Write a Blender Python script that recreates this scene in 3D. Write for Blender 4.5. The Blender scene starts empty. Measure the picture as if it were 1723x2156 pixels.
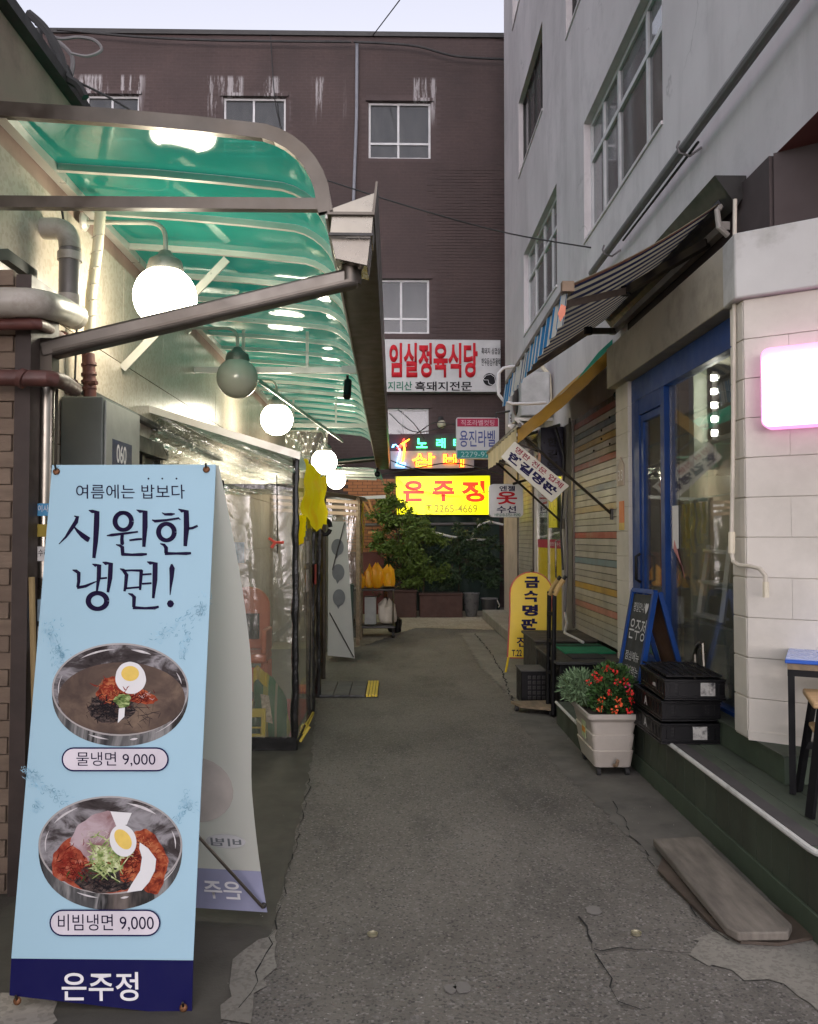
import bpy, math, random
from mathutils import Vector, Matrix
R = math.radians
random.seed(7)
S = bpy.context.scene
COL = S.collection

# ------------------------------------------------------------------ camera, sky, sun, exposure
cam_d = bpy.data.cameras.new('camera'); cam = bpy.data.objects.new('camera', cam_d); COL.objects.link(cam)
cam.location = (0, 0, 1.5); cam.rotation_euler = (R(91.76), 0, R(-1.05))
cam_d.sensor_fit = 'VERTICAL'; cam_d.sensor_height = 36; cam_d.lens = 28.8
cam_d.clip_start = .05; cam_d.clip_end = 400
S.camera = cam
W = bpy.data.worlds.new('World'); S.world = W; W.use_nodes = True
wn = W.node_tree.nodes; wl = W.node_tree.links
bg = wn['Background']; bg.inputs[1].default_value = .15
sky = wn.new('ShaderNodeTexSky'); sky.sky_type = 'NISHITA'; sky.sun_disc = False
sky.sun_elevation = R(2.5); sky.sun_rotation = R(180); sky.air_density = 1.0; sky.dust_density = 1.5; sky.ozone_density = 3.0
hsv = wn.new('ShaderNodeHueSaturation'); hsv.inputs['Saturation'].default_value = .16; hsv.inputs['Value'].default_value = .80
tint = wn.new('ShaderNodeMix'); tint.data_type = 'RGBA'; tint.blend_type = 'MULTIPLY'; tint.inputs[0].default_value = 1
tint.inputs[7].default_value = (1.0, .965, 1.045, 1)
wl.new(sky.outputs[0], hsv.inputs['Color']); wl.new(hsv.outputs[0], tint.inputs[6]); wl.new(tint.outputs[2], bg.inputs[0])
sun_d = bpy.data.lights.new('sun', 'SUN'); sun_d.energy = .12; sun_d.angle = R(40); sun_d.color = (1, .93, .95)
sun = bpy.data.objects.new('sun', sun_d); COL.objects.link(sun); sun.rotation_euler = (R(35), 0, 0); sun.location = (0, -5, 20)
S.view_settings.view_transform = 'Standard'; S.view_settings.look = 'None'
S.view_settings.gamma = 1; S.view_settings.use_curve_mapping = False
S.view_settings.exposure = 2.8
LAMP = 5.0        # radiance of the lit globes
S.render.engine = 'CYCLES'
S.cycles.use_denoising = True
S.cycles.max_bounces = 8; S.cycles.diffuse_bounces = 4; S.cycles.glossy_bounces = 4
S.cycles.transparent_max_bounces = 24; S.cycles.transmission_bounces = 6
S.cycles.sample_clamp_indirect = 6; S.cycles.caustics_reflective = False; S.cycles.caustics_refractive = False

# ------------------------------------------------------------------ where a sighted point stands, given its true depth
CM = Matrix.Rotation(R(-1.05), 3, 'Z') @ Matrix.Rotation(R(91.76), 3, 'X')
C0 = Vector((0, 0, 1.5))
def ray(px, py): return CM @ Vector(((px - 861.5) / 1725, (1078 - py) / 1725, -1))
def P(px, py, Y): d = ray(px, py); return C0 + d * (Y / d.y)
def PX(px, py, X): d = ray(px, py); return C0 + d * (X / d.x)
def PZ(px, py, Z=0): d = ray(px, py); return C0 + d * ((Z - 1.5) / d.z)
class Plane:
    def __init__(s, o, n): s.o = Vector(o); s.n = Vector(n).normalized()
    def at(s, px, py, off=0):
        d = ray(px, py); t = (s.o + s.n * off - C0).dot(s.n) / d.dot(s.n); return C0 + d * t
def PL(Y): return Plane((0, Y, 0), (0, -1, 0))

# ------------------------------------------------------------------ mesh builder
ORG = {}
def V(*a): return Vector(a)
class MB:
    def __init__(s): s.v = []; s.f = []; s.m = []; s.mi = 0
    def add(s, vs, fs):
        o = len(s.v); s.v += [Vector(p) for p in vs]; s.f += [tuple(i + o for i in f) for f in fs]; s.m += [s.mi] * len(fs); return s
    def box(s, lo, hi):
        (a, b, c), (d, e, f) = lo, hi
        return s.add([(a,b,c),(d,b,c),(d,e,c),(a,e,c),(a,b,f),(d,b,f),(d,e,f),(a,e,f)],
                     [(0,3,2,1),(4,5,6,7),(0,1,5,4),(1,2,6,5),(2,3,7,6),(3,0,4,7)])
    def obox(s, c, sz, M=None):
        M = M or Matrix.Identity(3); h = Vector(sz) / 2; c = Vector(c)
        vs = [c + M @ Vector((x*h.x, y*h.y, z*h.z)) for z in (-1,1) for x, y in ((-1,-1),(1,-1),(1,1),(-1,1))]
        return s.add(vs, [(0,3,2,1),(4,5,6,7),(0,1,5,4),(1,2,6,5),(2,3,7,6),(3,0,4,7)])
    def bar(s, a, b, w, h, up=(0,0,1)):
        a = Vector(a); b = Vector(b); d = (b - a); L = d.length; d.normalize(); u = Vector(up)
        x = d.cross(u); x = x.normalized() if x.length > 1e-4 else d.orthogonal().normalized(); z = x.cross(d)
        M = Matrix((x, d, z)).transposed(); return s.obox((a + b) / 2, (w, L, h), M)
    def tube(s, pts, r, n=10, cap=True, closed=False):
        pts = [Vector(p) for p in pts]; k = len(pts); rs = r if isinstance(r, (list, tuple)) else [r] * k
        ref = None; rings = []
        for i, p in enumerate(pts):
            if closed: t = pts[(i+1) % k] - pts[i-1]
            else: t = pts[min(i+1, k-1)] - pts[max(i-1, 0)]
            t.normalize()
            if ref is None: ref = t.orthogonal().normalized()
            ref = (ref - t * ref.dot(t)); ref = ref.normalized() if ref.length > 1e-5 else t.orthogonal().normalized()
            b = t.cross(ref); rings.append([p + (ref * math.cos(2*math.pi*j/n) + b * math.sin(2*math.pi*j/n)) * rs[i] for j in range(n)])
        vs = [q for rg in rings for q in rg]; fs = []
        for i in range(k if closed else k - 1):
            i2 = (i + 1) % k
            for j in range(n): j2 = (j + 1) % n; fs.append((i*n+j, i*n+j2, i2*n+j2, i2*n+j))
        if cap and not closed: fs.append(tuple(range(n))[::-1]); fs.append(tuple((k-1)*n + j for j in range(n)))
        return s.add(vs, fs)
    def lathe(s, prof, c=(0,0,0), n=24, M=None):
        c = Vector(c); M = M or Matrix.Identity(3); vs = []; fs = []
        for r, z in prof:
            for j in range(n): a = 2*math.pi*j/n; vs.append(c + M @ Vector((r*math.cos(a), r*math.sin(a), z)))
        for i in range(len(prof) - 1):
            for j in range(n): j2 = (j+1) % n; fs.append((i*n+j, i*n+j2, (i+1)*n+j2, (i+1)*n+j))
        fs.append(tuple(range(n))[::-1]); fs.append(tuple((len(prof)-1)*n + j for j in range(n)))
        return s.add(vs, fs)
    def sphere(s, c, r, n=24, m=14, sc=(1,1,1)):
        c = Vector(c); vs = [c + V(0,0,-r*sc[2])]; fs = []
        for i in range(1, m):
            t = math.pi * i / m
            for j in range(n):
                a = 2*math.pi*j/n; vs.append(c + V(r*sc[0]*math.sin(t)*math.cos(a), r*sc[1]*math.sin(t)*math.sin(a), -r*sc[2]*math.cos(t)))
        vs.append(c + V(0,0,r*sc[2]))
        for j in range(n): fs.append((0, 1+(j+1)%n, 1+j)); 
        for i in range(m-2):
            for j in range(n): a = 1+i*n; fs.append((a+j, a+(j+1)%n, a+n+(j+1)%n, a+n+j))
        a = 1+(m-2)*n
        for j in range(n): fs.append((a+j, a+(j+1)%n, len(vs)-1))
        return s.add(vs, fs)
    def grid(s, fn, nu, nv):
        vs = [fn(i/nu, j/nv) for j in range(nv+1) for i in range(nu+1)]
        return s.add(vs, [(j*(nu+1)+i, j*(nu+1)+i+1, (j+1)*(nu+1)+i+1, (j+1)*(nu+1)+i) for j in range(nv) for i in range(nu)])
    def poly(s, pts): return s.add(pts, [tuple(range(len(pts)))])
    def prism(s, pts, d):
        n = len(pts); d = Vector(d); pts = [Vector(p) for p in pts]
        return s.add(pts + [p + d for p in pts], [tuple(range(n)), tuple(range(2*n-1, n-1, -1))] + [((i+1)%n, i, n+i, n+(i+1)%n) for i in range(n)])
    def mesh(s, name, mats, org=None, smooth=True, ang=32):
        org = Vector(org or (0,0,0)); me = bpy.data.meshes.new(name)
        me.from_pydata([p - org for p in s.v], [], s.f)
        for m in (mats if isinstance(mats, (list, tuple)) else [mats]): me.materials.append(m)
        me.polygons.foreach_set('material_index', s.m)
        if smooth: me.shade_smooth(); me.set_sharp_from_angle(angle=R(ang))
        me.update(); return me
    def build(s, name, mats, parent=None, bev=0, org=None, local=False, **k):
        if parent is not None: o0 = Vector((0,0,0)) if local else ORG.get(parent, Vector((0,0,0)))
        elif org is not None: o0 = Vector(org)
        else:
            xs = [p.x for p in s.v]; ys = [p.y for p in s.v]; o0 = V((min(xs)+max(xs))/2, (min(ys)+max(ys))/2, min(p.z for p in s.v))
        me = s.mesh(name, mats, o0, **k)
        o = bpy.data.objects.new(name, me); COL.objects.link(o)
        if parent is not None: o.parent = parent
        else: o.location = o0
        ORG[o] = o0
        if bev:
            b = o.modifiers.new('bevel', 'BEVEL'); b.width = bev; b.segments = 2; b.limit_method = 'ANGLE'; b.angle_limit = R(40)
        return o
def tag(o, label=None, cat=None, group=None, kind=None):
    if label: o['label'] = label
    if cat: o['category'] = cat
    if group: o['group'] = group
    if kind: o['kind'] = kind
    return o
def thing(name, label, cat, loc=(0,0,0), group=None, rot=0, local=False):
    o = bpy.data.objects.new(name, None); COL.objects.link(o); o.location = loc; o.rotation_euler = (0, 0, rot)
    o.empty_display_size = .1; ORG[o] = V(0,0,0) if local else Vector(loc); return tag(o, label, cat, group)
def inst(name, me, parent, pos, rot=None, sc=None):
    o = bpy.data.objects.new(name, me); COL.objects.link(o); o.parent = parent
    o.location = Vector(pos) - ORG.get(parent, V(0,0,0))
    if rot: o.rotation_euler = rot
    if sc: o.scale = sc
    return o
def B(lo, hi): return MB().box(lo, hi)

# ------------------------------------------------------------------ materials
def hexc(h):
    h = h.lstrip('#'); c = [int(h[i:i+2], 16) / 255 for i in (0, 2, 4)]
    return tuple(((x + .055) / 1.055) ** 2.4 if x > .04045 else x / 12.92 for x in c)
class NT:
    def __init__(s, m): m.use_nodes = True; s.t = m.node_tree; s.n = s.t.nodes; s.l = s.t.links; s.b = s.n['Principled BSDF']; s.out = s.n['Material Output']; s.pos = s.n.new('ShaderNodeNewGeometry').outputs['Position']
    def link(s, a, b): s.l.new(a, b)
    def noise(s, scale, detail=4, rough=.55, stretch=None, dist=0):
        n = s.n.new('ShaderNodeTexNoise'); n.inputs['Scale'].default_value = scale; n.inputs['Detail'].default_value = detail; n.inputs['Roughness'].default_value = rough; n.inputs['Distortion'].default_value = dist
        if stretch:
            mp = s.n.new('ShaderNodeMapping'); mp.inputs['Scale'].default_value = stretch; s.link(s.pos, mp.inputs['Vector']); s.link(mp.outputs[0], n.inputs['Vector'])
        else: s.link(s.pos, n.inputs['Vector'])
        return n.outputs['Fac']
    def voro(s, scale, feature='F1', out='Distance'):
        n = s.n.new('ShaderNodeTexVoronoi'); n.feature = feature; n.inputs['Scale'].default_value = scale; s.link(s.pos, n.inputs['Vector']); return n.outputs[out]
    def ramp(s, fac, stops):
        n = s.n.new('ShaderNodeValToRGB'); e = n.color_ramp.elements
        while len(e) < len(stops): e.new(.5)
        for i, (p, c) in enumerate(stops): e[i].position = p; e[i].color = (*c, 1) if not isinstance(c, (int, float)) else (c, c, c, 1)
        s.link(fac, n.inputs[0]); return n.outputs[0]
    def mix(s, fac, a, b, mode='MIX'):
        n = s.n.new('ShaderNodeMix'); n.data_type = 'RGBA'; n.blend_type = mode
        for x, i in ((fac, 0), (a, 6), (b, 7)):
            if isinstance(x, (int, float)): n.inputs[i].default_value = x if i == 0 else (x, x, x, 1)
            elif isinstance(x, tuple): n.inputs[i].default_value = (*x[:3], 1)
            else: s.link(x, n.inputs[i])
        return n.outputs[2]
    def bump(s, h, st=.3, dist=.01, prev=None):
        n = s.n.new('ShaderNodeBump'); n.inputs['Strength'].default_value = st; n.inputs['Distance'].default_value = dist; s.link(h, n.inputs['Height'])
        if prev: s.link(prev, n.inputs['Normal'])
        s.link(n.outputs[0], s.b.inputs['Normal']); return n.outputs[0]
def mul(c, k): return tuple(x * k for x in c)
def mat(name, col, rough=.6, metal=0, var=.15, scale=6, bump=0, bscale=60, emit=None, es=0, spec=.5, dirt=None, damt=.5, dscale=2.5, stretch=None, coat=0, trans=0, subs=0, alpha=1):
    if isinstance(col, str): col = hexc(col)
    m = bpy.data.materials.new(name); t = NT(m); b = t.b
    b.inputs['Roughness'].default_value = rough; b.inputs['Metallic'].default_value = metal; b.inputs['Specular IOR Level'].default_value = spec
    b.inputs['Coat Weight'].default_value = coat; b.inputs['Transmission Weight'].default_value = trans; b.inputs['Alpha'].default_value = alpha
    if subs: b.inputs['Subsurface Weight'].default_value = subs; b.inputs['Subsurface Scale'].default_value = .03
    f = t.noise(scale, 5, .6, stretch)
    c = t.mix(t.ramp(f, [(.3, 0), (.7, 1)]), mul(col, 1 - var), mul(col, 1 + var * .7))
    if dirt:
        if isinstance(dirt, str): dirt = hexc(dirt)
        g = t.ramp(t.noise(dscale, 6, .65, stretch), [(.48, 0), (.68, damt)])
        c = t.mix(g, c, dirt)
    t.link(c, b.inputs['Base Color'])
    rr = t.ramp(t.noise(scale * 2.3, 3), [(.3, max(0, rough - .08)), (.7, min(1, rough + .1))]); t.link(rr, b.inputs['Roughness'])
    if bump: t.bump(t.noise(bscale, 4, .6, stretch), bump, .004)
    if es:
        e = emit if emit is not None else col
        if isinstance(e, str): e = hexc(e)
        b.inputs['Emission Color'].default_value = (*e, 1); b.inputs['Emission Strength'].default_value = es
    return m
M = {}
def asphalt():
    m = bpy.data.materials.new('asphalt'); t = NT(m)
    big = t.noise(.7, 5, .6); base = t.mix(t.ramp(big, [(.38, 0), (.62, 1)]), (.108, .099, .085), (.158, .146, .125))
    st = t.ramp(t.noise(1.9, 6, .7, (1, .35, 1)), [(.50, 0), (.68, .7)]); base = t.mix(st, base, (.055, .051, .046))
    v = t.voro(120, out='Color'); sp = t.n.new('ShaderNodeSeparateColor'); t.link(v, sp.inputs[0])
    base = t.mix(t.ramp(sp.outputs[0], [(.84, 0), (.97, .6)]), base, (.26, .245, .225))
    base = t.mix(t.ramp(sp.outputs[1], [(.80, 0), (.95, .65)]), base, (.025, .024, .023))
    v2 = t.voro(45, out='Color'); sp2 = t.n.new('ShaderNodeSeparateColor'); t.link(v2, sp2.inputs[0])
    base = t.mix(t.ramp(sp2.outputs[0], [(.93, 0), (.99, .35)]), base, (.20, .19, .175))
    spots = t.ramp(t.noise(6, 2, .4), [(.70, 0), (.73, .5)]); base = t.mix(spots, base, (.16, .15, .14))
    t.link(base, t.b.inputs['Base Color']); t.b.inputs['Roughness'].default_value = .75
    n1 = t.bump(t.voro(120), .55, .004); t.bump(t.noise(7, 6, .7), .35, .02, n1); return m
M['asphalt'] = asphalt()
def speck(name, c1, c2, c3, scale, rough, bump=.1, stain=None, amt=.5):
    m = bpy.data.materials.new(name); t = NT(m)
    base = t.mix(t.ramp(t.noise(1.3, 5), [(.35, 0), (.65, 1)]), c1, c2)
    v = t.voro(scale, out='Color'); sp = t.n.new('ShaderNodeSeparateColor'); t.link(v, sp.inputs[0])
    base = t.mix(t.ramp(sp.outputs[0], [(.55, 0), (.8, .55)]), base, c3)
    if stain: base = t.mix(t.ramp(t.noise(2.2, 6, .7, (3, 3, .4)), [(.5, 0), (.75, amt)]), base, stain)
    t.link(base, t.b.inputs['Base Color']); t.b.inputs['Roughness'].default_value = rough; t.bump(t.noise(scale * .6), bump, .003); return m
M['granite'] = speck('cream_granite', (.50, .43, .35), (.57, .49, .40), (.42, .35, .27), 60, .27, .06, (.25, .21, .15), .35)
M['concrete'] = speck('worn_concrete', (.17, .16, .135), (.25, .235, .20), (.13, .12, .10), 90, .85, .4, (.09, .085, .075), .5)
M['concrete_lt'] = speck('pale_concrete', (.26, .24, .20), (.36, .33, .28), (.2, .18, .15), 70, .85, .4, (.12, .11, .09), .5)
def stucco(name, c, streak, dark=.55, bumpv=.15):
    m = bpy.data.materials.new(name); t = NT(m)
    base = t.mix(t.ramp(t.noise(.5, 5, .6), [(.35, 0), (.65, 1)]), mul(c, .86), mul(c, 1.06))
    s1 = t.ramp(t.noise(1.6, 6, .7, (1, 1, .22)), [(.47, 0), (.72, .5)]); base = t.mix(s1, base, mul(c, dark))
    s2 = t.ramp(t.noise(1.2, 7, .75), [(.52, 0), (.66, .4)]); base = t.mix(s2, base, streak)
    mus = t.n.new('ShaderNodeTexVoronoi'); mus.feature = 'DISTANCE_TO_EDGE'; mus.inputs['Scale'].default_value = .55
    mp = t.n.new('ShaderNodeVectorMath'); nz = t.n.new('ShaderNodeTexNoise'); nz.inputs['Scale'].default_value = 1.6; nz.inputs['Detail'].default_value = 6
    t.link(t.pos, nz.inputs['Vector']); t.link(t.pos, mp.inputs[0]); t.link(nz.outputs['Color'], mp.inputs[1]); t.link(mp.outputs[0], mus.inputs['Vector'])
    cr = t.ramp(mus.outputs['Distance'], [(.0, .5), (.006, 0)]); gate = t.ramp(t.noise(.9, 2), [(.55, 0), (.62, 1)])
    cr = t.mix(1.0, cr, gate, 'MULTIPLY'); base = t.mix(cr, base, mul(c, .3))
    t.link(base, t.b.inputs['Base Color']); t.b.inputs['Roughness'].default_value = .85; t.bump(t.noise(45, 5, .6), bumpv, .003); return m
M['facade'] = stucco('grey_painted_render', (.64, .60, .60), (.40, .375, .38))
M['leftwall'] = stucco('old_beige_render', (.40, .29, .23), (.10, .09, .08), .4)
M['blockwhite'] = mat('white_painted_block', (.62, .585, .52), .75, var=.08, scale=2, bump=.25, bscale=70, dirt=(.36, .34, .29), damt=.4, dscale=1.6)
M['joint'] = mat('block_joint', (.54, .51, .45), .9)
M['cream'] = mat('cream_painted_fascia', (.42, .38, .30), .7, var=.12, scale=2, dirt=(.16, .14, .11), damt=.6, dscale=2.2, bump=.1)
M['greyfascia'] = mat('weathered_grey_fascia', (.52, .52, .50), .75, var=.1, scale=2, dirt=(.22, .21, .18), damt=.6, dscale=2.8, bump=.12)
M['darkwall'] = mat('dark_brown_soffit_wall', (.060, .045, .043), .8, var=.25, scale=1.5)
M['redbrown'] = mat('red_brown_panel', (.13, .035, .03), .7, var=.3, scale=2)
def brickm(name, c, drips=True):
    m = bpy.data.materials.new(name); t = NT(m)
    base = t.mix(t.ramp(t.noise(1.1, 6, .65), [(.32, 0), (.68, 1)]), mul(c, .74), mul(c, 1.15))
    base = t.mix(t.ramp(t.noise(14, 3), [(.45, 0), (.7, .4)]), base, mul(c, .6))
    if drips:
        d = t.ramp(t.noise(6.5, 6, .75, (1.6, 1, .10)), [(.50, 0), (.57, 1)])
        sx = t.n.new('ShaderNodeSeparateXYZ'); t.link(t.pos, sx.inputs[0])
        band = t.ramp(t.mix(0.0, sx.outputs[2], 0.0), [(0, 0), (1, 1)])
        mr = t.n.new('ShaderNodeMapRange'); mr.inputs[1].default_value = 10.35; mr.inputs[2].default_value = 10.9; t.link(sx.outputs[2], mr.inputs[0])
        mr2 = t.n.new('ShaderNodeMapRange'); mr2.inputs[1].default_value = 11.5; mr2.inputs[2].default_value = 11.42; t.link(sx.outputs[2], mr2.inputs[0])
        mm = t.n.new('ShaderNodeMath'); mm.operation = 'MULTIPLY'; t.link(mr.outputs[0], mm.inputs[0]); t.link(mr2.outputs[0], mm.inputs[1])
        gate = t.ramp(t.noise(1.3, 2, .5, (1, 1, .05)), [(.52, 0), (.57, 1)])
        f = t.mix(1.0, d, gate, 'MULTIPLY'); f = t.mix(1.0, f, mm.outputs[0], 'MULTIPLY'); base = t.mix(f, base, (.34, .32, .32))
    t.link(base, t.b.inputs['Base Color']); t.b.inputs['Roughness'].default_value = .7; t.bump(t.noise(60), .15, .003); return m
M['brick'] = brickm('brown_painted_brick', (.056, .033, .029)); M['mortar'] = brickm('brown_mortar', (.068, .043, .040))
M['orangebrick'] = brickm('orange_brick', (.50, .20, .08), False)  # colour boosted to carry the warm lamplight on this wall
M['oldbrick'] = mat('rough_old_brick', (.22, .165, .12), .9, var=.25, scale=5, bump=.8, bscale=25, stretch=(1, 1, 3), dirt=(.09, .06, .05), damt=.6)
M['steel'] = mat('stainless_steel', (.27, .25, .21), .30, 1, var=.15, scale=3, bump=.05, bscale=30)
M['steeld'] = mat('dull_dark_steel', (.115, .103, .088), .36, 1, var=.2, scale=4, dirt=(.10, .08, .06), damt=.4)
M['alu'] = mat('painted_aluminium', (.55, .53, .48), .35, .3, var=.1, scale=4, dirt=(.3, .27, .22), damt=.3)
M['whitemetal'] = mat('white_window_metal', (.62, .62, .62), .45, 0, var=.06, dirt=(.3, .3, .3), damt=.3)
M['darkmetal'] = mat('dark_bronze_metal', (.035, .033, .031), .4, .3, var=.2)
M['black'] = mat('black_plastic', (.007, .007, .008), .42, var=.3, scale=9, spec=.22)
M['blackrub'] = mat('black_rubber', (.02, .02, .02), .8, var=.3)
M['pvc'] = mat('grey_pvc', (.40, .37, .32), .4, 0, var=.15, scale=5, dirt=(.13, .10, .07), damt=.75, dscale=5)
M['pvcdark'] = mat('soot_dark_pvc', (.12, .11, .10), .4, 0, var=.3, scale=5)
M['rust'] = mat('red_oxide_pipe', (.12, .04, .032), .5, 0, var=.3, scale=12, dirt=(.05, .03, .025), damt=.6, bump=.3, bscale=40)
M['wrap'] = mat('cream_wrapped_pipe', (.60, .55, .42), .55, 0, var=.12, bump=.2)
M['greybox'] = mat('grey_green_enamel', (.125, .14, .13), .45, 0, var=.08, scale=2, dirt=(.07, .07, .06), damt=.25)
M['greydoor'] = mat('lighter_grey_enamel', (.30, .31, .29), .4, 0, var=.08, dirt=(.15, .15, .13), damt=.3)
M['white'] = mat('white_print', (.72, .71, .72), .5, var=.03, spec=.12)
M['navy'] = mat('navy_ink', (.012, .010, .06), .5, var=.05, spec=.12)
M['redink'] = mat('red_ink', (.50, .02, .03), .5, var=.08, spec=.12)
M['crimson'] = mat('crimson_ink', (.35, .03, .07), .5, var=.05, spec=.12)
M['greenink'] = mat('green_ink', (.03, .16, .10), .5, spec=.12)
M['teal'] = mat('teal_ink', (.03, .22, .20), .5, var=.08, spec=.12)
M['blackink'] = mat('black_ink', (.015, .015, .017), .5, spec=.12)
M['greyink'] = mat('grey_ink', (.14, .15, .16), .6, spec=.12)
M['signwhite'] = mat('dirty_white_sign', (.50, .50, .50), .5, var=.08, scale=3, dirt=(.33, .33, .32), damt=.4)
M['yellowsign'] = mat('yellow_sign_board', (.85, .60, .03), .4, var=.08, scale=3, dirt=(.7, .45, .03), damt=.3)
M['wood'] = mat('weathered_wood', (.24, .18, .115), .8, var=.3, scale=4, bump=.35, bscale=30, stretch=(6, 1, 6), dirt=(.10, .08, .055), damt=.5, dscale=1.5)
M['woodgrey'] = mat('grey_worn_plank', (.165, .145, .120), .85, var=.3, scale=5, bump=.3, bscale=30, stretch=(5, 1, 1), dirt=(.07, .06, .05), damt=.6, dscale=1.5)
M['woodlt'] = mat('light_stool_wood', (.46, .30, .15), .55, var=.2, scale=5, stretch=(1, 7, 1), bump=.1)
M['greendeck'] = mat('dark_green_deck_paint', (.050, .064, .043), .72, var=.22, scale=3, bump=.3, bscale=18, stretch=(1, 1, .25), dirt=(.032, .030, .022), damt=.6, dscale=2)
M['greentop'] = mat('worn_green_deck_top', (.062, .078, .055), .72, var=.25, scale=3, bump=.25, bscale=15, stretch=(3, .6, 1), dirt=(.035, .033, .028), damt=.65, dscale=2.2)
M['greenboard'] = mat('green_kick_board', (.058, .082, .053), .65, var=.12, scale=3, dirt=(.03, .035, .025), damt=.3)
M['trim'] = mat('scuffed_white_nosing', (.60, .60, .57), .5, var=.15, scale=8, dirt=(.2, .2, .18), damt=.6, dscale=8)
M['blue'] = mat('blue_painted_frame', (.010, .050, .21), .4, var=.18, scale=4, dirt=(.01, .025, .08), damt=.3, spec=.25)
M['bluetop'] = mat('bright_blue_edge', (.02, .10, .48), .35, var=.1)
M['planter'] = mat('stone_coloured_plastic', (.46, .42, .37), .5, var=.06, scale=3, dirt=(.3, .26, .21), damt=.3)
M['soil'] = mat('soil', (.03, .02, .015), .95)
M['redplastic'] = mat('faded_orange_plastic', (.62, .15, .07), .45, var=.08)
M['yellowcrate'] = mat('yellow_plastic', (.68, .50, .03), .45, var=.1)
M['orangebag'] = mat('orange_bag_plastic', (.92, .50, .02), .4, var=.12, bump=.6, bscale=18, subs=.2)
M['yellowcloth'] = mat('yellow_vinyl', (.86, .66, .02), .35, var=.1, bump=.4, bscale=14)
M['amber'] = mat('amber_canvas', (.36, .20, .015), .65, var=.2, scale=3, dirt=(.16, .09, .01), damt=.4, bump=.1)
M['creamcanvas'] = mat('cream_canvas', (.55, .46, .27), .75, var=.15, dirt=(.25, .2, .1), damt=.4)
M['greencanvas'] = mat('green_canvas', (.03, .30, .20), .7, var=.1)
M['matgreen'] = mat('green_mat', (.01, .20, .09), .9, var=.2, bump=.8, bscale=200)
M['rubbermat'] = mat('grey_rubber_mat', (.10, .10, .10), .8, var=.2, bump=.5, bscale=90)
M['olive'] = mat('dark_green_tarpaulin', (.016, .04, .030), .6, var=.3, scale=2, bump=.4, bscale=4)
M['terra'] = mat('brown_planter_box', (.07, .035, .028), .8, var=.2)
M['leaf'] = mat('fresh_leaf', (.080, .130, .018), .55, var=.45, scale=7, subs=0)
M['leaf2'] = mat('dark_leaf', (.030, .060, .022), .5, var=.4, scale=6)
M['leafgrey'] = mat('silvery_leaf', (.16, .25, .13), .6, var=.3, scale=20)
M['leafflower'] = mat('begonia_leaf', (.045, .11, .025), .6, var=.55, scale=20)
M['petal'] = mat('red_petal', (.65, .02, .02), .5, var=.2, scale=20)
M['petal2'] = mat('orange_petal', (.75, .10, .03), .5, var=.2, scale=20)
M['bark'] = mat('bark', (.06, .045, .03), .9, var=.3)
M['slate'] = mat('chalkboard', (.022, .026, .028), .7, var=.3, scale=5, dirt=(.07, .075, .08), damt=.5, dscale=7)
M['chalk'] = mat('chalk', (.55, .55, .55), .9)
M['interior'] = mat('shop_interior_wall', (.42, .41, .33), .8, var=.2, scale=1.2)
M['interiord'] = mat('shop_interior_dark', (.035, .045, .047), .6, var=.2)
M['clothpink'] = mat('pink_curtain', (.40, .20, .16), .8, var=.2)
M['cable'] = mat('black_cable', (.02, .02, .02), .6)
M['cablegrey'] = mat('grey_cable', (.17, .16, .16), .6)
M['orangehose'] = mat('orange_conduit', (.62, .30, .12), .5)
M['purplish'] = mat('banner_reverse_ink', (.10, .10, .22), .6)

def emis(name, col, st):
    m = bpy.data.materials.new(name); m.use_nodes = True; n = m.node_tree.nodes; b = n['Principled BSDF']
    b.inputs['Base Color'].default_value = (*[min(x, .8) for x in col], 1); b.inputs['Emission Color'].default_value = (*col, 1); b.inputs['Emission Strength'].default_value = st; b.inputs['Roughness'].default_value = .3; return m
M['globe'] = emis('lit_opal_globe', (1.0, .92, .73), LAMP)
M['globeoff'] = mat('unlit_opal_globe', (.50, .49, .42), .15, 0, var=.03, spec=.7)
M['pinksign'] = emis('lit_white_sign', (1.0, .94, .96), 2.2)
M['pinkrim'] = emis('lit_pink_rim', (1.0, .35, .72), .16)
M['ysignlit'] = emis('lit_yellow_sign', (1.0, .93, .0), .26)
M['ysignhot'] = emis('lit_yellow_sign_core', (1.0, .95, .25), .75)
M['redlit'] = emis('lit_red_letter', (1.0, .02, .0), .22)
M['olivelit'] = emis('lit_olive_letter', (.30, .24, .0), .12)
M['neony'] = emis('yellow_neon', (1.0, .42, .02), 1.1)
M['neonr'] = emis('red_neon', (1.0, .03, .02), 1.6)
M['neong'] = emis('green_neon', (.05, 1.0, .25), 1.3)
M['neonb'] = emis('blue_neon', (.15, .55, 1.0), 1.4)
def fixfr(t, fr, ior):   # same reflectance on the front and the back face of a thin pane
    g = t.n.new('ShaderNodeNewGeometry'); mr = t.n.new('ShaderNodeMapRange'); mr.inputs[3].default_value = ior; mr.inputs[4].default_value = 1/ior
    t.link(g.outputs['Backfacing'], mr.inputs[0]); t.link(mr.outputs[0], fr.inputs[0])
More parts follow.
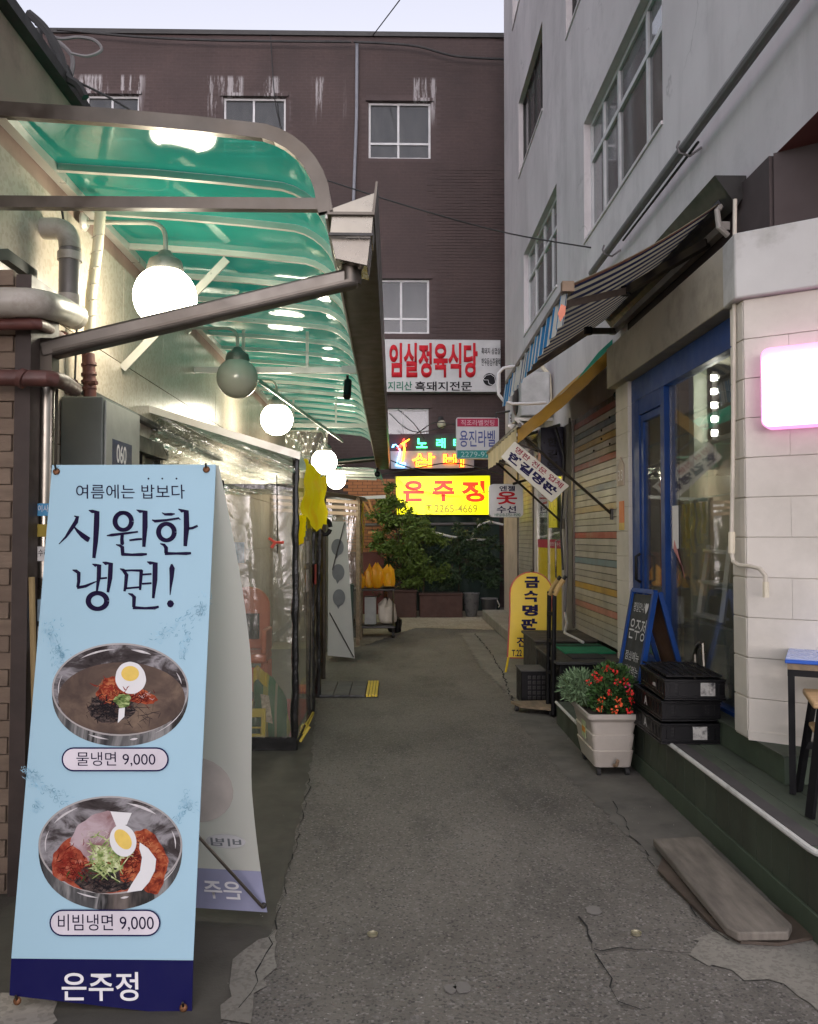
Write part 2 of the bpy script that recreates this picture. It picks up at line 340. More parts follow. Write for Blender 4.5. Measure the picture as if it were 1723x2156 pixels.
def glass(name, tint=(.8, .85, .85), rough=.02, refl=.0, dirt=.0):
    m = bpy.data.materials.new(name); t = NT(m); t.n.remove(t.b)
    tr = t.n.new('ShaderNodeBsdfTransparent'); tr.inputs[0].default_value = (*tint, 1)
    gl = t.n.new('ShaderNodeBsdfGlossy'); gl.inputs['Roughness'].default_value = rough; gl.inputs[0].default_value = (.9, .9, .9, 1)
    fr = t.n.new('ShaderNodeFresnel'); fixfr(t, fr, 1.5)
    mx = t.n.new('ShaderNodeMixShader'); ad = t.n.new('ShaderNodeMath'); ad.operation = 'ADD'; ad.inputs[1].default_value = refl; ad.use_clamp = True
    t.link(fr.outputs[0], ad.inputs[0]); t.link(ad.outputs[0], mx.inputs[0]); t.link(tr.outputs[0], mx.inputs[1]); t.link(gl.outputs[0], mx.inputs[2])
    o = mx.outputs[0]
    if dirt:
        df = t.n.new('ShaderNodeBsdfDiffuse'); df.inputs[0].default_value = (.5, .5, .47, 1); m2 = t.n.new('ShaderNodeMixShader')
        t.link(t.ramp(t.noise(5, 6, .7, (1, 1, .3)), [(.35, dirt * .3), (.75, dirt)]), m2.inputs[0]); t.link(o, m2.inputs[1]); t.link(df.outputs[0], m2.inputs[2]); o = m2.outputs[0]
    t.link(o, t.out.inputs[0]); return m
M['shopglass'] = glass('shop_glass', (.95, .96, .93), .01, .08, .10)  # diffuse dirt share also stands in for a grey veil of reflections
M['darkglass'] = glass('dark_window_glass', (.25, .28, .32), .06, .02, .16)
M['upglass'] = glass('dusty_window_glass', (.35, .38, .42), .05, .12, .30)
def vinyl(name, tint, amt, bump, rough=.12, refl=.05, bscale=6, stretch=None):
    m = bpy.data.materials.new(name); t = NT(m); t.n.remove(t.b)
    tr = t.n.new('ShaderNodeBsdfTransparent'); tr.inputs[0].default_value = (*tint, 1)
    gl = t.n.new('ShaderNodeBsdfGlossy'); gl.inputs['Roughness'].default_value = rough; gl.inputs[0].default_value = (.9, .9, .88, 1)
    df = t.n.new('ShaderNodeBsdfDiffuse'); df.inputs[0].default_value = (.45, .44, .38, 1)
    bm = t.n.new('ShaderNodeBump'); bm.inputs['Strength'].default_value = bump; bm.inputs['Distance'].default_value = .05; t.link(t.noise(bscale, 3, .5, stretch, .6), bm.inputs['Height'])
    fr = t.n.new('ShaderNodeFresnel'); fixfr(t, fr, 1.45)
    ad = t.n.new('ShaderNodeMath'); ad.operation = 'ADD'; ad.inputs[1].default_value = refl; ad.use_clamp = True
    for x in (gl, df, fr): t.link(bm.outputs[0], x.inputs['Normal'])
    m1 = t.n.new('ShaderNodeMixShader'); t.link(t.ramp(t.noise(2, 5, .6), [(.3, amt * .6), (.75, amt)]), m1.inputs[0]); t.link(tr.outputs[0], m1.inputs[1]); t.link(df.outputs[0], m1.inputs[2])
    m2 = t.n.new('ShaderNodeMixShader'); t.link(fr.outputs[0], ad.inputs[0]); t.link(ad.outputs[0], m2.inputs[0]); t.link(m1.outputs[0], m2.inputs[1]); t.link(gl.outputs[0], m2.inputs[2])
    t.link(m2.outputs[0], t.out.inputs[0]); return m
M['vinyl'] = vinyl('clear_vinyl_sheet', (.86, .87, .80), .30, .30, .14, .03, 4)
M['film'] = vinyl('hanging_plastic_film', (.85, .86, .8), .30, .8, .15, .1, 5, (1, 1, .4))
M['crinkle'] = vinyl('crumpled_vinyl', (.7, .7, .64), .25, 1.0, .08, .22, 9, (1, 1, 2.5))
def polycarb():
    m = bpy.data.materials.new('green_polycarbonate'); t = NT(m); b = t.b
    c = t.mix(t.ramp(t.noise(1.6, 5), [(.35, 0), (.7, 1)]), (.01, .18, .13), (.05, .34, .26))
    c = t.mix(t.ramp(t.noise(4.5, 7, .75), [(.52, 0), (.68, .5)]), c, (.10, .17, .13))
    t.link(c, b.inputs['Base Color']); b.inputs['Roughness'].default_value = .07; b.inputs['Specular IOR Level'].default_value = .8; b.inputs['IOR'].default_value = 1.75
    bm = t.n.new('ShaderNodeBump'); bm.inputs['Strength'].default_value = .25; bm.inputs['Distance'].default_value = .03; t.link(t.noise(1.8, 2), bm.inputs['Height']); t.link(bm.outputs[0], b.inputs['Normal'])
    tl = t.n.new('ShaderNodeBsdfTranslucent'); tl.inputs[0].default_value = (.03, .75, .52, 1)
    tr = t.n.new('ShaderNodeBsdfTransparent'); tr.inputs[0].default_value = (.05, .75, .55, 1)
    a = t.n.new('ShaderNodeMixShader'); a.inputs[0].default_value = .45; t.link(tl.outputs[0], a.inputs[1]); t.link(tr.outputs[0], a.inputs[2])
    mx = t.n.new('ShaderNodeMixShader'); mx.inputs[0].default_value = .42; t.link(b.outputs[0], mx.inputs[1]); t.link(a.outputs[0], mx.inputs[2]); t.link(mx.outputs[0], t.out.inputs[0]); return m
M['poly'] = polycarb()
def stripes(name, cols, axis, period, rough=.7):
    m = bpy.data.materials.new(name); t = NT(m); sx = t.n.new('ShaderNodeSeparateXYZ'); t.link(t.pos, sx.inputs[0])
    d = t.n.new('ShaderNodeMath'); d.operation = 'DIVIDE'; d.inputs[1].default_value = period; t.link(sx.outputs[axis], d.inputs[0])
    fr = t.n.new('ShaderNodeMath'); fr.operation = 'FRACT'; t.link(d.outputs[0], fr.inputs[0])
    r = t.n.new('ShaderNodeValToRGB'); r.color_ramp.interpolation = 'CONSTANT'; e = r.color_ramp.elements
    while len(e) < len(cols): e.new(.5)
    for i, (p, c) in enumerate(cols): e[i].position = p; e[i].color = (*c, 1)
    t.link(fr.outputs[0], r.inputs[0]); c = t.mix(t.ramp(t.noise(4, 5), [(.45, 0), (.75, .35)]), r.outputs[0], (.08, .075, .065))
    t.link(c, t.b.inputs['Base Color']); t.b.inputs['Roughness'].default_value = rough
    tl = t.n.new('ShaderNodeBsdfTranslucent'); t.link(c, tl.inputs[0]); mx = t.n.new('ShaderNodeMixShader'); mx.inputs[0].default_value = .45
    t.link(t.b.outputs[0], mx.inputs[1]); t.link(tl.outputs[0], mx.inputs[2]); t.link(mx.outputs[0], t.out.inputs[0]); return m
CW = (.50, .48, .42); CB = (.015, .04, .12)
M['awn'] = stripes('striped_awning_canvas', [(0, (.46, .41, .29)), (.5, (.018, .022, .06))], 1, .17)
M['valance'] = stripes('blue_white_valance', [(0, (.75, .77, .75)), (.34, (.02, .25, .60)), (.58, (.75, .77, .75)), (.68, (.04, .30, .62)), (.84, (.75, .77, .75)), (.93, (.04, .10, .25))], 1, .20)

# ------------------------------------------------------------------ lettering
def letters(body, TL, TR, BL, m, parent, name='lettering', bold=0.0, ext=.0, neon=0):
    """text fitted into the parallelogram TL, TR, BL"""
    TL = Vector(TL); TR = Vector(TR); BL = Vector(BL)
    c = bpy.data.curves.new('t', 'FONT'); c.body = body; c.align_x = 'CENTER'; c.resolution_u = 6; c.offset = bold; c.space_line = .95
    if neon: c.fill_mode = 'NONE'; c.bevel_depth = neon; c.bevel_resolution = 1; c.resolution_u = 3
    o = bpy.data.objects.new('t', c); COL.objects.link(o); bpy.context.view_layer.update()
    me = bpy.data.meshes.new_from_object(o.evaluated_get(bpy.context.evaluated_depsgraph_get()))
    bpy.data.objects.remove(o)
    xs = [v.co.x for v in me.vertices]; ys = [v.co.y for v in me.vertices]
    x0, x1, y0, y1 = min(xs), max(xs), min(ys), max(ys); U = TR - TL; D = BL - TL; N = U.cross(D).normalized() * -1
    if N.dot(C0 - TL) < 0: N = -N
    o0 = ORG.get(parent, V(0,0,0)); k = U.length / max(1e-6, x1 - x0)
    for v in me.vertices:
        a = (v.co.x - x0) / (x1 - x0); b = (y1 - v.co.y) / (y1 - y0); v.co = TL + U * a + D * b + N * (v.co.z * k) - o0
    me.materials.clear(); me.materials.append(m); me.name = name
    ob = bpy.data.objects.new(name, me); COL.objects.link(ob); ob.parent = parent
    if ext: s = ob.modifiers.new('thick', 'SOLIDIFY'); s.thickness = ext; s.offset = 0
    return ob
def lq(body, pl, x0, y0, x1, y1, m, parent, off=.004, **k):
    return letters(body, pl.at(x0, y0, off), pl.at(x1, y0, off), pl.at(x0, y1, off), m, parent, **k)

# ------------------------------------------------------------------ wall with openings: wall spanned by unit vectors u, v from o; n outward
def wall(u0, u1, v0, v1, holes, o, u, v, n, rev=.12):
    o = Vector(o); u = Vector(u); v = Vector(v); n = Vector(n); b = MB()
    us = sorted({u0, u1, *[h[0] for h in holes], *[h[1] for h in holes]}); vs = sorted({v0, v1, *[h[2] for h in holes], *[h[3] for h in holes]})
    us = [x for x in us if u0 <= x <= u1]; vs = [x for x in vs if v0 <= x <= v1]
    for i in range(len(us)-1):
        for j in range(len(vs)-1):
            cu = (us[i]+us[i+1])/2; cv = (vs[j]+vs[j+1])/2
            if any(h[0] < cu < h[1] and h[2] < cv < h[3] for h in holes): continue
            b.add([o+u*us[i]+v*vs[j], o+u*us[i+1]+v*vs[j], o+u*us[i+1]+v*vs[j+1], o+u*us[i]+v*vs[j+1]], [(0,1,2,3)])
    for a, c, d, e in holes:
        q = [o+u*a+v*d, o+u*c+v*d, o+u*c+v*e, o+u*a+v*e]; r = [p - n*rev for p in q]
        for i in range(4): j = (i+1) % 4; b.add([q[i], q[j], r[j], r[i]], [(0,1,2,3)])
        b.add(r, [(0,1,2,3)]) if False else None
    return b
def window(parent, o, u, v, n, w, h, muls, trans, fm, gm, fw=.05, rec=.08, backm=None, skip_low=()):
    """frame as a part, panes as its sub-parts. muls: vertical bar offsets; trans: heights of cross bars"""
    o = Vector(o) - Vector(n) * rec; u = Vector(u); v = Vector(v); n = Vector(n); b = MB(); T = Matrix((u, v, n)).transposed()
    def bx(a, c, d, e, t=.05, z=0): b.obox(o + u*(a+c)/2 + v*(d+e)/2 + n*z, (c-a, e-d, t), T)
    bx(0, fw, 0, h); bx(w-fw, w, 0, h); bx(fw, w-fw, 0, fw); bx(fw, w-fw, h-fw, h)
    for x in muls: bx(x-fw/2, x+fw/2, fw, h-fw, .045)
    for t in trans: bx(fw, w-fw, t-fw/2, t+fw/2, .055)
    f = b.build('window', fm, parent); us = [fw] + [x for x in muls] + [w-fw]; vs = [fw] + list(trans) + [h-fw]
    for i in range(len(us)-1):
        for j in range(len(vs)-1):
            g = MB(); g.obox(o + u*(us[i]+us[i+1])/2 + v*(vs[j]+vs[j+1])/2, (us[i+1]-us[i], vs[j+1]-vs[j], .006), T); g.build('pane', gm, f)
    if backm:
        g = MB(); g.obox(o + u*w/2 + v*h/2 - n*.35, (w+.3, h+.3, .01), T); g.build('blind', backm, f)
    return f

# ================================================================== GROUND
tag(B((-60, -30, -.5), (60, 90, 0)).build('ground', M['asphalt'], org=(0, 0, 0)), kind='structure')
def patch(name, pts, z, m, n=3, amp=.03, seed=1):
    rnd = random.Random(seed); out = []
    for i in range(len(pts)):
        a = Vector(pts[i]); b = Vector(pts[(i+1) % len(pts)]); k = max(1, int((b-a).length / .05))
        for j in range(k): p = a.lerp(b, j/k); out.append(V(p.x + rnd.uniform(-amp, amp), p.y + rnd.uniform(-amp, amp), z))
    return tag(MB().poly(out).build(name, m, org=(0, 0, 0)), kind='structure')
# far concrete apron, left, lamplight mixed into its colour; right strip by the shops; corner slab at the near right; slab beneath the banner
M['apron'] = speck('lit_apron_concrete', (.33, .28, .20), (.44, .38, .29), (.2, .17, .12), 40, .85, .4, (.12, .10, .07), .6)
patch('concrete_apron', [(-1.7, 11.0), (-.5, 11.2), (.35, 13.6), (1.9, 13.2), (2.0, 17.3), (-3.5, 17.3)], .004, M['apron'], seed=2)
patch('concrete_strip', [(1.02, 12.8), (1.0, 9.5), (1.12, 7.2), (2.0, 7.2), (2.0, 13.0)], .004, M['concrete'], seed=3, amp=.04)
M['asphalt2'] = mat('smooth_patch_asphalt', (.125, .117, .102), .8, var=.2, scale=3, bump=.35, bscale=120, dirt=(.05, .048, .044), damt=.5, dscale=4)
patch('asphalt_strip', [(.98, 7.0), (1.06, 5.4), (1.13, 4.7), (1.2, 3.9), (1.28, 3.2), (1.56, 3.2), (1.56, 5.3), (1.3, 5.4), (1.3, 7.0)], .003, M['asphalt2'], seed=4, amp=.02)
patch('corner_slab', [(1.05, 2.95), (1.18, 3.12), (1.30, 3.25), (1.5, 3.1), (2.2, 3.0), (2.2, 1.5), (1.45, 1.5), (1.4, 2.2), (1.3, 2.75)], .004, M['concrete'], seed=5, amp=.035)
g2 = lambda x, y: (PZ(x, y).x, PZ(x, y).y)
patch('asphalt_strip', [(-1.75, 1.5), g2(470, 2156), g2(560, 2010), g2(598, 1870), g2(640, 1690), g2(655, 1600), (-.70, 7.6), (-1.75, 7.6)], .003, mat('dark_smooth_strip', (.080, .074, .060), .7, var=.2, scale=2, bump=.3, bscale=90, dirt=(.045, .042, .034), damt=.6, dscale=3), seed=6, amp=.012)
patch('concrete_patch', [g2(470, 2156), g2(480, 2080), g2(500, 2020), g2(545, 1985), g2(590, 1960), g2(575, 2040), g2(540, 2100), g2(520, 2156)], .0055, M['concrete'], seed=8, amp=.018)
patch('concrete_patch', [g2(-80, 2156), g2(0, 2090), g2(120, 2110), g2(118, 2156), g2(60, 2200)], .0055, M['concrete_lt'], seed=9, amp=.012)
pass
M['crack'] = mat('crack', (.012, .012, .011), .95)
def crack(pts, w, seed, name='ground_crack'):
    rnd = random.Random(seed); b = MB(); pl = []
    for i in range(len(pts)-1):
        a = V(*pts[i], 0); c = V(*pts[i+1], 0); k = max(2, int((c-a).length/.06))
        for j in range(k): p = a.lerp(c, j/k); pl.append(V(p.x+rnd.uniform(-.014,.014), p.y+rnd.uniform(-.014,.014), .0065))
    for i in range(len(pl)-1):
        d = (pl[i+1]-pl[i]).normalized(); s = V(-d.y, d.x, 0); w1 = w*rnd.uniform(.1, .75); b.add([pl[i]-s*w1/2, pl[i]+s*w1/2, pl[i+1]+s*w1/2, pl[i+1]-s*w1/2], [(0,1,2,3)])
    return tag(b.build(name, M['crack'], org=(0,0,0)), kind='structure')
g2 = lambda x, y: (PZ(x, y).x, PZ(x, y).y)
crack([g2(1225,1935), g2(1245,1990), g2(1258,2010)], .014, 1); crack([g2(1245,2005), g2(1300,2000), g2(1370,2003), g2(1500,2012)], .009, 2)
crack([g2(1258,2012), g2(1285,2060), g2(1305,2110), g2(1380,2150)], .010, 3); crack([g2(655,1640), g2(600,1870), g2(565,2010), g2(500,2150)], .008, 4)
crack([g2(1290,1690), g2(1330,1760), g2(1400,1850), g2(1470,1930), g2(1560,2000)], .009, 5); crack([g2(1000,1335), g2(1030,1370), g2(1060,1420), g2(1080,1480)], .03, 6)
# loose specks and gum spots
b = MB()
for i in range(420):
    x = random.uniform(-.6, 1.5); y = 1.9 + random.random()**1.6 * 8; r = random.uniform(.0015, .004)
    b.add([(x-r, y, .002), (x, y-r, .003), (x+r, y, .002), (x, y+r, .003), (x, y, .002+r)], [(0,1,4), (1,2,4), (2,3,4), (3,0,4)])
tag(b.build('loose_grit', mat('pale_grit', (.4, .38, .34), .8), org=(0,0,0)), 'scattered pale grit on the asphalt', None, None, 'stuff')
M['gum'] = mat('trodden_gum', (.17, .16, .145), .8)
for i, (px, py, r, lb) in enumerate([(1250,1918,.035,'flattened grey gum spot left of the worn plank'), (975,2082,.032,'larger of two flattened gum spots low in the middle of the alley'), (948,2085,.024,'smaller of two flattened gum spots low in the middle of the alley')]):
    c = PZ(px, py); pts = [V(c.x + r*random.uniform(.7,1.1)*math.cos(a), c.y + r*1.2*random.uniform(.7,1.1)*math.sin(a), .006) for a in [k*.52 for k in range(12)]]
    tag(MB().prism(pts, (0,0,-.003)).build('gum_spot', M['gum']), lb, 'gum', 'gum spots on the asphalt')
for px, py, lb in ((1340, 1968, 'curled pale bottle cap lying near the cracks'), (785, 1970, 'small curled brass-coloured scrap on the bare asphalt')):
    c = PZ(px, py); MB_ = MB().lathe([(.012,.001),(.019,.002),(.020,.010),(.018,.010),(.016,.004)], c, 16)
    tag(MB_.build('metal_scrap', mat('scrap_metal', (.35,.32,.22), .4, .6)), lb, 'litter')
c = PZ(1422, 1822); tag(MB().grid(lambda u, v: V(c.x + (u-.5)*.05, c.y + (v-.5)*.04, .012 + .01*math.sin(u*5+v*3)), 5, 4).build('paper_scrap', M['white']), 'crumpled white paper scrap beside the worn plank', 'litter')

# ================================================================== FAR BRICK BUILDING (wall plane y = 17.5)
YB = 17.5
bb = thing('brick_building', 'tall dark brown painted brick building closing the end of the alley', 'building', (0, YB, 0))
def bz(px, py): p = P(px, py, YB); return p.x, p.z
wins = []
for x0, y0, x1, y1, kind in ((776,215,907,333,'full'), (470,205,602,330,'full'), (180,200,293,325,'full'), (790,588,904,702,'full'), (800,860,903,965,'plain')):
    a = bz(x0, y1); c = bz(x1, y0); wins.append((a[0], c[0], a[1], c[1], kind))
ztop = bz(600, 76)[1]
holes = [w[:4] for w in wins]
wall(-14, 4.5, 0, ztop, holes, (0, YB, 0), (1,0,0), (0,0,1), (0,-1,0), .16).build('wall', M['mortar'], bb)
B((-14, YB+.02, 0), (-13.98, YB+8, ztop)).build('side_wall', M['mortar'], bb)
B((-14, YB-.05, ztop), (4.5, YB+8, ztop+.10)).build('parapet_cap', M['darkmetal'], bb)
for w in wins:
    W_, H_ = w[1]-w[0], w[3]-w[2]
    window(bb, (w[0], YB, w[2]), (1,0,0), (0,0,1), (0,-1,0), W_, H_, [W_*.48], [H_*.28] if w[4] == 'full' else [], M['whitemetal'], M['darkglass'], .045, .09, backm=M['interiord'])
    B((w[0]-.06, YB-.05, w[3]+.002), (w[1]+.06, YB, w[3]+.07)).build('lintel', M['mortar'], bb)
bl, bh, bd = .20, .062, .012
bs = MB(); n_ind = 0; z = .3; row = 0
me_b = MB().box((-bl/2+.005, -bd, -bh/2+.005), (bl/2-.005, .001, bh/2-.005)).mesh('brick', M['brick'])
cand = []
while z < ztop - .1:
    x = -9 + (row % 2) * bl/2
    while x < 2.7:
        if not any(h[0]-.03 < x+bl/2 and h[1]+.03 > x-bl/2 and h[2]-.03 < z+bh/2 and h[3]+.1 > z-bh/2 for h in holes): cand.append((x, z))
        x += bl
    z += bh + .004; row += 1
vis = [c for c in cand if 1.05 < c[0] < 2.35 and 5.85 < c[1] < 8.6][:300]; vset = set(vis)
for x, z in vis: inst('brick', me_b, bb, (x, YB, z + 0))
for x, z in cand:
    if (x, z) in vset: continue
    d = bd * random.uniform(.25, 1) * (1 if x > .8 and z < 9.5 else .3); a, c_, e, f = x-bl/2+.005, x+bl/2-.005, z-bh/2+.005, z+bh/2-.005
    bs.add([(a, YB-d, e), (c_, YB-d, e), (c_, YB-d, f), (a, YB-d, f), (a, YB, e), (c_, YB, e), (c_, YB, f), (a, YB, f)], [(0,1,2,3), (3,2,6,7), (0,4,5,1), (0,3,7,4), (1,5,6,2)])
tag(bs.build('brickwork', M['brick'], bb, smooth=False), kind='stuff')
tag(MB().tube([P(752,90,YB-.1), P(751,250,YB-.1), P(745,415,YB-.1), P(742,620,YB-.1)], .035, 8).build('downpipe', mat('pale_downpipe', (.24,.25,.28), .5), bb))
# orange brick flank, lamplight included in its colour, at the left end of the lane
ob = thing('orange_brick_wall', 'low orange brick wall lit warm, behind the far tent', 'wall', (-.6, 16.9, 0))
B((-4, 16.9, 0), (.25, 17.3, 2.75)).build('wall_core', M['mortar'], ob)
me_o = MB().box((-.095, -.008, -.028), (.095, .001, .028)).mesh('brick', M['orangebrick'])
for r in range(40):
    for k in range(6):
        x = -.95 + k*.2 + (r % 2)*.1
        if .10 + r*.066 > .25: inst('brick', me_o, ob, (x, 16.9, .10 + r*.066))

# ================================================================== RIGHT BUILDING (alley face x = 2.05)
XB = 2.05
rb = thing('grey_building', 'pale grey rendered four storey building along the right side', 'building', (XB, 10, 0))
whs = [(6.12, 8.70, 4.68, 5.97, [.62,1.5,2.05], [.87]), (10.18, 12.8, 4.68, 5.97, [.7,1.3,2.0], [.87]), (11.1, 13.26, 7.42, 8.65, [.55,1.1,1.65], []), (6.6, 9.56, 7.45, 8.65, [.75,1.5,2.2], []), (12.0, 13.9, 10.3, 11.5, [.9], [])]
hs = [(w[0], w[1], w[2], w[3]) for w in whs]
wall(1.5, 15.0, 3.56, 14, hs, (XB, 0, 0), (0,1,0), (0,0,1), (-1,0,0), .14).build('facade', M['facade'], rb)
wall(7.0, 15.0, 2.80, 3.56, [], (XB, 0, 0), (0,1,0), (0,0,1), (-1,0,0)).build('lower_facade', M['facade'], rb)
MB().add([(XB,1.5,3.56),(6,1.5,3.56),(6,15,3.56),(XB,15,3.56)], [(0,1,2,3)]).build('soffit', M['redbrown'], rb)
MB().add([(XB,15,0),(6,15,0),(6,15,14),(XB,15,14)], [(0,1,2,3)]).build('end_wall', M['facade'], rb)
MB().add([(XB,1.5,3.56),(6,1.5,3.56),(6,1.5,14),(XB,1.5,14)], [(0,1,2,3)]).build('near_end_wall', M['facade'], rb)
for i, w in enumerate(whs):
    dark = i in (2, 3)
    window(rb, (XB, w[1], w[2]), (0,-1,0), (0,0,1), (-1,0,0), w[1]-w[0], w[3]-w[2], [w[1]-w[0]-m for m in w[4]][::-1], w[5], M['darkmetal'] if dark else M['whitemetal'], M['darkglass'] if dark else M['upglass'], .05, .10, backm=M['interiord'])
    MB().box((XB-.015, w[0]-.0, w[2]-.03), (XB+.1, w[1]+.0, w[2]-.001)).build('sill', M['facade'], rb)
B((XB-.03, 13.35, 0), (XB+.3, 15.02, 2.81)).build('corner_pillar', mat('pinkish_pillar_paint', (.52,.44,.40), .7, var=.12, scale=2, dirt=(.2,.17,.15), damt=.4), rb)
B((XB-.02, 11.55, 0), (XB+.3, 11.85, 2.81)).build('pillar', M['facade'], rb)
B((XB-.04, 9.05, 0), (XB+.3, 9.65, 2.81)).build('pillar', mat('grey_brown_pillar', (.20,.19,.17), .7, var=.15, dirt=(.1,.09,.08)), rb)
B((XB+.25, 7.2, 0), (XB+.3, 13.4, 2.81)).build('back_wall', M['interiord'], rb)
# service pipe carried along the facade
sp = thing('service_pipe', 'long dark grey pipe bracketed along the grey facade', 'pipe', (1.93, 6, 4.1))
MB().tube([(1.93, 1.6, 4.12), (1.93, 4.5, 4.10), (1.93, 7.9, 4.08)], .032, 10).build('pipe', M['cablegrey'], sp)
MB().tube([(1.97, 5.2, 4.06), (1.97, 5.9, 4.055), (1.96, 6.9, 4.04)], .010, 6).build('cable', M['cable'], sp)
for y in (2.9, 5.35, 7.3):
    MB().tube([(XB, y, 4.10), (1.97, y, 4.04), (1.90, y, 4.06), (1.885, y, 4.10), (1.90, y, 4.14)], .009, 6).build('bracket', M['cablegrey'], sp)

# ---------------- corner shop: pier, fascias, blue shopfront, chamfered block wall
cs = thing('corner_shop', 'white block corner shop with blue framed glass front', 'shop', (1.9, 5, 0))
PXc, PYc = 1.80, 4.15
U = V(.83, -.56, 0).normalized(); N = V(-.56, -.83, 0).normalized()   # chamfer wall: along, outward
c0 = V(PXc, PYc, .478)
MB().prism([c0, c0+U*4.2, c0+U*4.2-N*.25, V(PXc+.3, PYc+.16, .478), V(PXc, PYc+.16, .478)], (0,0,2.25)).build('wall_core', M['joint'], cs)
hb = .2; bw = .42
me_blk = {}
Tm = Matrix((U, V(0,0,1), N)).transposed()
for r in range(11):
    z0 = .486 + r*.203; x = .0
    if r % 2: xs_ = [(0, .21)] + [(.21+k*.42, .63+k*.42) for k in range(6)]
    else: xs_ = [(k*.42, .42+k*.42) for k in range(7)]
    for a, e in xs_:
        bm_ = MB(); bm_.obox(c0 + U*((a+e)/2) + V(0,0,z0-.478+hb/2) + N*.004, (e-a-.0008, hb-.0005, .012), Tm); bm_.build('block', M['blockwhite'], cs, bev=.0012)
    bm_ = MB(); bm_.box((PXc-.008, PYc+.002, z0+.001), (PXc+.05, PYc+.158, z0+hb-.003)); bm_.build('block', M['blockwhite'], cs, bev=.003)
# skirting, corner fascia
MB().prism([c0+N*.02, c0+U*4.2+N*.02, c0+U*4.2-N*.02, c0-N*.02], (0,0,.045)).build('skirting', M['blockwhite'], cs)
f0 = V(PXc-.04, PYc-.0, 2.72)
MB().prism([f0+N*.03, f0+U*4.2+N*.03, f0+U*4.2-N*.2, f0+V(.3,.17,0), f0+V(0,.17,0)], (0,0,.34)).build('corner_fascia', M['greyfascia'], cs, bev=.01)
uw = V(2.035, 4.30, 3.0); MB().prism([uw, uw+U*4.2, uw+U*4.2-N*.1, uw+V(.1,.1,0)], (0,0,.56)).build('upper_wall', M['darkwall'], cs)
B((1.83, 4.33, 2.77), (2.2, 6.98, 3.12)).build('fascia', M['cream'], cs, bev=.006)
B((2.02, 4.32, 3.10), (2.045, 7.0, 3.555)).build('awning_wall', M['darkwall'], cs)
# number pillar of blocks
for r in range(13):
    B((1.90, 6.60, .33+r*.203), (2.25, 6.96, .33+r*.203+.199)).build('block', M['blockwhite'], cs, bev=.003)
B((1.905, 6.603, .3), (2.2, 6.957, 3.1)).build('pillar_core', M['joint'], cs)
# blue front: x = 1.95
fr = MB(); X0 = 1.93
for (ya, yb, za, zb, t) in ((4.25,6.60,2.585,2.765,.09), (6.40,6.60,.34,2.585,.09), (5.80,5.88,.34,2.585,.09), (5.88,6.40,2.46,2.585,.06), (4.25,5.80,.34,.50,.07), (5.88,6.40,.34,.46,.05)):
    fr.box((X0, ya+.001, za), (X0+t, yb-.001, zb))
fr.build('front_frame', M['blue'], cs, bev=.004)
dr = MB()
for (ya, yb, za, zb) in ((6.33,6.398,.47,2.455), (5.885,5.925,.47,2.455), (5.925,6.33,2.40,2.455), (5.925,6.33,.47,.60)): dr.box((X0+.012, ya, za), (X0+.05, yb, zb))
door = dr.build('door', M['blue'], cs, bev=.003)
B((X0+.03, 5.925, .60), (X0+.036, 6.33, 2.40)).build('pane', M['shopglass'], door)
MB().tube([(X0-.005,6.37,1.15),(X0-.04,6.37,1.17),(X0-.04,6.37,1.35),(X0-.005,6.37,1.37)], .012, 8).build('handle', M['black'], door)
B((X0+.04, 4.25, .50), (X0+.048, 5.80, 2.585)).build('window_pane', M['shopglass'], cs)
MB().box((X0+.06, 5.70, .5), (X0+.075, 5.715, 2.58)).build('glazing_bar', M['steeld'], cs)
# interior shell
MB().add([(2.0,4.3,.36),(5.2,4.3,.36),(5.2,7.0,.36),(2.0,7.0,.36)], [(0,1,2,3)]).build('shop_floor', M['concrete'], cs)
MB().add([(2.0,6.97,.3),(5.2,6.97,.3),(5.2,6.97,2.77),(2.0,6.97,2.77)], [(0,1,2,3)]).build('inner_far_wall', mat('dim_inner_wall', (.42,.40,.28), .7, var=.3, scale=1.4), cs)
MB().add([(5.2,2.3,.3),(5.2,7,.3),(5.2,7,2.77),(5.2,2.3,2.77)], [(0,1,2,3)]).build('inner_back_wall', M['interior'], cs)
MB().add([(2.03,4.32,2.76),(5.2,2.3,2.76),(5.2,7,2.76),(2.0,7,2.76)], [(0,1,2,3)]).build('shop_ceiling', M['interior'], cs)
MB().box((2.6,6.55,2.0), (3.1,6.6,2.25)).build('wall_board', mat('orange_menu_board', (.20,.09,.04), .6), cs)

tag(B((2.03, 4.40, .40), (2.10, 5.72, .93)).build('counter_panel', mat('grey_display_counter', (.085,.10,.105), .5, var=.15, scale=2)), 'dark grey counter panel behind the lower shop window', 'counter')
le = thing('led_strip', 'column of small lit white spots hanging inside the shop window', 'lamp', (2.3, 5.85, 2.2))  # added glow: imitates reflections in the glass and brightens the shop
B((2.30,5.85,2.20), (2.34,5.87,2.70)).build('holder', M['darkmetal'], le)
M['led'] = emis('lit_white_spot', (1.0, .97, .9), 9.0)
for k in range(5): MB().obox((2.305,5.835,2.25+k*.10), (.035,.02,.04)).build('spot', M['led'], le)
ls = thing('ladder_shelf', 'white ladder shelf leaning behind the shop window', 'shelf', (2.2, 5.5, .94))
la, lb_ = V(2.13, 5.70, .94), V(2.25, 5.80, 1.44); lc, ld = V(2.13, 5.30, .94), V(2.25, 5.45, 1.43)
for a, b_ in ((la, lb_), (lc, ld)): MB().bar(a, b_, .03, .045).build('rail', M['whitemetal'], ls)
for t in (.05, .5, .93): MB().bar(la.lerp(lb_, t), lc.lerp(ld, t), .09, .018).build('shelf', M['whitemetal'], ls)
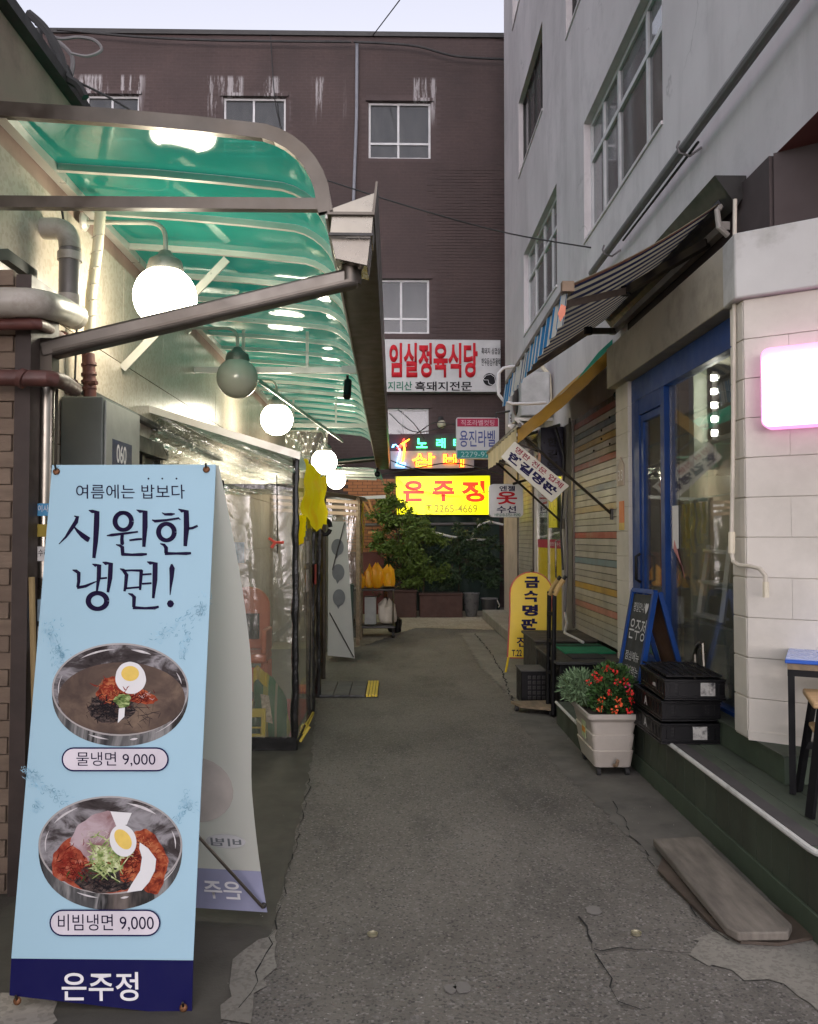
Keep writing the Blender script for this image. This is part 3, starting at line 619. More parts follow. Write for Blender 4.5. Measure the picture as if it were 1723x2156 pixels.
MB().box((2.18,5.5,1.21), (2.24,5.57,1.27)).build('jar', M['black'], ls)
cu = MB().grid(lambda u, v: V(2.12 + .03*math.sin(u*22), 6.42 - u*.10, 1.1 + v*.9 + .02*math.sin(u*9)), 24, 4)
tag(cu.build('curtain', M['clothpink']), 'faded pink cloth hanging inside the blue door', 'curtain')
tag(B((2.2, 5.95, .36), (2.30, 6.05, 2.75)).build('inner_post', mat('pale_green_post', (.30,.34,.26), .4)), 'pale post standing just inside the shop window', 'post')
nt = thing('notice', 'white notice with pink ribbon taped on the shop window', 'notice', (1.925, 5.45, 1.5))
B((1.962, 5.62, 1.42), (1.964, 5.74, 1.72)).build('sheet', M['white'], nt)
MB().prism([(1.960,5.55,1.30),(1.960,5.72,1.42),(1.960,5.70,1.48),(1.960,5.50,1.22)], (.003,0,0)).build('ribbon', mat('pink_ribbon', (.55,.22,.22), .5), nt)

# shop house number
hn = thing('house_number', 'small beige house number plate reading 33 on the block pillar', 'number plate', (1.89, 6.8, 1.9))
p33 = Plane((1.893, 0, 0), (-1, 0, 0))
MB().prism([(1.898,6.70,1.93),(1.898,6.88,1.93),(1.898,6.88,2.10),(1.898,6.79,2.17),(1.898,6.70,2.10)], (-.008,0,0)).build('plate', mat('number_plate_beige', (.42,.34,.28), .5), hn)
letters('33', (1.888,6.86,2.06), (1.888,6.72,2.06), (1.888,6.86,1.97), M['white'], hn)
nt2 = thing('notice_label', 'orange and yellow sticker below the house number plate', 'sticker', (1.89, 6.8, 1.6))
B((1.894,6.72,1.62), (1.899,6.86,1.80)).build('sticker', mat('orange_sticker', (.62,.16,.03), .5), nt2); B((1.892,6.72,1.56), (1.899,6.86,1.62)).build('lower_band', mat('yellow_sticker', (.6,.42,.1), .5), nt2)

# conduit on the shop corner
cd = thing('conduit', 'thin cream conduit running down the shop corner and turning right', 'conduit', (1.77, 4.3, 1.2))
MB().tube([P(1548,420,4.25), P(1546,700,4.22), P(1543,1000,4.22), P(1541,1120,4.22)], .011, 8).build('upper_pipe', mat('cream_conduit', (.50,.46,.38), .5), cd)
MB().tube([P(1541,1120,4.22), P(1541,1165,4.22)], .018, 8).build('coupling', M['wrap'], cd)
MB().tube([P(1541,1165,4.22), P(1544,1182,4.20), P(1556,1190,4.14), P(1580,1192,4.08), P(1600,1197,4.03), P(1612,1212,4.0), P(1613,1228,4.0)], .011, 8).build('bent_pipe', mat('cream_conduit2', (.50,.46,.38), .5), cd)
MB().tube([P(1613,1225,4.0), P(1613,1258,4.0)], .016, 8).build('end_sleeve', M['wrap'], cd)

# lit sign box on the chamfer
lb = thing('lit_sign_box', 'glowing white sign box with pink rim on the block corner', 'sign', c0 + U*.35 + V(0,0,1.6))
pc = Plane(c0 + N*.12, N)
TLp = pc.at(1600, 733); BLp = pc.at(1600, 902); w_ = 1.1
def rrect(o, u, v, w, h, r, k=5):
    pts = []
    for cx, cy, a0 in ((w-r, h-r, 0), (r, h-r, 90), (r, r, 180), (w-r, r, 270)):
        for i in range(k+1): a = R(a0 + 90*i/k); pts.append(o + u*(cx+r*math.cos(a)) + v*(cy+r*math.sin(a)))
    return pts
hgt = (TLp - BLp).length; o_ = V(TLp.x, TLp.y, BLp.z); Zv = V(0,0,1)
MB().prism(rrect(o_ - N*.11, U, Zv, w_, TLp.z-BLp.z, .04), N*.10).build('casing', M['pinkrim'], lb, bev=.006)
MB().prism(rrect(o_ + U*.012 + Zv*.012 - N*.011, U, Zv, w_-.024, TLp.z-BLp.z-.055, .035), N*.008).build('face', M['pinksign'], lb)
# ---------------- platform, step, kick board
pf = thing('shop_platform', 'dark green painted wooden platform with white metal nosing', 'platform', (1.7, 4, 0))
XP = 1.56; YP0, YP1 = 2.95, 5.42
B((XP+.03, YP0+.03, .0), (6.5, YP1, .315)).build('base', M['greendeck'], pf)
me_d = {}
y = 0
for k in range(12):
    x0 = XP + .005 + k*.145
    B((x0, YP0+.005, .316), (x0+.141, YP1-.01, .338)).build('deck_board', M['greentop'], pf, bev=.003)
for k in range(17):
    y0 = YP0 + .03 + k*.146
    if y0 + .14 < YP1: B((XP+.010, y0, .10), (XP+.029, y0+.143, .314)).build('riser_board', M['greendeck'], pf, bev=.002)
for k in range(10):
    x0 = XP + .03 + k*.15; B((x0, YP0+.010, .10), (x0+.147, YP0+.029, .314)).build('riser_board', M['greendeck'], pf, bev=.002)
B((XP-.004, YP0+.02, .0), (XP+.0095, YP1, .105)).build('kick_board', M['greenboard'], pf, bev=.002)
tp = [V(XP-.005, YP1-.02, .335), V(XP-.005, 3.4, .335)] + [V(XP-.005+.13*(1-math.cos(a)), YP0+.125-.13*math.sin(a), .335) for a in (0,.3,.6,.9,1.2,1.57)] + [V(6, YP0-.005, .335)]
MB().tube(tp, .013, 8).build('nosing', M['trim'], pf)
B((XP+.012, YP0+.14, .3385), (XP+.075, YP1-.05, .342)).build('grip_strip', mat('dark_grip_strip', (.06,.055,.055), .9), pf)
B((1.83, 3.84, .339), (6.0, 6.6, .468)).build('step', M['greenboard'], pf, bev=.004)
B((1.82, 3.835, .469), (6.0, 6.59, .478)).build('step_top', M['greentop'], pf)
lp = thing('low_platform', 'lower green step between the planter and the black boxes', 'platform', (1.6, 6.0, 0))
B((1.31, 5.43, 0), (2.05, 6.62, .165)).build('base', M['greendeck'], lp, bev=.003)
B((1.31, 5.43, .166), (2.05, 6.62, .175)).build('top', M['greentop'], lp)
MB().tube([(1.305, 5.43, .172), (1.305, 6.62, .172)], .011, 8).build('nosing', M['trim'], lp)
B((1.56, 5.44, .176), (1.93, 6.60, .33)).build('upper_step', M['greendeck'], lp, bev=.003)

# ---------------- shuttered shops
def shutter(label, y0, y1, X, z0, z1, cols, lit=False):
    s = thing('roller_shutter', label, 'shutter', (X, (y0+y1)/2, z0)); h = .066; n = int((z1-z0)/h)
    for i in range(n):
        zz = z0 + i*h; c = cols(i, n)
        b = MB().box((X-.006, y0, zz), (X+.003, y1, zz+h-.007)); b.box((X-.009, y0, zz), (X-.0062, y1, zz+.008)); b.build('slat', c, s)
    B((X+.004, y0, z0), (X+.01, y1, z1)).build('backing', M['darkmetal'], s)
    B((X-.03, y0-.05, z0), (X+.02, y0-.001, z1)).build('guide_rail', M['steeld'], s); B((X-.03, y1+.001, z0), (X+.02, y1+.05, z1)).build('guide_rail', M['steeld'], s)
    return s
SH = {k: mat('shutter_' + k, c, .45, .1, var=.15, scale=2.5, dirt=(.16,.15,.12), damt=.5, dscale=2) for k, c in dict(tan2=(.36,.33,.26), grey=(.42,.40,.36), blue=(.10,.15,.20), red=(.34,.06,.05), yellow=(.45,.28,.06), tan=(.40,.30,.15), pink=(.42,.17,.15), grey2=(.36,.345,.31), steelblue=(.16,.24,.28)).items()}
pat = {2:'grey2', 4:'pink', 7:'yellow', 11:'steelblue', 15:'red', 19:'tan', 22:'blue', 26:'red', 29:'yellow', 31:'blue', 33:'red'}
s1 = shutter('tall roller shutter with coloured slats beside the block pillar', 7.02, 9.0, 2.0, .50, 2.80, lambda i, n: SH[pat.get(i, ('grey', 'grey2', 'grey', 'tan2')[i % 4])])
for k in range(5): MB().sphere((1.992, 7.5+(k % 3)*.3, 2.36+(k//3)*.082+ (k%2)*.164), .012, 8, 6).build('vent_hole', M['blackink'], s1)
shutter('yellow-lit grey roller shutter beyond the blank door', 11.88, 13.32, 2.04, .15, 2.6, lambda i, n: SH['grey'])
# glazed door with yellow panel
yd = thing('shop_door', 'glazed shop door with yellow lower panel and red strip', 'door', (2.03, 10.6, .15))
fr = MB()
for ya, yb, za, zb in ((9.68,9.76,.15,2.75), (11.46,11.54,.15,2.75), (10.58,10.64,.15,2.75), (9.76,11.46,2.65,2.75)): fr.box((2.0, ya, za), (2.05, yb, zb))
fr.build('frame', M['alu'], yd)
B((2.02, 9.765, .18), (2.035, 11.455, 1.36)).build('lower_panel', mat('yellow_door_film', (.62,.47,.02), .35, var=.1), yd)
B((2.018, 9.765, 1.36), (2.034, 11.455, 1.47)).build('red_strip', M['crimson'], yd)
letters('명판옷수선', (2.012, 10.55, 1.44), (2.012, 9.85, 1.44), (2.012, 10.55, 1.39), M['white'], yd)
B((2.02, 9.765, 1.47), (2.026, 11.455, 2.65)).build('pane', M['shopglass'], yd)
B((2.10, 9.765, 1.47), (2.11, 11.455, 2.65)).build('inner_blind', mat('pale_green_blind', (.35,.42,.34), .6), yd)
MB().tube([(1.99,9.85,1.0),(1.95,9.85,1.02),(1.95,9.85,1.45),(1.99,9.85,1.47)], .012, 8).build('handle', M['steel'], yd)
ysq = thing('door_poster', 'small lit yellow poster on the upper glazed door', 'poster', (2.0, 10.2, 1.7))
B((1.99, 9.98, 1.62), (1.998, 10.5, 2.02)).build('sheet', mat('yellow_poster', (.75,.68,.02), .4), ysq)
letters('수선', (1.985, 10.45, 1.95), (1.985, 10.03, 1.95), (1.985, 10.45, 1.7), M['olivelit'], ysq)
tag(B((1.62, 11.2, 0), (2.05, 15.05, .17)).build('door_step', M['concrete_lt'], bev=.02), 'low concrete step in front of the far right shops', 'step')

# ---------------- striped awning
aw = thing('striped_awning', 'retractable awning with blue and white striped valance over the corner shop', 'awning', (1.5, 6, 3.2))
Ya, Yb = 4.78, 7.35; XF = 1.03
def awp(t, y): z1 = 2.97 - (y-Ya)*.03; return V(XF + (1.98-XF)*t, y, z1 + (3.50-z1)*t - .035*math.sin(math.pi*t))
MB().grid(lambda u, v: awp(u, Ya + (Yb-Ya)*v) + V(0,0,.02), 10, 24).build('canvas', M['awn'], aw)
def val(u, v): y = Ya + (Yb-Ya)*u; p = awp(0, y); d = .20 + .02*abs(math.sin(y*14)); return V(p.x - .012 - .03*v + .012*math.sin(y*28), y, p.z - d*v)
MB().grid(lambda u, v: awp(u*.96+.01, Ya + .002 + .055*v) + V(0,0,.014), 10, 2).build('edge_stripe', mat('faded_orange_stripe', (.50,.24,.15), .7), aw)
MB().grid(val, 90, 4).build('valance', M['valance'], aw)
MB().bar(awp(0, Ya), awp(0, Yb), .05, .035).build('front_bar', mat('dull_awning_bar', (.22,.20,.17), .4, .5), aw)
MB().tube([(1.97, Ya, 3.50), (1.97, Yb, 3.50)], .045, 10).build('roller', mat('rolled_canvas', (.05,.05,.06), .7), aw)
MB().prism([(1.86,Ya-.12,3.60),(2.045,Ya-.12,3.60),(2.045,Ya-.12,3.50),(1.99,Ya-.12,3.42)], (0,Yb-Ya+.2,0)).build('hood', M['darkmetal'], aw)
MB().bar((1.98,Ya+.02,3.36), (1.98,Yb,3.36), .05, .05).build('mounting_bar', mat('pale_mounting_bar', (.30,.28,.25), .5, .3), aw)
MB().tube([(1.99,Ya+.03,3.52),(1.92,Ya+.0,3.44),(1.93,Ya,3.34),(1.99,Ya+.02,3.30)], .018, 8).build('end_hook', mat('pale_hook', (.32,.30,.27), .5), aw)
for ye, s in ((Ya+.25, 1), (Yb-.12, -1)):
    el = V(1.60, ye + s*.55, 3.20)
    MB().bar((1.96, ye, 3.34), el, .045, .05).build('upper_arm', M['steeld'], aw); MB().bar(el, awp(0, ye)+V(.02,0,-.02), .035, .045).build('fore_arm', mat('bronze_arm', (.16,.13,.11), .4, .4), aw)
    MB().tube([el+V(0,0,-.03), el+V(0,0,.03)], .035, 10).build('elbow', M['black'], aw)
MB().obox(awp(0, Ya)+V(-.01,-.02,0), (.07,.05,.06)).build('end_cap', mat('brown_end_cap', (.18,.12,.07), .6), aw)
MB().prism([P(1182,640,Ya-.03), P(1192,645,Ya-.03), P(1190,662,Ya-.03), P(1180,678,Ya-.03), P(1175,660,Ya-.03)], (0,.004,0)).build('loose_tag', mat('orange_tag', (.6,.2,.12), .6), aw)

# ---------------- amber awning
aa = thing('amber_awning', 'amber canvas awning with cream scalloped valance over the shuttered shop', 'awning', (1.6, 8.5, 2.6))
A0, A1 = P(1310, 722, 7.42), P(1090, 903, 7.42); A0.x = 2.03
XA = A1.x; ZA = A1.z; YA0, YA1 = 7.42, 9.65
def aap(t, y): return V(XA + (2.03-XA)*t, y, ZA + (A0.z-ZA)*t - .03*math.sin(math.pi*t))
MB().grid(lambda u, v: aap(u, YA0 + (YA1-YA0)*v), 8, 14).build('canvas', M['amber'], aa)
MB().grid(lambda u, v: aap(u, YA0-.004) + V(0, -.01*math.sin(u*9), -.13*v - .004*math.sin(u*30)), 20, 3).build('side_valance', M['amber'], aa)
MB().grid(lambda u, v: aap(0, YA0 + (YA1-YA0)*u) + V(-.01 - .008*math.sin(u*60), 0, -(.17 + .02*abs(math.sin(u*24)))*v), 120, 3).build('front_valance', M['creamcanvas'], aa)
MB().tube([aap(0, YA0-.12)+V(0,0,.02), aap(0, YA1+.1)+V(0,0,.02)], .022, 8).build('front_pole', M['darkmetal'], aa)
for y, e in ((YA0+.02, V(2.0, YA0+.02, 1.70)), (YA1, V(2.0, YA1, 1.66))): MB().tube([aap(0, y)+V(0,0,-.02), e], .013, 8).build('strut', M['steeld'], aa)
MB().tube([(2.0, YA0+.02, 1.66), (2.0, YA0+.02, 1.76)], .03, 8).build('clamp', M['darkmetal'], aa); MB().tube([(2.0, YA1, 1.60), (2.0, YA1, 1.72)], .035, 8).build('clamp', M['steeld'], aa)
gc = MB().prism([P(1262,740,7.6), P(1305,700,7.6), P(1312,722,7.6), P(1205,812,7.6)], (0,.05,0)); tag(gc.build('green_tarp', M['greencanvas']), 'folded green canvas strip above the amber awning', 'tarpaulin')
tag(MB().sphere((1.98,7.15,2.72), .035, 10, 8).tube([(1.98,7.15,2.72),(1.93,7.05,2.74)], .028, 8).tube([(2.04,7.2,2.80),(1.98,7.15,2.72)], .012, 6).build('security_camera', M['black']), 'small black security camera above the block pillar', 'camera')

# ---------------- signs
def board(name, label, cat, Y, quad, casem, thick=.08, facem=None, group=None, rnd=0):
    pl = PL(Y); q = [pl.at(*p) for p in quad]; c = sum(q, V(0,0,0)) / len(q); o = thing(name, label, cat, c, group)
    if rnd:
        xa, xb = q[0].x, q[1].x; za, zb = q[3].z, q[0].z; q = rrect(V(xa, Y, za), V(1,0,0), V(0,0,1), xb-xa, zb-za, rnd)
    MB().prism(q, (0, thick, 0)).build('casing', casem, o, bev=.004)
    if facem:
        cc = c.copy(); MB().prism([cc + (p-cc)*.975 + V(0,-.004,0) for p in q], (0, .006, 0)).build('face', facem, o)
    return o, pl
# butcher restaurant sign on the brick
o, pl = board('restaurant_sign', 'wide white sign with tall red letters on the brown brick wall', 'sign', 17.2, [(797,714),(1054,716),(1055,825),(800,825)], M['signwhite'], .25)
lq('임실정육식당', pl, 820, 722, 1006, 795, M['redink'], o, bold=.035, off=.012, ext=.01)
lq('지리산', pl, 817, 803, 868, 822, M['greenink'], o, bold=.02, off=.008); lq('흑돼지전문', pl, 874, 803, 994, 823, M['blackink'], o, bold=.02, off=.008)
lq('흑돼지 삼겹살', pl, 1014, 732, 1054, 746, M['blackink'], o, bold=.01, off=.008); lq('한우등심주물럭', pl, 1014, 754, 1054, 770, M['blackink'], o, bold=.01, off=.008)
cc = pl.at(1031, 799, .006); MB().prism([cc + V(.135*math.cos(a), 0, .135*math.sin(a)) for a in [k*.262 for k in range(24)]], (0,-.004,0)).build('emblem_disc', M['blackink'], o)
MB().tube([pl.at(x, y, .016) for x, y in ((1018,797),(1024,790),(1034,788),(1042,794),(1044,806),(1038,811),(1030,808),(1028,800),(1020,800),(1018,797))], .006, 6).build('emblem_line', M['white'], o)
# neon singing-room sign
o, pl = board('neon_sign', 'neon sign with green and yellow tube letters over grey board', 'sign', 16.9, [(815,914),(1000,912),(1000,986),(820,988)], mat('neon_backing', (.07,.05,.06), .6, spec=.1), .2)
MB().prism([pl.at(822,950,.004), pl.at(998,948,.004), pl.at(998,985,.004), pl.at(824,987,.004)], (0,-.004,0)).build('lower_panel', mat('pale_neon_panel', (.42,.38,.40), .6, spec=.1), o)  # panel colour made paler to stand for glow spilling from the tubes
for s, x0, x1 in (('노', 877, 900), ('래', 919, 938), ('타', 955, 975)): lq(s, pl, x0, 923, x1, 943, M['neong'], o, neon=.022, off=.05)
for s, x0, x1 in (('삼', 868, 916), ('비', 934, 977)):
    lq(s, pl, x0-1, 953, x1+1, 984, M['redlit'], o, bold=.05, off=.012); lq(s, pl, x0, 954, x1, 983, M['neony'], o, neon=.016, off=.05)  # red backing letters imitate the halo around the yellow tubes
MB().tube([pl.at(x, y, .06) for x, y in ((862,924),(851,932),(845,935),(850,934),(852,945),(850,960),(847,975))], .02, 6).build('neon_tube', M['neony'], o)
MB().tube([pl.at(x, y, .05) for x, y in ((838,945),(846,936),(850,925),(854,940))], .03, 6).build('neon_tube', M['neonr'], o)
MB().tube([pl.at(x, y, .06) for x, y in ((830,940),(826,942),(828,937),(834,936),(840,942),(843,950),(838,968),(834,980),(852,983),(854,976),(836,976))], .012, 6).build('neon_tube', M['neonb'], o)
# main lit yellow sign
o, pl = board('lit_restaurant_sign', 'glowing yellow sign box with three large red letters', 'sign', 16.4, [(832,1003),(1033,1001),(1034,1084),(834,1084)], mat('sign_casing', (.5,.45,.02), .4), .22, M['ysignlit'])
lq('은', pl, 849, 1012, 893, 1056, M['redlit'], o, bold=.04, off=.016); lq('주', pl, 911, 1012, 957, 1056, M['redlit'], o, bold=.04, off=.016); lq('정', pl, 972, 1012, 1021, 1057, M['redlit'], o, bold=.04, off=.016)
lq('T.2265-4669', pl, 897, 1062, 1006, 1080, M['olivelit'], o, off=.016, bold=.025)
# label shop projecting sign
o, pl = board('label_shop_sign', 'white projecting sign with crimson top and teal bottom bands', 'sign', 14.4, [(961,879),(1051,879),(1051,966),(961,966)], M['signwhite'], .12, None, rnd=.03)
MB().prism([pl.at(963,881,.002), pl.at(1049,881,.002), pl.at(1049,898,.002), pl.at(963,898,.002)], (0,-.004,0)).build('top_band', M['crimson'], o)
MB().prism([pl.at(963,948,.002), pl.at(1049,948,.002), pl.at(1049,964,.002), pl.at(963,964,.002)], (0,-.004,0)).build('bottom_band', M['teal'], o)
lq('직조라벨컷팅', pl, 971, 884, 1041, 896, mat('pale_pink_ink', (.6,.35,.4), .5), o, off=.008); lq('용진라벨', pl, 968, 906, 1043, 941, mat('blue_ink', (.04,.06,.22), .5), o, off=.008, bold=.01); lq('2279-975', pl, 971, 951, 1038, 962, mat('pale_teal_ink', (.3,.5,.48), .5), o, off=.008)
MB().tube([pl.at(1045,870), pl.at(1078,865)], .02, 8).tube([pl.at(1045,870), pl.at(1045,880)], .015, 8).build('bracket', M['darkmetal'], o)
# mending sign
o, pl = board('mending_sign', 'white rounded sign box with a single large red letter', 'sign', 12.3, [(1031,1019),(1102,1019),(1102,1089),(1031,1089)], M['whitemetal'], .14, None, rnd=.06)
lq('엔젤', pl, 1052, 1023, 1085, 1034, M['navy'], o, off=.006, bold=.02); lq('옷', pl, 1046, 1035, 1089, 1062, M['redink'], o, off=.006, bold=.03); lq('수선', pl, 1046, 1065, 1087, 1080, M['navy'], o, off=.006, bold=.02); lq('HP.010-3751-9590', pl, 1042, 1081, 1096, 1087, M['greenink'], o, off=.006, bold=.01)
MB().tube([pl.at(1080,1019), pl.at(1110,1010)], .02, 8).build('bracket', M['darkmetal'], o)
# tilted nameplate sign
pl = PL(7.36); q = [pl.at(*p) for p in ((1084,929),(1199,1023),(1161,1058),(1055,962))]
o = thing('tilted_sign', 'cream sign with navy and red letters hung slanting from the awning strut', 'sign', sum(q, V(0,0,0))/4)
MB().prism(q, (0,.015,0)).build('panel', mat('cream_sign_panel', (.56,.55,.46), .5, var=.05), o, bev=.003)
def qq(a, b, c_, d): # sub-rectangle in sign coordinates
    U_, D_ = q[1]-q[0], q[3]-q[0]; n = V(0,-.006,0); return q[0]+U_*a+D_*b+n, q[0]+U_*c_+D_*b+n, q[0]+U_*a+D_*d+n
letters('명판 전문 업체', *qq(.08,.10,.93,.38), mat('maroon_ink', (.25,.01,.03), .5), o, bold=.02); letters('한길명판', *qq(.06,.46,.92,.90), M['navy'], o, bold=.045)
# vertical dark sign
o, pl = board('vertical_sign', 'unlit dark navy vertical sign box beside the grey pillar', 'sign', 9.62, [(1139,900),(1187,898),(1187,1000),(1139,1002)], mat('navy_sign_case', (.02,.02,.05), .35), .2)
for k, s in enumerate('한길명'): lq(s, pl, 1153, 921+k*25, 1174, 940+k*25, mat('faded_letter', (.006,.006,.012), .6), o, off=.006, bold=.03)
# painted sign above the far door
o, pl = board('small_white_sign', 'small white sign with black letter under the air conditioner', 'sign', 12.9, [(1072,868),(1105,868),(1105,892),(1072,892)], M['signwhite'], .1)
lq('용', pl, 1074, 870, 1086, 890, M['blackink'], o, off=.006, bold=.03)
# oval standing sign
os_ = thing('standing_sign', 'yellow round-topped pavement sign with navy letters and red rim', 'sign', V(1.45, 9.1, 0))
pl = Plane((1.3, 9.1, 0), (0, -1, .12)); 
def oval(inset, off):
    pts = []
    cx = 1117; rr = 46 - inset
    for k in range(0, 13): a = math.pi*(1 - k/12); pts.append(pl.at(cx+2 + rr*math.cos(a), 1249 - rr*math.sin(a)*1.0, off))
    pts += [pl.at(1161-inset, 1300, off), pl.at(1156-inset, 1388-inset, off), pl.at(1068+inset, 1386-inset, off), pl.at(1073+inset, 1290, off)]
    return pts
MB().prism(oval(0, 0), (0,.03,0)).build('rim', mat('red_rim', (.45,.06,.03), .4), os_); MB().prism(oval(2.6, .003), (0,-.004,0)).build('panel', M['yellowsign'], os_)
for k, s in enumerate('금속명판'): lq(s, pl, 1105-k*2.5, 1214+k*29.5, 1136-k*1.5, 1238+k*29.5, M['navy'], os_, off=.012, bold=.05)
lq('전', pl, 1088, 1341, 1112, 1362, M['navy'], os_, off=.012, bold=.02); lq('T.22', pl, 1078, 1368, 1099, 1382, M['navy'], os_, off=.012, bold=.02)
for x in (1068, 1150): MB().tube([pl.at(x+3, 1384), PZ(x-3, 1416)], .013, 8).build('leg', M['yellowsign'], os_)
MB().tube([pl.at(1073,1300,-.03), PZ(1072,1372)], .010, 8).tube([pl.at(1155,1300,-.03), PZ(1150,1372)], .010, 8).build('rear_stay', M['darkmetal'], os_)
MB().sphere(pl.at(1119,1202), .02, 8, 6).build('top_knob', M['steel'], os_)

# ---------------- air conditioner, racks and cables over the amber awning
ac = thing('air_conditioner', 'pale outdoor air conditioner unit on a wall bracket', 'air conditioner', (1.85, 10.9, 3.0))
B((1.62, 10.4, 3.05), (2.0, 11.25, 3.62)).build('case', mat('aged_white_case', (.45,.45,.44), .5, dirt=(.2,.2,.19)), ac, bev=.02)
MB().lathe([(.21,0),(.22,.012),(.20,.02)], (1.62,10.78,3.33), 24, Matrix.Rotation(R(-90),3,'Y')).build('fan_grille', M['darkmetal'], ac)
for y in (10.5, 11.1): MB().bar((2.05,y,3.02), (1.55,y,3.02), .04, .04).bar((2.05,y,2.72), (1.58,y,3.0), .03, .03).build('bracket', M['alu'], ac)
MB().tube([(1.65,10.6,3.62),(1.7,10.55,3.75),(1.85,10.55,3.8),(2.0,10.5,3.6),(2.02,10.45,3.1)], .03, 8).build('hose', M['wrap'], ac)
pr = thing('pipe_loop', 'white bent pipe loop sticking out beside the striped valance', 'pipe', P(1060, 810, 8.6))
MB().tube([P(x, y, 8.6) for x, y in ((1120,770),(1075,772),(1060,775),(1050,786),(1048,810),(1050,830),(1060,843),(1080,850),(1110,850),(1150,848))], .017, 8).build('pipe', M['whitemetal'], pr)
da = thing('dark_canopy', 'small dark metal canopy with glints under the air conditioner', 'canopy', (1.7, 11, 2.8))
MB().prism([(1.45,10.0,2.72),(2.04,10.0,2.90),(2.04,10.0,2.86),(1.45,10.0,2.68)], (0,2.4,0)).build('roof', mat('dark_glossy_canopy', (.03,.03,.02), .15, .2, bump=.8, bscale=9), da)
for y in (10.1, 12.3): MB().bar((1.5,y,2.68), (2.04,y,2.45), .02, .02).build('strut', M['steeld'], da)
for k, pts in enumerate([((1200,880),(1196,950),(1199,1010),(1192,1080),(1195,1180),(1190,1290)), ((1170,900),(1188,960),(1186,1040),(1181,1120),(1186,1200))]):
    tag(MB().tube([P(x, y, 9.45-k*.05) for x, y in pts], .012, 6).build('hanging_cable', M['cable'] if k else M['cablegrey']), ('grey cable strapped down the grey-brown pillar' if not k else 'black cable hanging in front of the navy vertical sign'), 'cable')
# standing bamboo gate / small lattice omitted; white floor cable
tag(MB().tube([P(1190,1290,9.3), V(1.9,9.0,.56), V(1.75,8.4,.52), V(1.8,7.8,.50)], .014, 6).build('floor_cable', M['whitemetal']), 'white cable trailing down behind the black boxes', 'cable')

# ================================================================== LEFT SIDE
XW = -1.72
lw = thing('left_building', 'low restaurant building with cream granite tile wall on the left', 'building', (XW, 8, 0))
B((XW-4, 1.2, 0), (XW-.03, 17.0, 3.84)).build('wall_core', M['leftwall'], lw)
B((XW-4, 1.1, 3.841), (XW+.03, 17.02, 3.90)).build('parapet', M['darkmetal'], lw)
ty = 1.6; tw, th = .9, .62
while ty < 16.6:
    for r in range(5):
        z0 = .12 + r*th; z1 = min(z0+th-.006, 3.30)
        B((XW-.03, ty, z0), (XW - random.uniform(0,.0015), ty+tw-.006, z1)).build('granite_tile', M['granite'], lw)
    ty += tw
B((XW-.03, 1.6, 0), (XW+.01, 16.6, .115)).build('skirting', M['concrete'], lw)
# old brick lean-to at the near left
lt = thing('brick_lean_to', 'rough brick lean-to with dark corner post at the left edge', 'shed', (-1.8, 3.4, 0))
B((-2.6, 3.52, 0), (-1.615, 3.78, 2.62)).build('core', mat('old_brown_mortar', (.20,.15,.11), .9, var=.2), lt)
for r in range(37):
    for k in range(5):
        x0 = -2.55 + k*.205 + (r % 2)*.10 - .1
        a, e = max(x0, -2.6), min(x0+.202, -1.612)
        if e - a > .03: B((a, 3.500+random.uniform(0,.006), .02+r*.071), (e, 3.525, .02+r*.071+.068)).build('brick', M['oldbrick'], lt, bev=.003)
B((-1.611, 3.49, 0), (-1.545, 3.78, 2.62)).build('corner_post', mat('brown_steel_post', (.045,.032,.027), .5, var=.3), lt)
MB().prism([(-2.6,3.1,2.56),(-1.80,3.4,2.64),(-1.70,3.6,2.72),(-1.70,3.9,2.72),(-2.6,3.9,2.72)], (0,0,.05)).build('eave', M['darkmetal'], lt)
# lane things against the wall: pipes
pv = thing('drain_pipes', 'fat grey drain pipes with elbows on the upper granite wall', 'pipe', (-1.6, 4.0, 2.4))
def T3(pts, r, n=14): return MB().tube(pts, r, n)
def arc(a, b, c_, n=7): # quadratic bend
    a, b, c_ = Vector(a), Vector(b), Vector(c_); return [a*(1-t)**2 + b*2*t*(1-t) + c_*t*t for t in [i/n for i in range(n+1)]]
vp = P(148, 490, 4.0); vx, vy = vp.x, 4.0
MB().tube([(XW, vy, vp.z+.02)] + arc((XW+.06,vy,vp.z+.02), (vx,vy,vp.z+.02), (vx,vy,vp.z-.08)), .052, 16).build('elbow', M['pvc'], pv)
MB().tube([(vx,vy,vp.z-.08), (vx,vy,vp.z-.33)], .050, 16).build('dark_sleeve', M['pvcdark'], pv); MB().tube([(vx,vy,vp.z-.10),(vx,vy,vp.z-.14)], .058, 16).build('collar', M['pvc'], pv)
MB().tube([(vx,vy,vp.z-.31),(vx,vy,vp.z-.38)], .058, 16).build('collar', M['pvc'], pv)
p1 = P(-30,636,3.36)
MB().tube([p1, P(60,637,3.38)] + arc(P(60,637,3.38), P(112,640,3.42), P(150,662,4.0)), .060, 16).build('long_pipe', M['pvc'], pv); MB().tube([P(146,660,4.08), P(158,666,4.16)], .068, 16).build('end_collar', M['pvc'], pv)
rp = thing('red_pipes', 'two red-brown gas pipes with joints crossing the post', 'pipe', (-1.6, 3.9, 2.1))
MB().tube([P(-30,684,3.40), P(70,682,3.41)] + arc(P(80,682,3.42), P(95,684,3.5), P(108,697,3.8)) + [P(138,715,4.15)], .024, 12).build('upper_pipe', M['rust'], rp)
MB().tube([P(-30,795,3.36), P(100,797,3.40)] + arc(P(110,798,3.42), P(130,800,3.5), P(145,812,3.75)) + [P(158,820,3.95)], .034, 12).build('lower_pipe', M['rust'], rp)
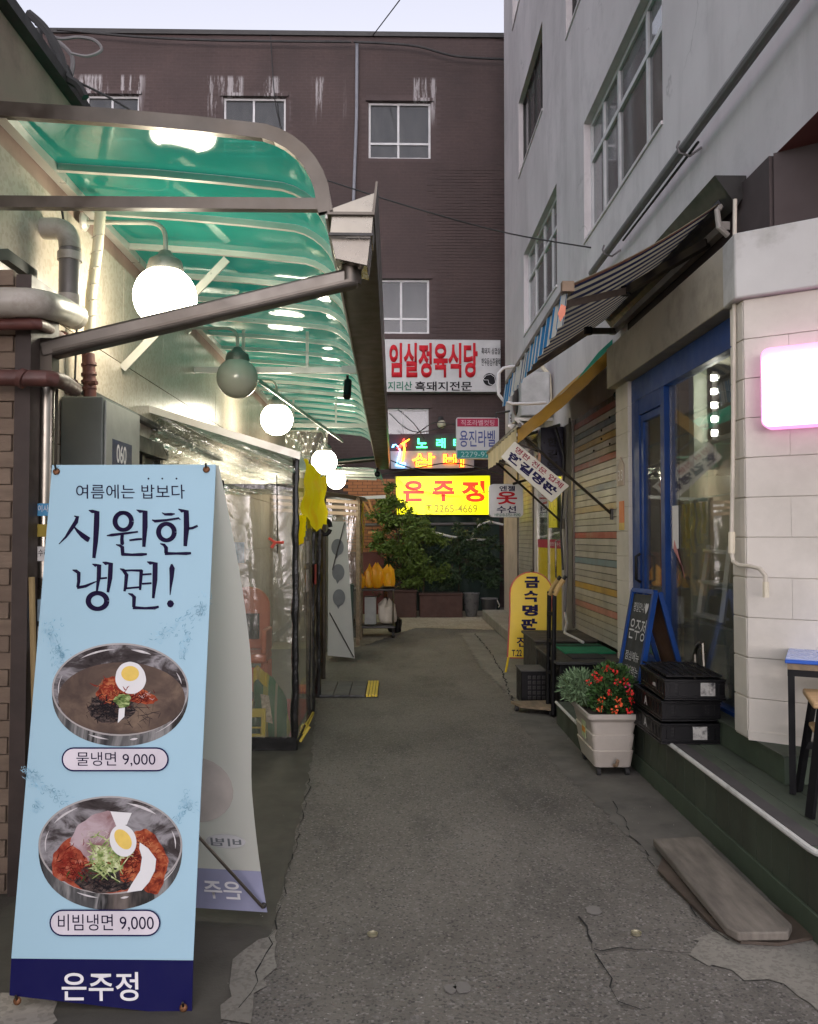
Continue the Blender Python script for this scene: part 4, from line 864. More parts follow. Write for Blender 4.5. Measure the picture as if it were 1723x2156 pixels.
for px, py, Y, r in ((48,797,3.38,.042), (150,815,3.86,.042), (132,710,4.08,.032)): MB().tube([P(px-5,py-2,Y), P(px+5,py+2,Y)], r, 12).build('joint', M['rust'], rp)
wp = thing('wrapped_pipe', 'cream taped pipe descending the wall to a red valve', 'pipe', P(200, 700, 4.35))
MB().tube([P(212,440,4.35), P(206,520,4.35), P(192,620,4.35), P(186,745,4.35)], .028, 12).build('pipe', M['wrap'], wp)
for k in range(7): p = P(207-k*3.2, 500+k*34, 4.35); MB().tube([p+V(-.031,-.012,-.008), p+V(.0,-.031,0), p+V(.031,-.012,.012)], .003, 5).build('tape_band', M['cream'], wp)
MB().tube([P(186,745,4.35), P(188,790,4.35), P(190,838,4.35)], .033, 12).build('red_section', M['rust'], wp)
for y in (765, 785, 800, 815): MB().tube([P(187,y,4.35), P(188,y+6,4.35)], .040, 12).build('ring', M['rust'], wp)
MB().tube([P(188,808,4.32), P(204,806,4.30)], .012, 8).build('valve_tap', M['rust'], wp)
MB().lathe([(.028,0),(.035,.01),(.03,.03)], P(222,440,4.35)+V(-.04,0,0), 12).build('top_cap', M['wrap'], wp)
# thin wall cables
for k, (pts, Y, lab) in enumerate([(((128,425),(135,470),(150,520)), 4.05, 'pair of black wires behind the grey elbow'), (((162,690),(158,800),(160,835)), 4.3, 'thin brown cable running down to the meter box')]):
    tag(MB().tube([P(x, y, Y) for x, y in pts], .006, 6).build('wall_cable', M['cable']), lab, 'cable')
# downpipe: hopper, slanting pipe, vertical pipe, stickers
dp = thing('steel_downpipe', 'stainless rainwater pipe slanting from the canopy gutter to the wall', 'downpipe', (-1.5, 3.65, 1))
a0 = P(738, 560, 3.62); a1 = P(735, 592, 3.62); a2 = P(100, 738, 3.62); a3 = V(a2.x, a2.y, 0)
MB().tube([a0, P(738,600,3.62)], .050, 14).build('neck', M['steeld'], dp)
MB().bar(P(752,584,3.62), P(90,741,3.62), .085, .082).build('slanting_pipe', mat('flat_grey_duct', (.17,.155,.135), .42, .85, var=.15, scale=4, dirt=(.08,.065,.05), damt=.5), dp, bev=.014)
MB().bar(P(735,590,3.573), P(110,738,3.573), .004, .012).build('duct_seam', M['steeld'], dp)
MB().bar(P(98,716,3.62), P(98,800,3.62), .08, .08, up=(0,1,0)).build('elbow', M['steeld'], dp); MB().tube([V(a2.x,3.62,a2.z-.1), V(a2.x,3.62,0)], .033, 14).build('vertical_pipe', M['steel'], dp)
for y, dy, c, tx in ((1073,26,(.06,.28,.50),'이사'), (1117,26,(.30,.22,.02),''), (1166,30,(.6,.58,.55),'수리'), (1345,50,(.6,.6,.58),''), (1285,45,(.45,.6,.72),'')):
    p = P(93, y, 3.575); q_ = MB().box((p.x-.03, 3.578, p.z-dy/1725*3.6/2), (p.x+.038, 3.580, p.z+dy/1725*3.6/2)); st = q_.build('sticker', mat('sticker_%d' % y, c, .5), dp)
    if tx: letters(tx, (p.x-.025,3.572,p.z+.02), (p.x+.02,3.572,p.z+.02), (p.x-.025,3.572,p.z-.01), M['white'] if y == 1073 else M['blackink'], dp)
hp = thing('rain_hopper', 'folded stainless rain hopper hanging at the canopy corner', 'hopper', P(740, 500, 3.55))
h = [P(x, y, 3.50) for x, y in ((700,437),(790,405),(784,492),(694,492))]; MB().prism(h, (0,.22,0)).build('upper_box', M['steel'], hp, bev=.003)
h = [P(x, y, 3.52) for x, y in ((694,493),(782,493),(774,560),(706,545))]; MB().prism(h, (0,.20,0)).build('lower_box', mat('stainless_warm', (.22,.20,.17), .25, 1, var=.1), hp, bev=.003)
MB().bar(P(692,493,3.49), P(786,494,3.49), .01, .012).build('seam', M['darkmetal'], hp)
# meter box
mb = thing('meter_box', 'grey-green steel meter box with sticker on its door', 'cabinet', (-1.6, 4.5, 1.5))
B((XW+.005, 4.23, 1.45), (-1.50, 4.82, 2.225)).build('case', M['greybox'], mb, bev=.006)
B((-1.499, 4.245, 1.46), (-1.487, 4.805, 2.21)).build('door', M['greydoor'], mb, bev=.004)
B((-1.487, 4.34, 1.70), (-1.4855, 4.66, 2.02)).build('sticker', mat('navy_sticker', (.03,.04,.09), .4, var=.4, scale=20), mb)
letters('060', (-1.484, 4.40, 2.0), (-1.484, 4.56, 2.0), (-1.484, 4.40, 1.90), M['white'], mb, bold=.02); letters('500-1234', (-1.484, 4.35, 1.83), (-1.484, 4.65, 1.83), (-1.484, 4.35, 1.73), M['white'], mb, bold=.02)
MB().tube([(-1.484,4.27,1.82),(-1.46,4.28,1.82),(-1.46,4.34,1.82)], .009, 8).build('latch', M['steel'], mb)
# window front beside the meter box
lf = thing('dark_door_frame', 'dark aluminium window front between meter box and plastic tent', 'window front', (XW, 5.3, 0))
fm = MB()
for ya, yb, za, zb, t in ((4.86,5.9,2.05,2.15,.10), (4.86,4.93,.1,2.05,.06), (5.42,5.48,.1,2.05,.06), (5.84,5.9,.1,2.05,.06), (4.93,5.42,1.90,1.95,.04)): fm.box((XW+.005, ya, za), (XW+t, yb, zb))
fm.build('frame', M['darkmetal'], lf); B((XW+.02, 4.93, .15), (XW+.028, 5.84, 1.9)).build('pane', M['upglass'], lf); B((XW+.006, 4.93, .15), (XW+.01, 5.84, 2.04)).build('inner_screen', mat('pale_screen', (.25,.27,.2), .6), lf)
MB().bar((XW+.03, 4.3, 2.30), (XW+.03, 8.0, 2.26), .05, .03).build('cable_tray', M['darkmetal'], lf)

# canopy
cp = thing('green_canopy', 'curved green polycarbonate canopy with steel ribs over the left shops', 'canopy', (-1.0, 8, 3))
YC0, YC1, NP = 3.5, 14.0, 19; pit = (YC1-YC0)/NP
prof = [V(XW, 0, 3.345), V(-1.2, 0, 3.315), V(-.85, 0, 3.285), V(-.62, 0, 3.262)]
for k in range(1, 9): a = R(90*k/8*.95); prof.append(V(-.62 + .325*math.sin(a), 0, 3.262 - .33*(1-math.cos(a)) - .01*k/8))
prof.append(V(-.287, 0, 2.90))
def pat_(i, y): p = prof[i]; return V(p.x, y, p.z)
for k in range(NP):
    y0, y1 = YC0 + k*pit, YC0 + (k+1)*pit
    b = MB()
    def fn(u, v):
        i = min(int(round(u*(len(prof)-1))), len(prof)-1); sag = -.018*math.sin(math.pi*v); p = prof[i]; q0 = prof[max(0,i-1)]; q1 = prof[min(len(prof)-1,i+1)]; t = (q1-q0).normalized(); nn = V(-t.z, 0, t.x)
        return V(p.x, y0+.015+(y1-y0-.03)*v, p.z) + nn*(.012 + sag*.6)
    b.grid(fn, len(prof)-1, 6); b.build('polycarbonate_panel', M['poly'], cp)
for k in range(NP+1):
    y = YC0 + k*pit; big = k == 0; w = .028 if not big else .035
    b = MB(); hh = .022 if not big else .040
    for i in range(len(prof)-1):
        a, c_ = prof[i], prof[i+1]; ta = (prof[min(i+1,len(prof)-1)]-prof[max(i-1,0)]).normalized(); tb = (prof[min(i+2,len(prof)-1)]-prof[i]).normalized()
        na, nb = V(-ta.z,0,ta.x)*hh, V(-tb.z,0,tb.x)*hh
        if ta.x < 0: pass
        o = V(0, y, 0); q_ = [a-na, a+na*.6, c_+nb*.6, c_-nb]
        b.add([o+p+V(0,-w/2,0) for p in q_] + [o+p+V(0,w/2,0) for p in q_], [(0,1,2,3), (7,6,5,4), (0,3,7,4), (1,5,6,2)])
    b.build('rib', M['steeld'] if big else M['alu'], cp)
for y in (3.52, 7.05, 10.55):
    MB().box((XW, y-.02, 2.915), (-.30, y+.02, 2.965)).build('cross_beam', M['steeld'] if y < 4 else M['alu'], cp)
MB().box((XW, YC0, 3.30), (XW+.05, YC1, 3.36)).build('wall_plate', M['alu'], cp)
for px in (7.05, 10.55):
    for x in (-1.3, -.75): MB().box((x-.012, px-.012, 2.965), (x+.012, px+.012, 3.29)).build('hanger', M['alu'], cp)
MB().bar((XW+.01, 5.16, 2.56), (-1.06, 5.16, 3.26), .012, .05).build('brace', M['alu'], cp); MB().bar((-1.25, 7.6, 2.95), (-.65, 10.4, 2.72), .012, .04).build('brace', M['alu'], cp)
gt = thing('gutter', 'long stainless gutter along the outer edge of the green canopy', 'gutter', (-.18, 8, 2.9))
MB().prism([(-.288, YC0-.02, 2.885), (-.085, YC0-.02, 2.885), (-.07, YC0-.02, 3.03), (-.08, YC0-.02, 3.03), (-.095, YC0-.02, 2.897), (-.278, YC0-.02, 2.897), (-.278, YC0-.02, 2.99), (-.288, YC0-.02, 2.99)], (0, YC1-YC0+.1, -.22)).build('trough', M['steeld'], gt)
MB().bar((-.293, YC0, 2.885), (-.293, YC1, 2.67), .010, .02).build('edge_angle', M['alu'], gt)
# second canopy section beyond, greenish
c2 = thing('far_canopy', 'lower green and yellow lit canopy beyond the hanging globe', 'canopy', (-1, 15, 2.5))
MB().grid(lambda u, v: V(-1.7 + 1.45*min(u*1.25, 1) + .12*max(0, u-.8)*5*.6, 14.2 + 2.2*v, 2.72 - .02*u - .5*max(0, u-.72)**1.2*2.2), 16, 5).build('polycarbonate_panel', M['poly'], c2)
for y in (14.2, 14.9, 15.6, 16.4): MB().bar((-1.7, y, 2.70), (-.35, y, 2.66), .03, .04).build('rib', M['alu'], c2)
tag(MB().tube([P(692,975,13.2), P(800,965,13.2), P(806,960,13.2), P(806,930,13.2)], .045, 12).build('rear_downpipe', M['steeld']), 'stainless horizontal downpipe at the far end of the canopy', 'downpipe')
tag(MB().bar(P(690,1052,13.0), P(812,1046,13.0), .12, .05).build('tent_beam', M['whitemetal']), 'pale beam over the far tent opening', 'beam')

# globe lamps
GL = 'opal globe lamps on wall arms under the canopy'
def lamp(loc, lit, label, r=.17):
    t = thing('globe_lamp', label, 'lamp', loc, GL); x, y, z = loc
    MB().sphere((x, y, z), r, 40, 24).build('globe', M['globe'] if lit else M['globeoff'], t)
    MB().lathe([(.095, -.03), (.10, 0), (.088, .045), (.045, .075), (.03, .10)], (x, y, z + r*.92), 24).build('fitter', mat('grey_fitter', (.20,.20,.18), .4, .5), t)
    zt = z + r*.92 + .10; za = zt + .16
    MB().tube([(XW, y, za), (x-.10, y, za)] + arc((x-.10,y,za), (x,y,za), (x,y,za-.10), 6) + [(x, y, zt)], .013, 10).build('arm', mat('pale_arm', (.42,.41,.36), .4, .3), t)
    MB().lathe([(.05,0),(.05,.012),(.03,.03)], (XW, y, za), 16, Matrix.Rotation(R(90),3,'Y')).build('wall_plate', M['alu'], t)
    for a in (0, 2.1, 4.2): MB().sphere((x+.09*math.cos(a+.5), y+.09*math.sin(a+.5), z+r*.92+.01), .009, 8, 6).build('screw', M['steel'], t)
lamp(tuple(P(348, 626, 4.5)), True, 'nearest and largest lit globe lamp, behind the slanting steel pipe')
lamp(tuple(P(500, 796, 6.8)), False, 'unlit grey globe lamp, second from the front')
lamp(tuple(P(583, 883, 8.7)), True, 'lit globe lamp right beyond the unlit globe')
lamp(tuple(P(683, 972, 10.9)), True, 'lit globe lamp half hidden behind the clear hanging plastic')
lamp(tuple(P(708, 1010, 14.6)), True, 'farthest small lit globe lamp above the second tent')
# cctv under the canopy
t = thing('security_camera', 'black security camera hanging from the canopy cross beam', 'camera', P(732, 815, 7.0))
MB().tube([P(732,790,7.0), P(732,808,7.0)], .012, 8).build('stem', M['black'], t); MB().tube([P(733,803,7.0), P(731,836,6.9)], .034, 12).build('body', M['black'], t); MB().box(tuple(P(722,770,7.02)+V(-.01,0,-.06)), tuple(P(750,770,7.02)+V(0,.05,.0))).build('junction_box', M['whitemetal'], t)
t = thing('security_camera', 'tiny black camera under the far end of the canopy', 'camera', P(697, 1010, 13)); MB().tube([P(795,985,13), P(795,995,13)], .02, 8).build('stem', M['black'], t); MB().sphere(P(795,998,13), .05, 12, 8).build('body', M['black'], t)
# hanging film
tag(MB().grid(lambda u, v: P(600+90*u, 905+62*v+6*math.sin(u*5), 9.6) + V(0, .06*math.sin(u*14+v*3), 0), 20, 10).build('plastic_film', M['film']), 'clear plastic film draped beneath the canopy above the tent', 'plastic sheet')

# ================================================================== PLASTIC TENT
tn = thing('vinyl_tent', 'clear vinyl tent with black taped posts in front of the restaurant door', 'tent', (-1.2, 6.5, 0))
YT0, YT1, XT = 5.83, 7.75, -.70; ZT = 2.08
def tentz(x): return ZT + (XT - x) * .32
M['frost'] = M['vinyl']
rnd = random.Random(3)
def sheet(fn, nu, nv, name, m): return MB().grid(fn, nu, nv).build(name, m, tn)
sheet(lambda u, v: V(XW + (XT-XW)*u, YT0 + .015*math.sin(u*18+v*2)*(.4+v), .06 + (1.86-.06)*v), 40, 24, 'front_sheet', M['vinyl'])
def crum(u, v): x = XW + (XT-XW)*u; return V(x, YT0-.02 + .035*math.sin(u*7 + v*16) + .018*math.sin(v*37+u*21), 1.80 + (tentz(x)-1.80-.02)*v)
sheet(crum, 60, 40, 'crumpled_top_sheet', M['crinkle'])
sheet(lambda u, v: V(XT + .008 + .014*math.sin(u*15+v*3)*(.3+v), YT0 + (YT1-YT0)*u*.62, .06 + (ZT-.2)*v), 40, 24, 'side_sheet', M['vinyl'])
sheet(lambda u, v: V(XT - .04 + .03*math.sin(v*11), YT0 + .98*(YT1-YT0)*.63 + (YT1-YT0)*.37*u, .06 + (ZT-.2)*v), 10, 24, 'door_flap', M['vinyl'])
MB().grid(lambda u, v: V(XW + (XT+.03-XW)*u, YT0-.06 + (YT1-YT0+.1)*v, tentz(XW + (XT+.03-XW)*u) + .01), 6, 6).build('roof', mat('roof_sheet', (.42,.42,.36), .35, var=.1), tn)
MB().prism([(XW,YT0-.07,tentz(XW)-.03),(XT+.04,YT0-.07,ZT-.035),(XT+.04,YT0-.07,ZT+.02),(XW,YT0-.07,tentz(XW)+.02)], (0,.01,0)).build('roof_edge', M['alu'], tn)
M['tape'] = mat('glossy_black_tape', (.012,.012,.012), .18, 0, var=.3, bump=1.0, bscale=22, spec=.8)
def tpost(x, y, z1, w=.05): 
    b = MB(); k = 26; pts = [V(x + rnd.uniform(-.004,.004), y + rnd.uniform(-.004,.004), z1*i/k) for i in range(k+1)]; b.tube(pts, [w/2*rnd.uniform(.8,1.15) for _ in pts], 8).build('post', M['tape'], tn)
tpost(XT, YT0, ZT); tpost(XT, YT0+.95, ZT-.02, .035); tpost(XT, YT0+1.25, ZT-.02, .05); tpost(XT-.01, YT1, ZT-.02, .06)
tpost(-1.22, YT0+.03, 1.9, .018)
MB().bar((XW,YT0,1.86), (XT,YT0,1.86), .02, .035).build('cross_rail', M['tape'], tn)
MB().bar((XW,YT0-.01,.05), (XT,YT0-.01,.05), .03, .09).build('bottom_hem', M['tape'], tn); MB().bar((XT,YT0,.04), (XT,YT0+.95,.04), .03, .05).build('bottom_hem', M['tape'], tn)
MB().tube([(-1.21,YT0-.03,1.9),(-1.20,YT0-.05,1.75),(-1.19,YT0-.05,1.58)], .010, 6).tube([(-1.19,YT0-.05,1.60),(-1.19,YT0-.05,1.53)], .018, 8).build('tie_cord', M['black'], tn)
# taped papers on the side
for y, z, c in ((6.15,1.50,(.04,.12,.30)), (6.3,1.30,(.55,.53,.48)), (6.28,1.08,(.5,.45,.4)), (6.95,1.1,(.5,.04,.04))): B((XT+.03, y, z), (XT+.033, y+.14, z+.17)).build('pasted_notice', mat('notice_paper_%d' % (y*100), c, .5, var=.5, scale=30), tn)
B((-1.30, YT0+.55, 1.30), (-1.16, YT0+.553, 1.46)).build('pasted_notice', mat('blue_sheet', (.16,.34,.55), .5, var=.5, scale=40), tn)
# yellow printed curtain on the tent's lane side
yc = thing('yellow_curtain', 'crumpled yellow printed vinyl flap hanging from the tent eave', 'curtain', (XT+.05, 6.8, 1.9))
M['ycurt'] = mat('yellow_printed_vinyl', (.92,.74,.01), .4, var=.08, bump=.5, bscale=12, dirt=(.8,.10,.01), damt=.9, dscale=3.2, emit=(1,.8,.0), es=.07)  # faint emission added to the flap so it reads as lit
def addtrans(m, col, f):
    t = m.node_tree; b = t.nodes['Principled BSDF']; o = t.nodes['Material Output']; tl = t.nodes.new('ShaderNodeBsdfTranslucent'); tl.inputs[0].default_value = (*col, 1); mx = t.nodes.new('ShaderNodeMixShader'); mx.inputs[0].default_value = f
    t.links.new(b.outputs[0], mx.inputs[1]); t.links.new(tl.outputs[0], mx.inputs[2]); t.links.new(mx.outputs[0], o.inputs[0])
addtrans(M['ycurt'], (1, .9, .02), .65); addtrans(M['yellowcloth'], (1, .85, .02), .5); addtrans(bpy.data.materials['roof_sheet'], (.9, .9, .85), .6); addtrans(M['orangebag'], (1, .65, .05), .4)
MB().grid(lambda u, v: V(XT + .05 + .014*math.sin(u*22+v*5) + .010*math.sin(v*13+u*5), YT0 + .05 + 2.0*u, ZT - .02 - (.40 + .10*math.sin(u*2.9))*v + .012*math.sin(u*30)), 60, 14).build('flap', M['ycurt'], yc)
MB().grid(lambda u, v: V(XT + .03 + .02*math.sin(u*15+v*5), YT0 + .06 + .25*u, ZT - .42 - .22*v*(1-.5*u)), 14, 6).build('torn_strip', M['ycurt'], yc)
# red clip
rc = thing('clothes_clip', 'red plastic clothes hanger clipped on a black cord in the tent', 'hanger', P(578, 1140, 5.78))
MB().tube([P(566,1133,5.78), P(580,1142,5.78), P(598,1142,5.78)], .010, 6).tube([P(580,1142,5.78), P(572,1153,5.78)], .012, 6).build('hook', mat('red_clip_plastic', (.55,.07,.05), .4), rc); MB().tube([P(583,1000,5.78), P(584,1165,5.78)], .004, 5).build('cord', M['black'], rc)
# inside the tent
bc = thing('booster_chair', 'orange child chair with rounded back stacked inside the vinyl tent', 'chair', (-1.15, 6.5, 0))
pts = [V(-1.15 + .17*math.cos(a), 6.5, .95 + .16*math.sin(a)) for a in [math.pi*k/14 for k in range(15)]] + [V(-1.32,6.5,.62), V(-.98,6.5,.62)]
MB().prism(pts, (0,.05,.0)).build('back', M['redplastic'], bc, bev=.015); B((-1.34,6.20,.55), (-.96,6.5,.62)).build('seat', M['redplastic'], bc, bev=.02)
for sx in (-1.34, -1.0): B((sx,6.2,.62), (sx+.04,6.5,.80)).build('arm_rest', M['redplastic'], bc, bev=.012)
for sx in (-1.32, -1.0):
    for sy in (6.24, 6.46): MB().bar((sx+.02,sy,0), (sx+.02,sy,.55), .035, .035).build('leg', M['redplastic'], bc)
B((-1.33,6.21,.34), (-.97,6.23,.52)).build('front_panel', M['redplastic'], bc, bev=.01)
B((-1.24,6.488,.70), (-1.06,6.499,.90)).build('strap', M['black'], bc)
ycr = thing('yellow_crate', 'yellow plastic bottle crate on the tent floor', 'crate', (-1.130, 6.0, 0))
for (a, c_) in (((-1.250,5.92,.02),(-1.230,6.22,.27)), ((-0.950,5.92,.02),(-0.930,6.22,.27)), ((-1.229,6.20,.02),(-0.9501,6.22,.27)), ((-1.229,5.93,.02),(-0.9501,5.95,.09)), ((-1.229,5.93,.21),(-0.9501,5.95,.27)), ((-1.229,5.93,.13),(-0.9501,5.95,.14))): B(a, c_).build('side_panel', M['yellowcrate'], ycr, bev=.004)
for k in range(3): B((-1.250+k*.155,5.925,.02), (-1.230+k*.155,5.955,.27)).build('post', M['yellowcrate'], ycr)
for k in range(3): MB().lathe([(.03,.03),(.035,.2),(.015,.26),(.013,.30)], (-1.170+k*.08,6.05,0), 12).build('bottle', mat('green_bottle%d' % k, (.05,.12,.06), .1), ycr)
rs_ = thing('rice_sack', 'green and yellow plastic sack leaning in the corner of the tent', 'sack', (-.86, 6.05, 0))
def sackp(u, v):
    a = 2*math.pi*u; rr = (.115*math.sin(math.pi*min(1, .12+v*.93))**.45) * (1 if v < .88 else .7); return V(-.86 - .10*v + rr*1.1*math.cos(a)*(1+.08*math.sin(v*12+a*3)), 6.05 + .02 + rr*.6*math.sin(a), .02 + .50*v + .02*math.sin(a*2))
M['sack'] = stripes('sack_print', [(0,(.03,.22,.07)), (.4,(.55,.50,.05)), (.62,(.04,.26,.08)), (.9,(.5,.46,.3))], 0, .17, .35)
MB().grid(sackp, 24, 20).build('body', M['sack'], rs_); MB().prism([V(-.94,5.955,.18), V(-.87,5.95,.16), V(-.90,5.955,.36), V(-.96,5.96,.37)], (0,-.004,0)).build('label_patch', mat('sack_label', (.6,.5,.4), .4, var=.6, scale=40), rs_)
MB().grid(lambda u, v: V(-1.02 + .10*u, 6.0+.02*math.sin(u*9), .44 + .10*v + .03*math.sin(u*5)), 6, 4).build('torn_mouth', M['yellowcrate'], rs_)
tag(B((-1.6, 5.9, .004), (-.75, 7.6, .014)).build('floor_mat', mat('red_floor_mat', (.36,.03,.04), .85, var=.2)), 'dull red mat lying inside the vinyl tent', 'mat')
dm = thing('door_mat', 'grey ribbed rubber mat with yellow edge strip by the tent', 'mat', (-.5, 8.0, 0))
mp = [PZ(668,1468), PZ(766,1468), PZ(786,1438), PZ(690,1436)]
mx0, mx1, my0, my1 = -.72, -.27, 7.72, 8.48
for i in range(3):
    for j in range(3): B((mx0+i*.15+.003, my0+j*.253+.003, .006), (mx0+i*.15+.147, my0+j*.253+.25, .024)).build('mat_tile', M['rubbermat'], dm, bev=.003)
for k in range(4): B((mx1+.008+k*.028, my0, .006), (mx1+.030+k*.028, my1, .026)).build('yellow_rib', M['yellowcrate'], dm)
B((mx0, my0, .004), (mx1+.12, my1, .007)).build('mat_base', M['blackrub'], dm)
tag(B((-.95, 7.9, .004), (-.73, 8.3, .02)).build('red_mat_scrap', mat('bright_red_mat', (.6,.02,.03), .7)), 'small bright red mat corner poking from the tent door', 'mat')
tag(MB().tube([P(645,1525,5.75), P(660,1500,5.9), P(640,1545,5.7), P(652,1530,5.72), P(632,1562,5.68)], .010, 6).build('rope_end', mat('yellow_rope', (.5,.38,.05), .7)), 'frayed yellow rope end by the tent foot', 'rope')
# grey banner with round bubbles
gb = thing('menu_banner', 'grey-white standing banner with three dark round bubbles beyond the tent', 'banner', (-.7, 10.2, 0))
gp = [PL(9.9).at(*p) for p in ((692,1098),(729,1098),(747,1386),(690,1380))]
MB().prism(gp, (0,.006,0)).build('panel', mat('grey_banner_cloth', (.36,.37,.35), .6, var=.08, scale=3), gb)
MB().grid(lambda u, v: V(-.83+u*.12, 9.95+.9*u, .1+1.6*v), 2, 2).build('rear_panel', mat('grey_banner_back', (.30,.31,.30), .6), gb)
for y in (1152, 1205, 1258):
    c_ = PL(9.9).at(711+(y-1152)*.03, y, .006); b = MB(); b.prism([c_ + V(.075*math.cos(a), 0, .10*math.sin(a)) for a in [k*.314 for k in range(20)]], (0,-.004,0)); b.prism([c_+V(-.03,0,-.09), c_+V(.02,0,-.09), c_+V(-.01,0,-.14)], (0,-.004,0)); b.build('speech_bubble', M['greyink'], gb)
MB().tube([PL(9.88).at(726,1100), PL(9.88).at(700,1200)], .007, 5).build('cross_pole', M['darkmetal'], gb); MB().tube([PL(9.88).at(694,1290), PL(9.88).at(745,1384)], .007, 5).build('cross_pole', M['darkmetal'], gb)
tag(MB().tube([(-.75,8.75,0), (-.75,8.75,1.95)], .025, 8).build('tent_pole', M['steeld']), 'single dark pole standing between tent and grey banner', 'pole')
tag(MB().tube([P(685,1110,7.9)+V(.05*math.cos(a),0,.07*math.sin(a)) for a in [k*.5 for k in range(13)]], .022, 8).build('black_reel', M['black']), 'round black lamp or reel hung at the tent door', 'fixture')
# far tent
ft = thing('far_tent', 'second clear tent with brown wooden posts farther down the lane', 'tent', (-.9, 12, 0))
MB().grid(lambda u, v: V(-1.7+1.2*u, 11.4+.02*math.sin(u*20), .05+1.95*v), 16, 6).build('front_sheet', M['film'], ft)
MB().grid(lambda u, v: V(-.50+.02*math.sin(u*20+v*4), 11.4+1.2*u, .05+1.95*v), 16, 6).build('side_sheet', M['crinkle'], ft)
for x, y in ((-.5,11.4), (-.5,12.0), (-.5,12.6), (-1.7,11.4)): MB().bar((x,y,0), (x,y,2.05), .05, .05, up=(0,1,0)).build('post', M['wood'], ft)
for k in range(5): MB().bar((-1.7, 11.38, 1.70+k*.09), (-.5, 11.38, 1.66+k*.08), .02, .045).build('slat', mat('pale_slat', (.40,.30,.22), .6), ft) if k > 1 else None
MB().grid(lambda u, v: V(-1.75+1.35*u, 11.3+1.5*v, 2.25-.2*u), 4, 3).build('roof', M['whitemetal'], ft)
tag(B((-1.0,11.25,.02), (-.56,11.5,.85)).build('green_curtain', M['olive']), 'dark green sheet draped at the foot of the far tent', 'tarpaulin')
yt = thing('yellow_tassels', 'yellow vinyl strips hanging from the far tent edge', 'curtain', (-.45, 11.9, 1.9))
for k in range(5): MB().grid(lambda u, v, k=k: V(-.45+.015*math.sin(v*9+k), 11.45+k*.22+.12*u, 2.0-(.45+.35*((k*37) % 5)/5)*v), 2, 8).build('strip', M['yellowcloth'], yt)

# ================================================================== TROLLEY WITH BAGS
tr = thing('trolley', 'two-deck steel trolley on casters at the end of the lane', 'trolley', (-.2, 12.7, 0))
tx0, tx1, tya, tyb = -.62, .02, 12.25, 12.8
B((tx0,tya,.70), (tx1,tyb,.73)).build('top_shelf', M['darkmetal'], tr, bev=.01); B((tx0,tya,.14), (tx1,tyb,.18)).build('bottom_shelf', M['darkmetal'], tr, bev=.01)
for x in (tx0+.03, tx1-.03):
    for y in (tya+.03, tyb-.03):
        MB().tube([(x,y,.18),(x,y,.72)], .014, 8).build('post', M['steel'], tr); MB().tube([(x-.02,y,.05),(x+.02,y,.05)], .05, 14).build('wheel', M['blackrub'], tr); MB().bar((x,y,.06),(x,y,.14),.03,.03).build('caster_fork', M['darkmetal'], tr)
MB().tube([(tx1-.03,tya+.03,.73),(tx1+.06,tya+.05,.82),(tx1+.1,tya+.06,.82)], .014, 8).build('handle', M['black'], tr)
def bag(loc, r, h, m, label, seed):
    rn = random.Random(seed); x, y, z = loc; ph = [rn.uniform(0,6) for _ in range(4)]
    def f(u, v):
        a = 2*math.pi*u; k = (1-(2*v-.9)**4*.35) if v < .75 else (1-(v-.75)*3.1); k = max(k, .08); k *= 1 + .13*math.sin(3*a+ph[0]+v*4) + .08*math.sin(7*a+ph[1])
        if v == 0: k = .5
        return V(x + r*k*math.cos(a), y + r*.8*k*math.sin(a), z + h*v + .03*math.sin(2*a+ph[2])*v)
    return tag(MB().grid(f, 28, 16).build('plastic_bag', m), label, 'bag', 'bags on the trolley')
bag((-.37,12.5,.73), .075, .34, M['orangebag'], 'tall pointed orange bag at the left end of the trolley top', 1); bag((-.26,12.48,.73), .085, .36, M['orangebag'], 'tall orange bag second from the left on the trolley top', 2)
bag((-.08,12.5,.735), .085, .33, M['orangebag'], 'leaning yellow-orange bag at the right of the trolley top', 3); bag((-.50,12.4,.73), .06, .2, M['orangebag'], 'small orange bag half hidden by the tent post', 6)
bag((-.10,12.5,.19), .13, .36, mat('grimy_white_bag', (.50,.45,.38), .5, bump=.4, bscale=16), 'bulging white bag on the trolley bottom shelf', 4); bag((.02,12.9,.004), .10, .28, M['black'], 'black bin bag on the ground behind the trolley', 5)
tag(B((-.44,12.35,.19), (-.27,12.6,.60)).build('carton', mat('grey_carton', (.35,.36,.34), .7)), 'pale box standing on the trolley bottom shelf', 'box')
tag(MB().lathe([(.02,0),(.10,.01),(.13,.03),(.125,.032)], (-.06,12.35,.732), 20).build('tray', M['steel']), 'shallow metal tray on the trolley top', 'tray')

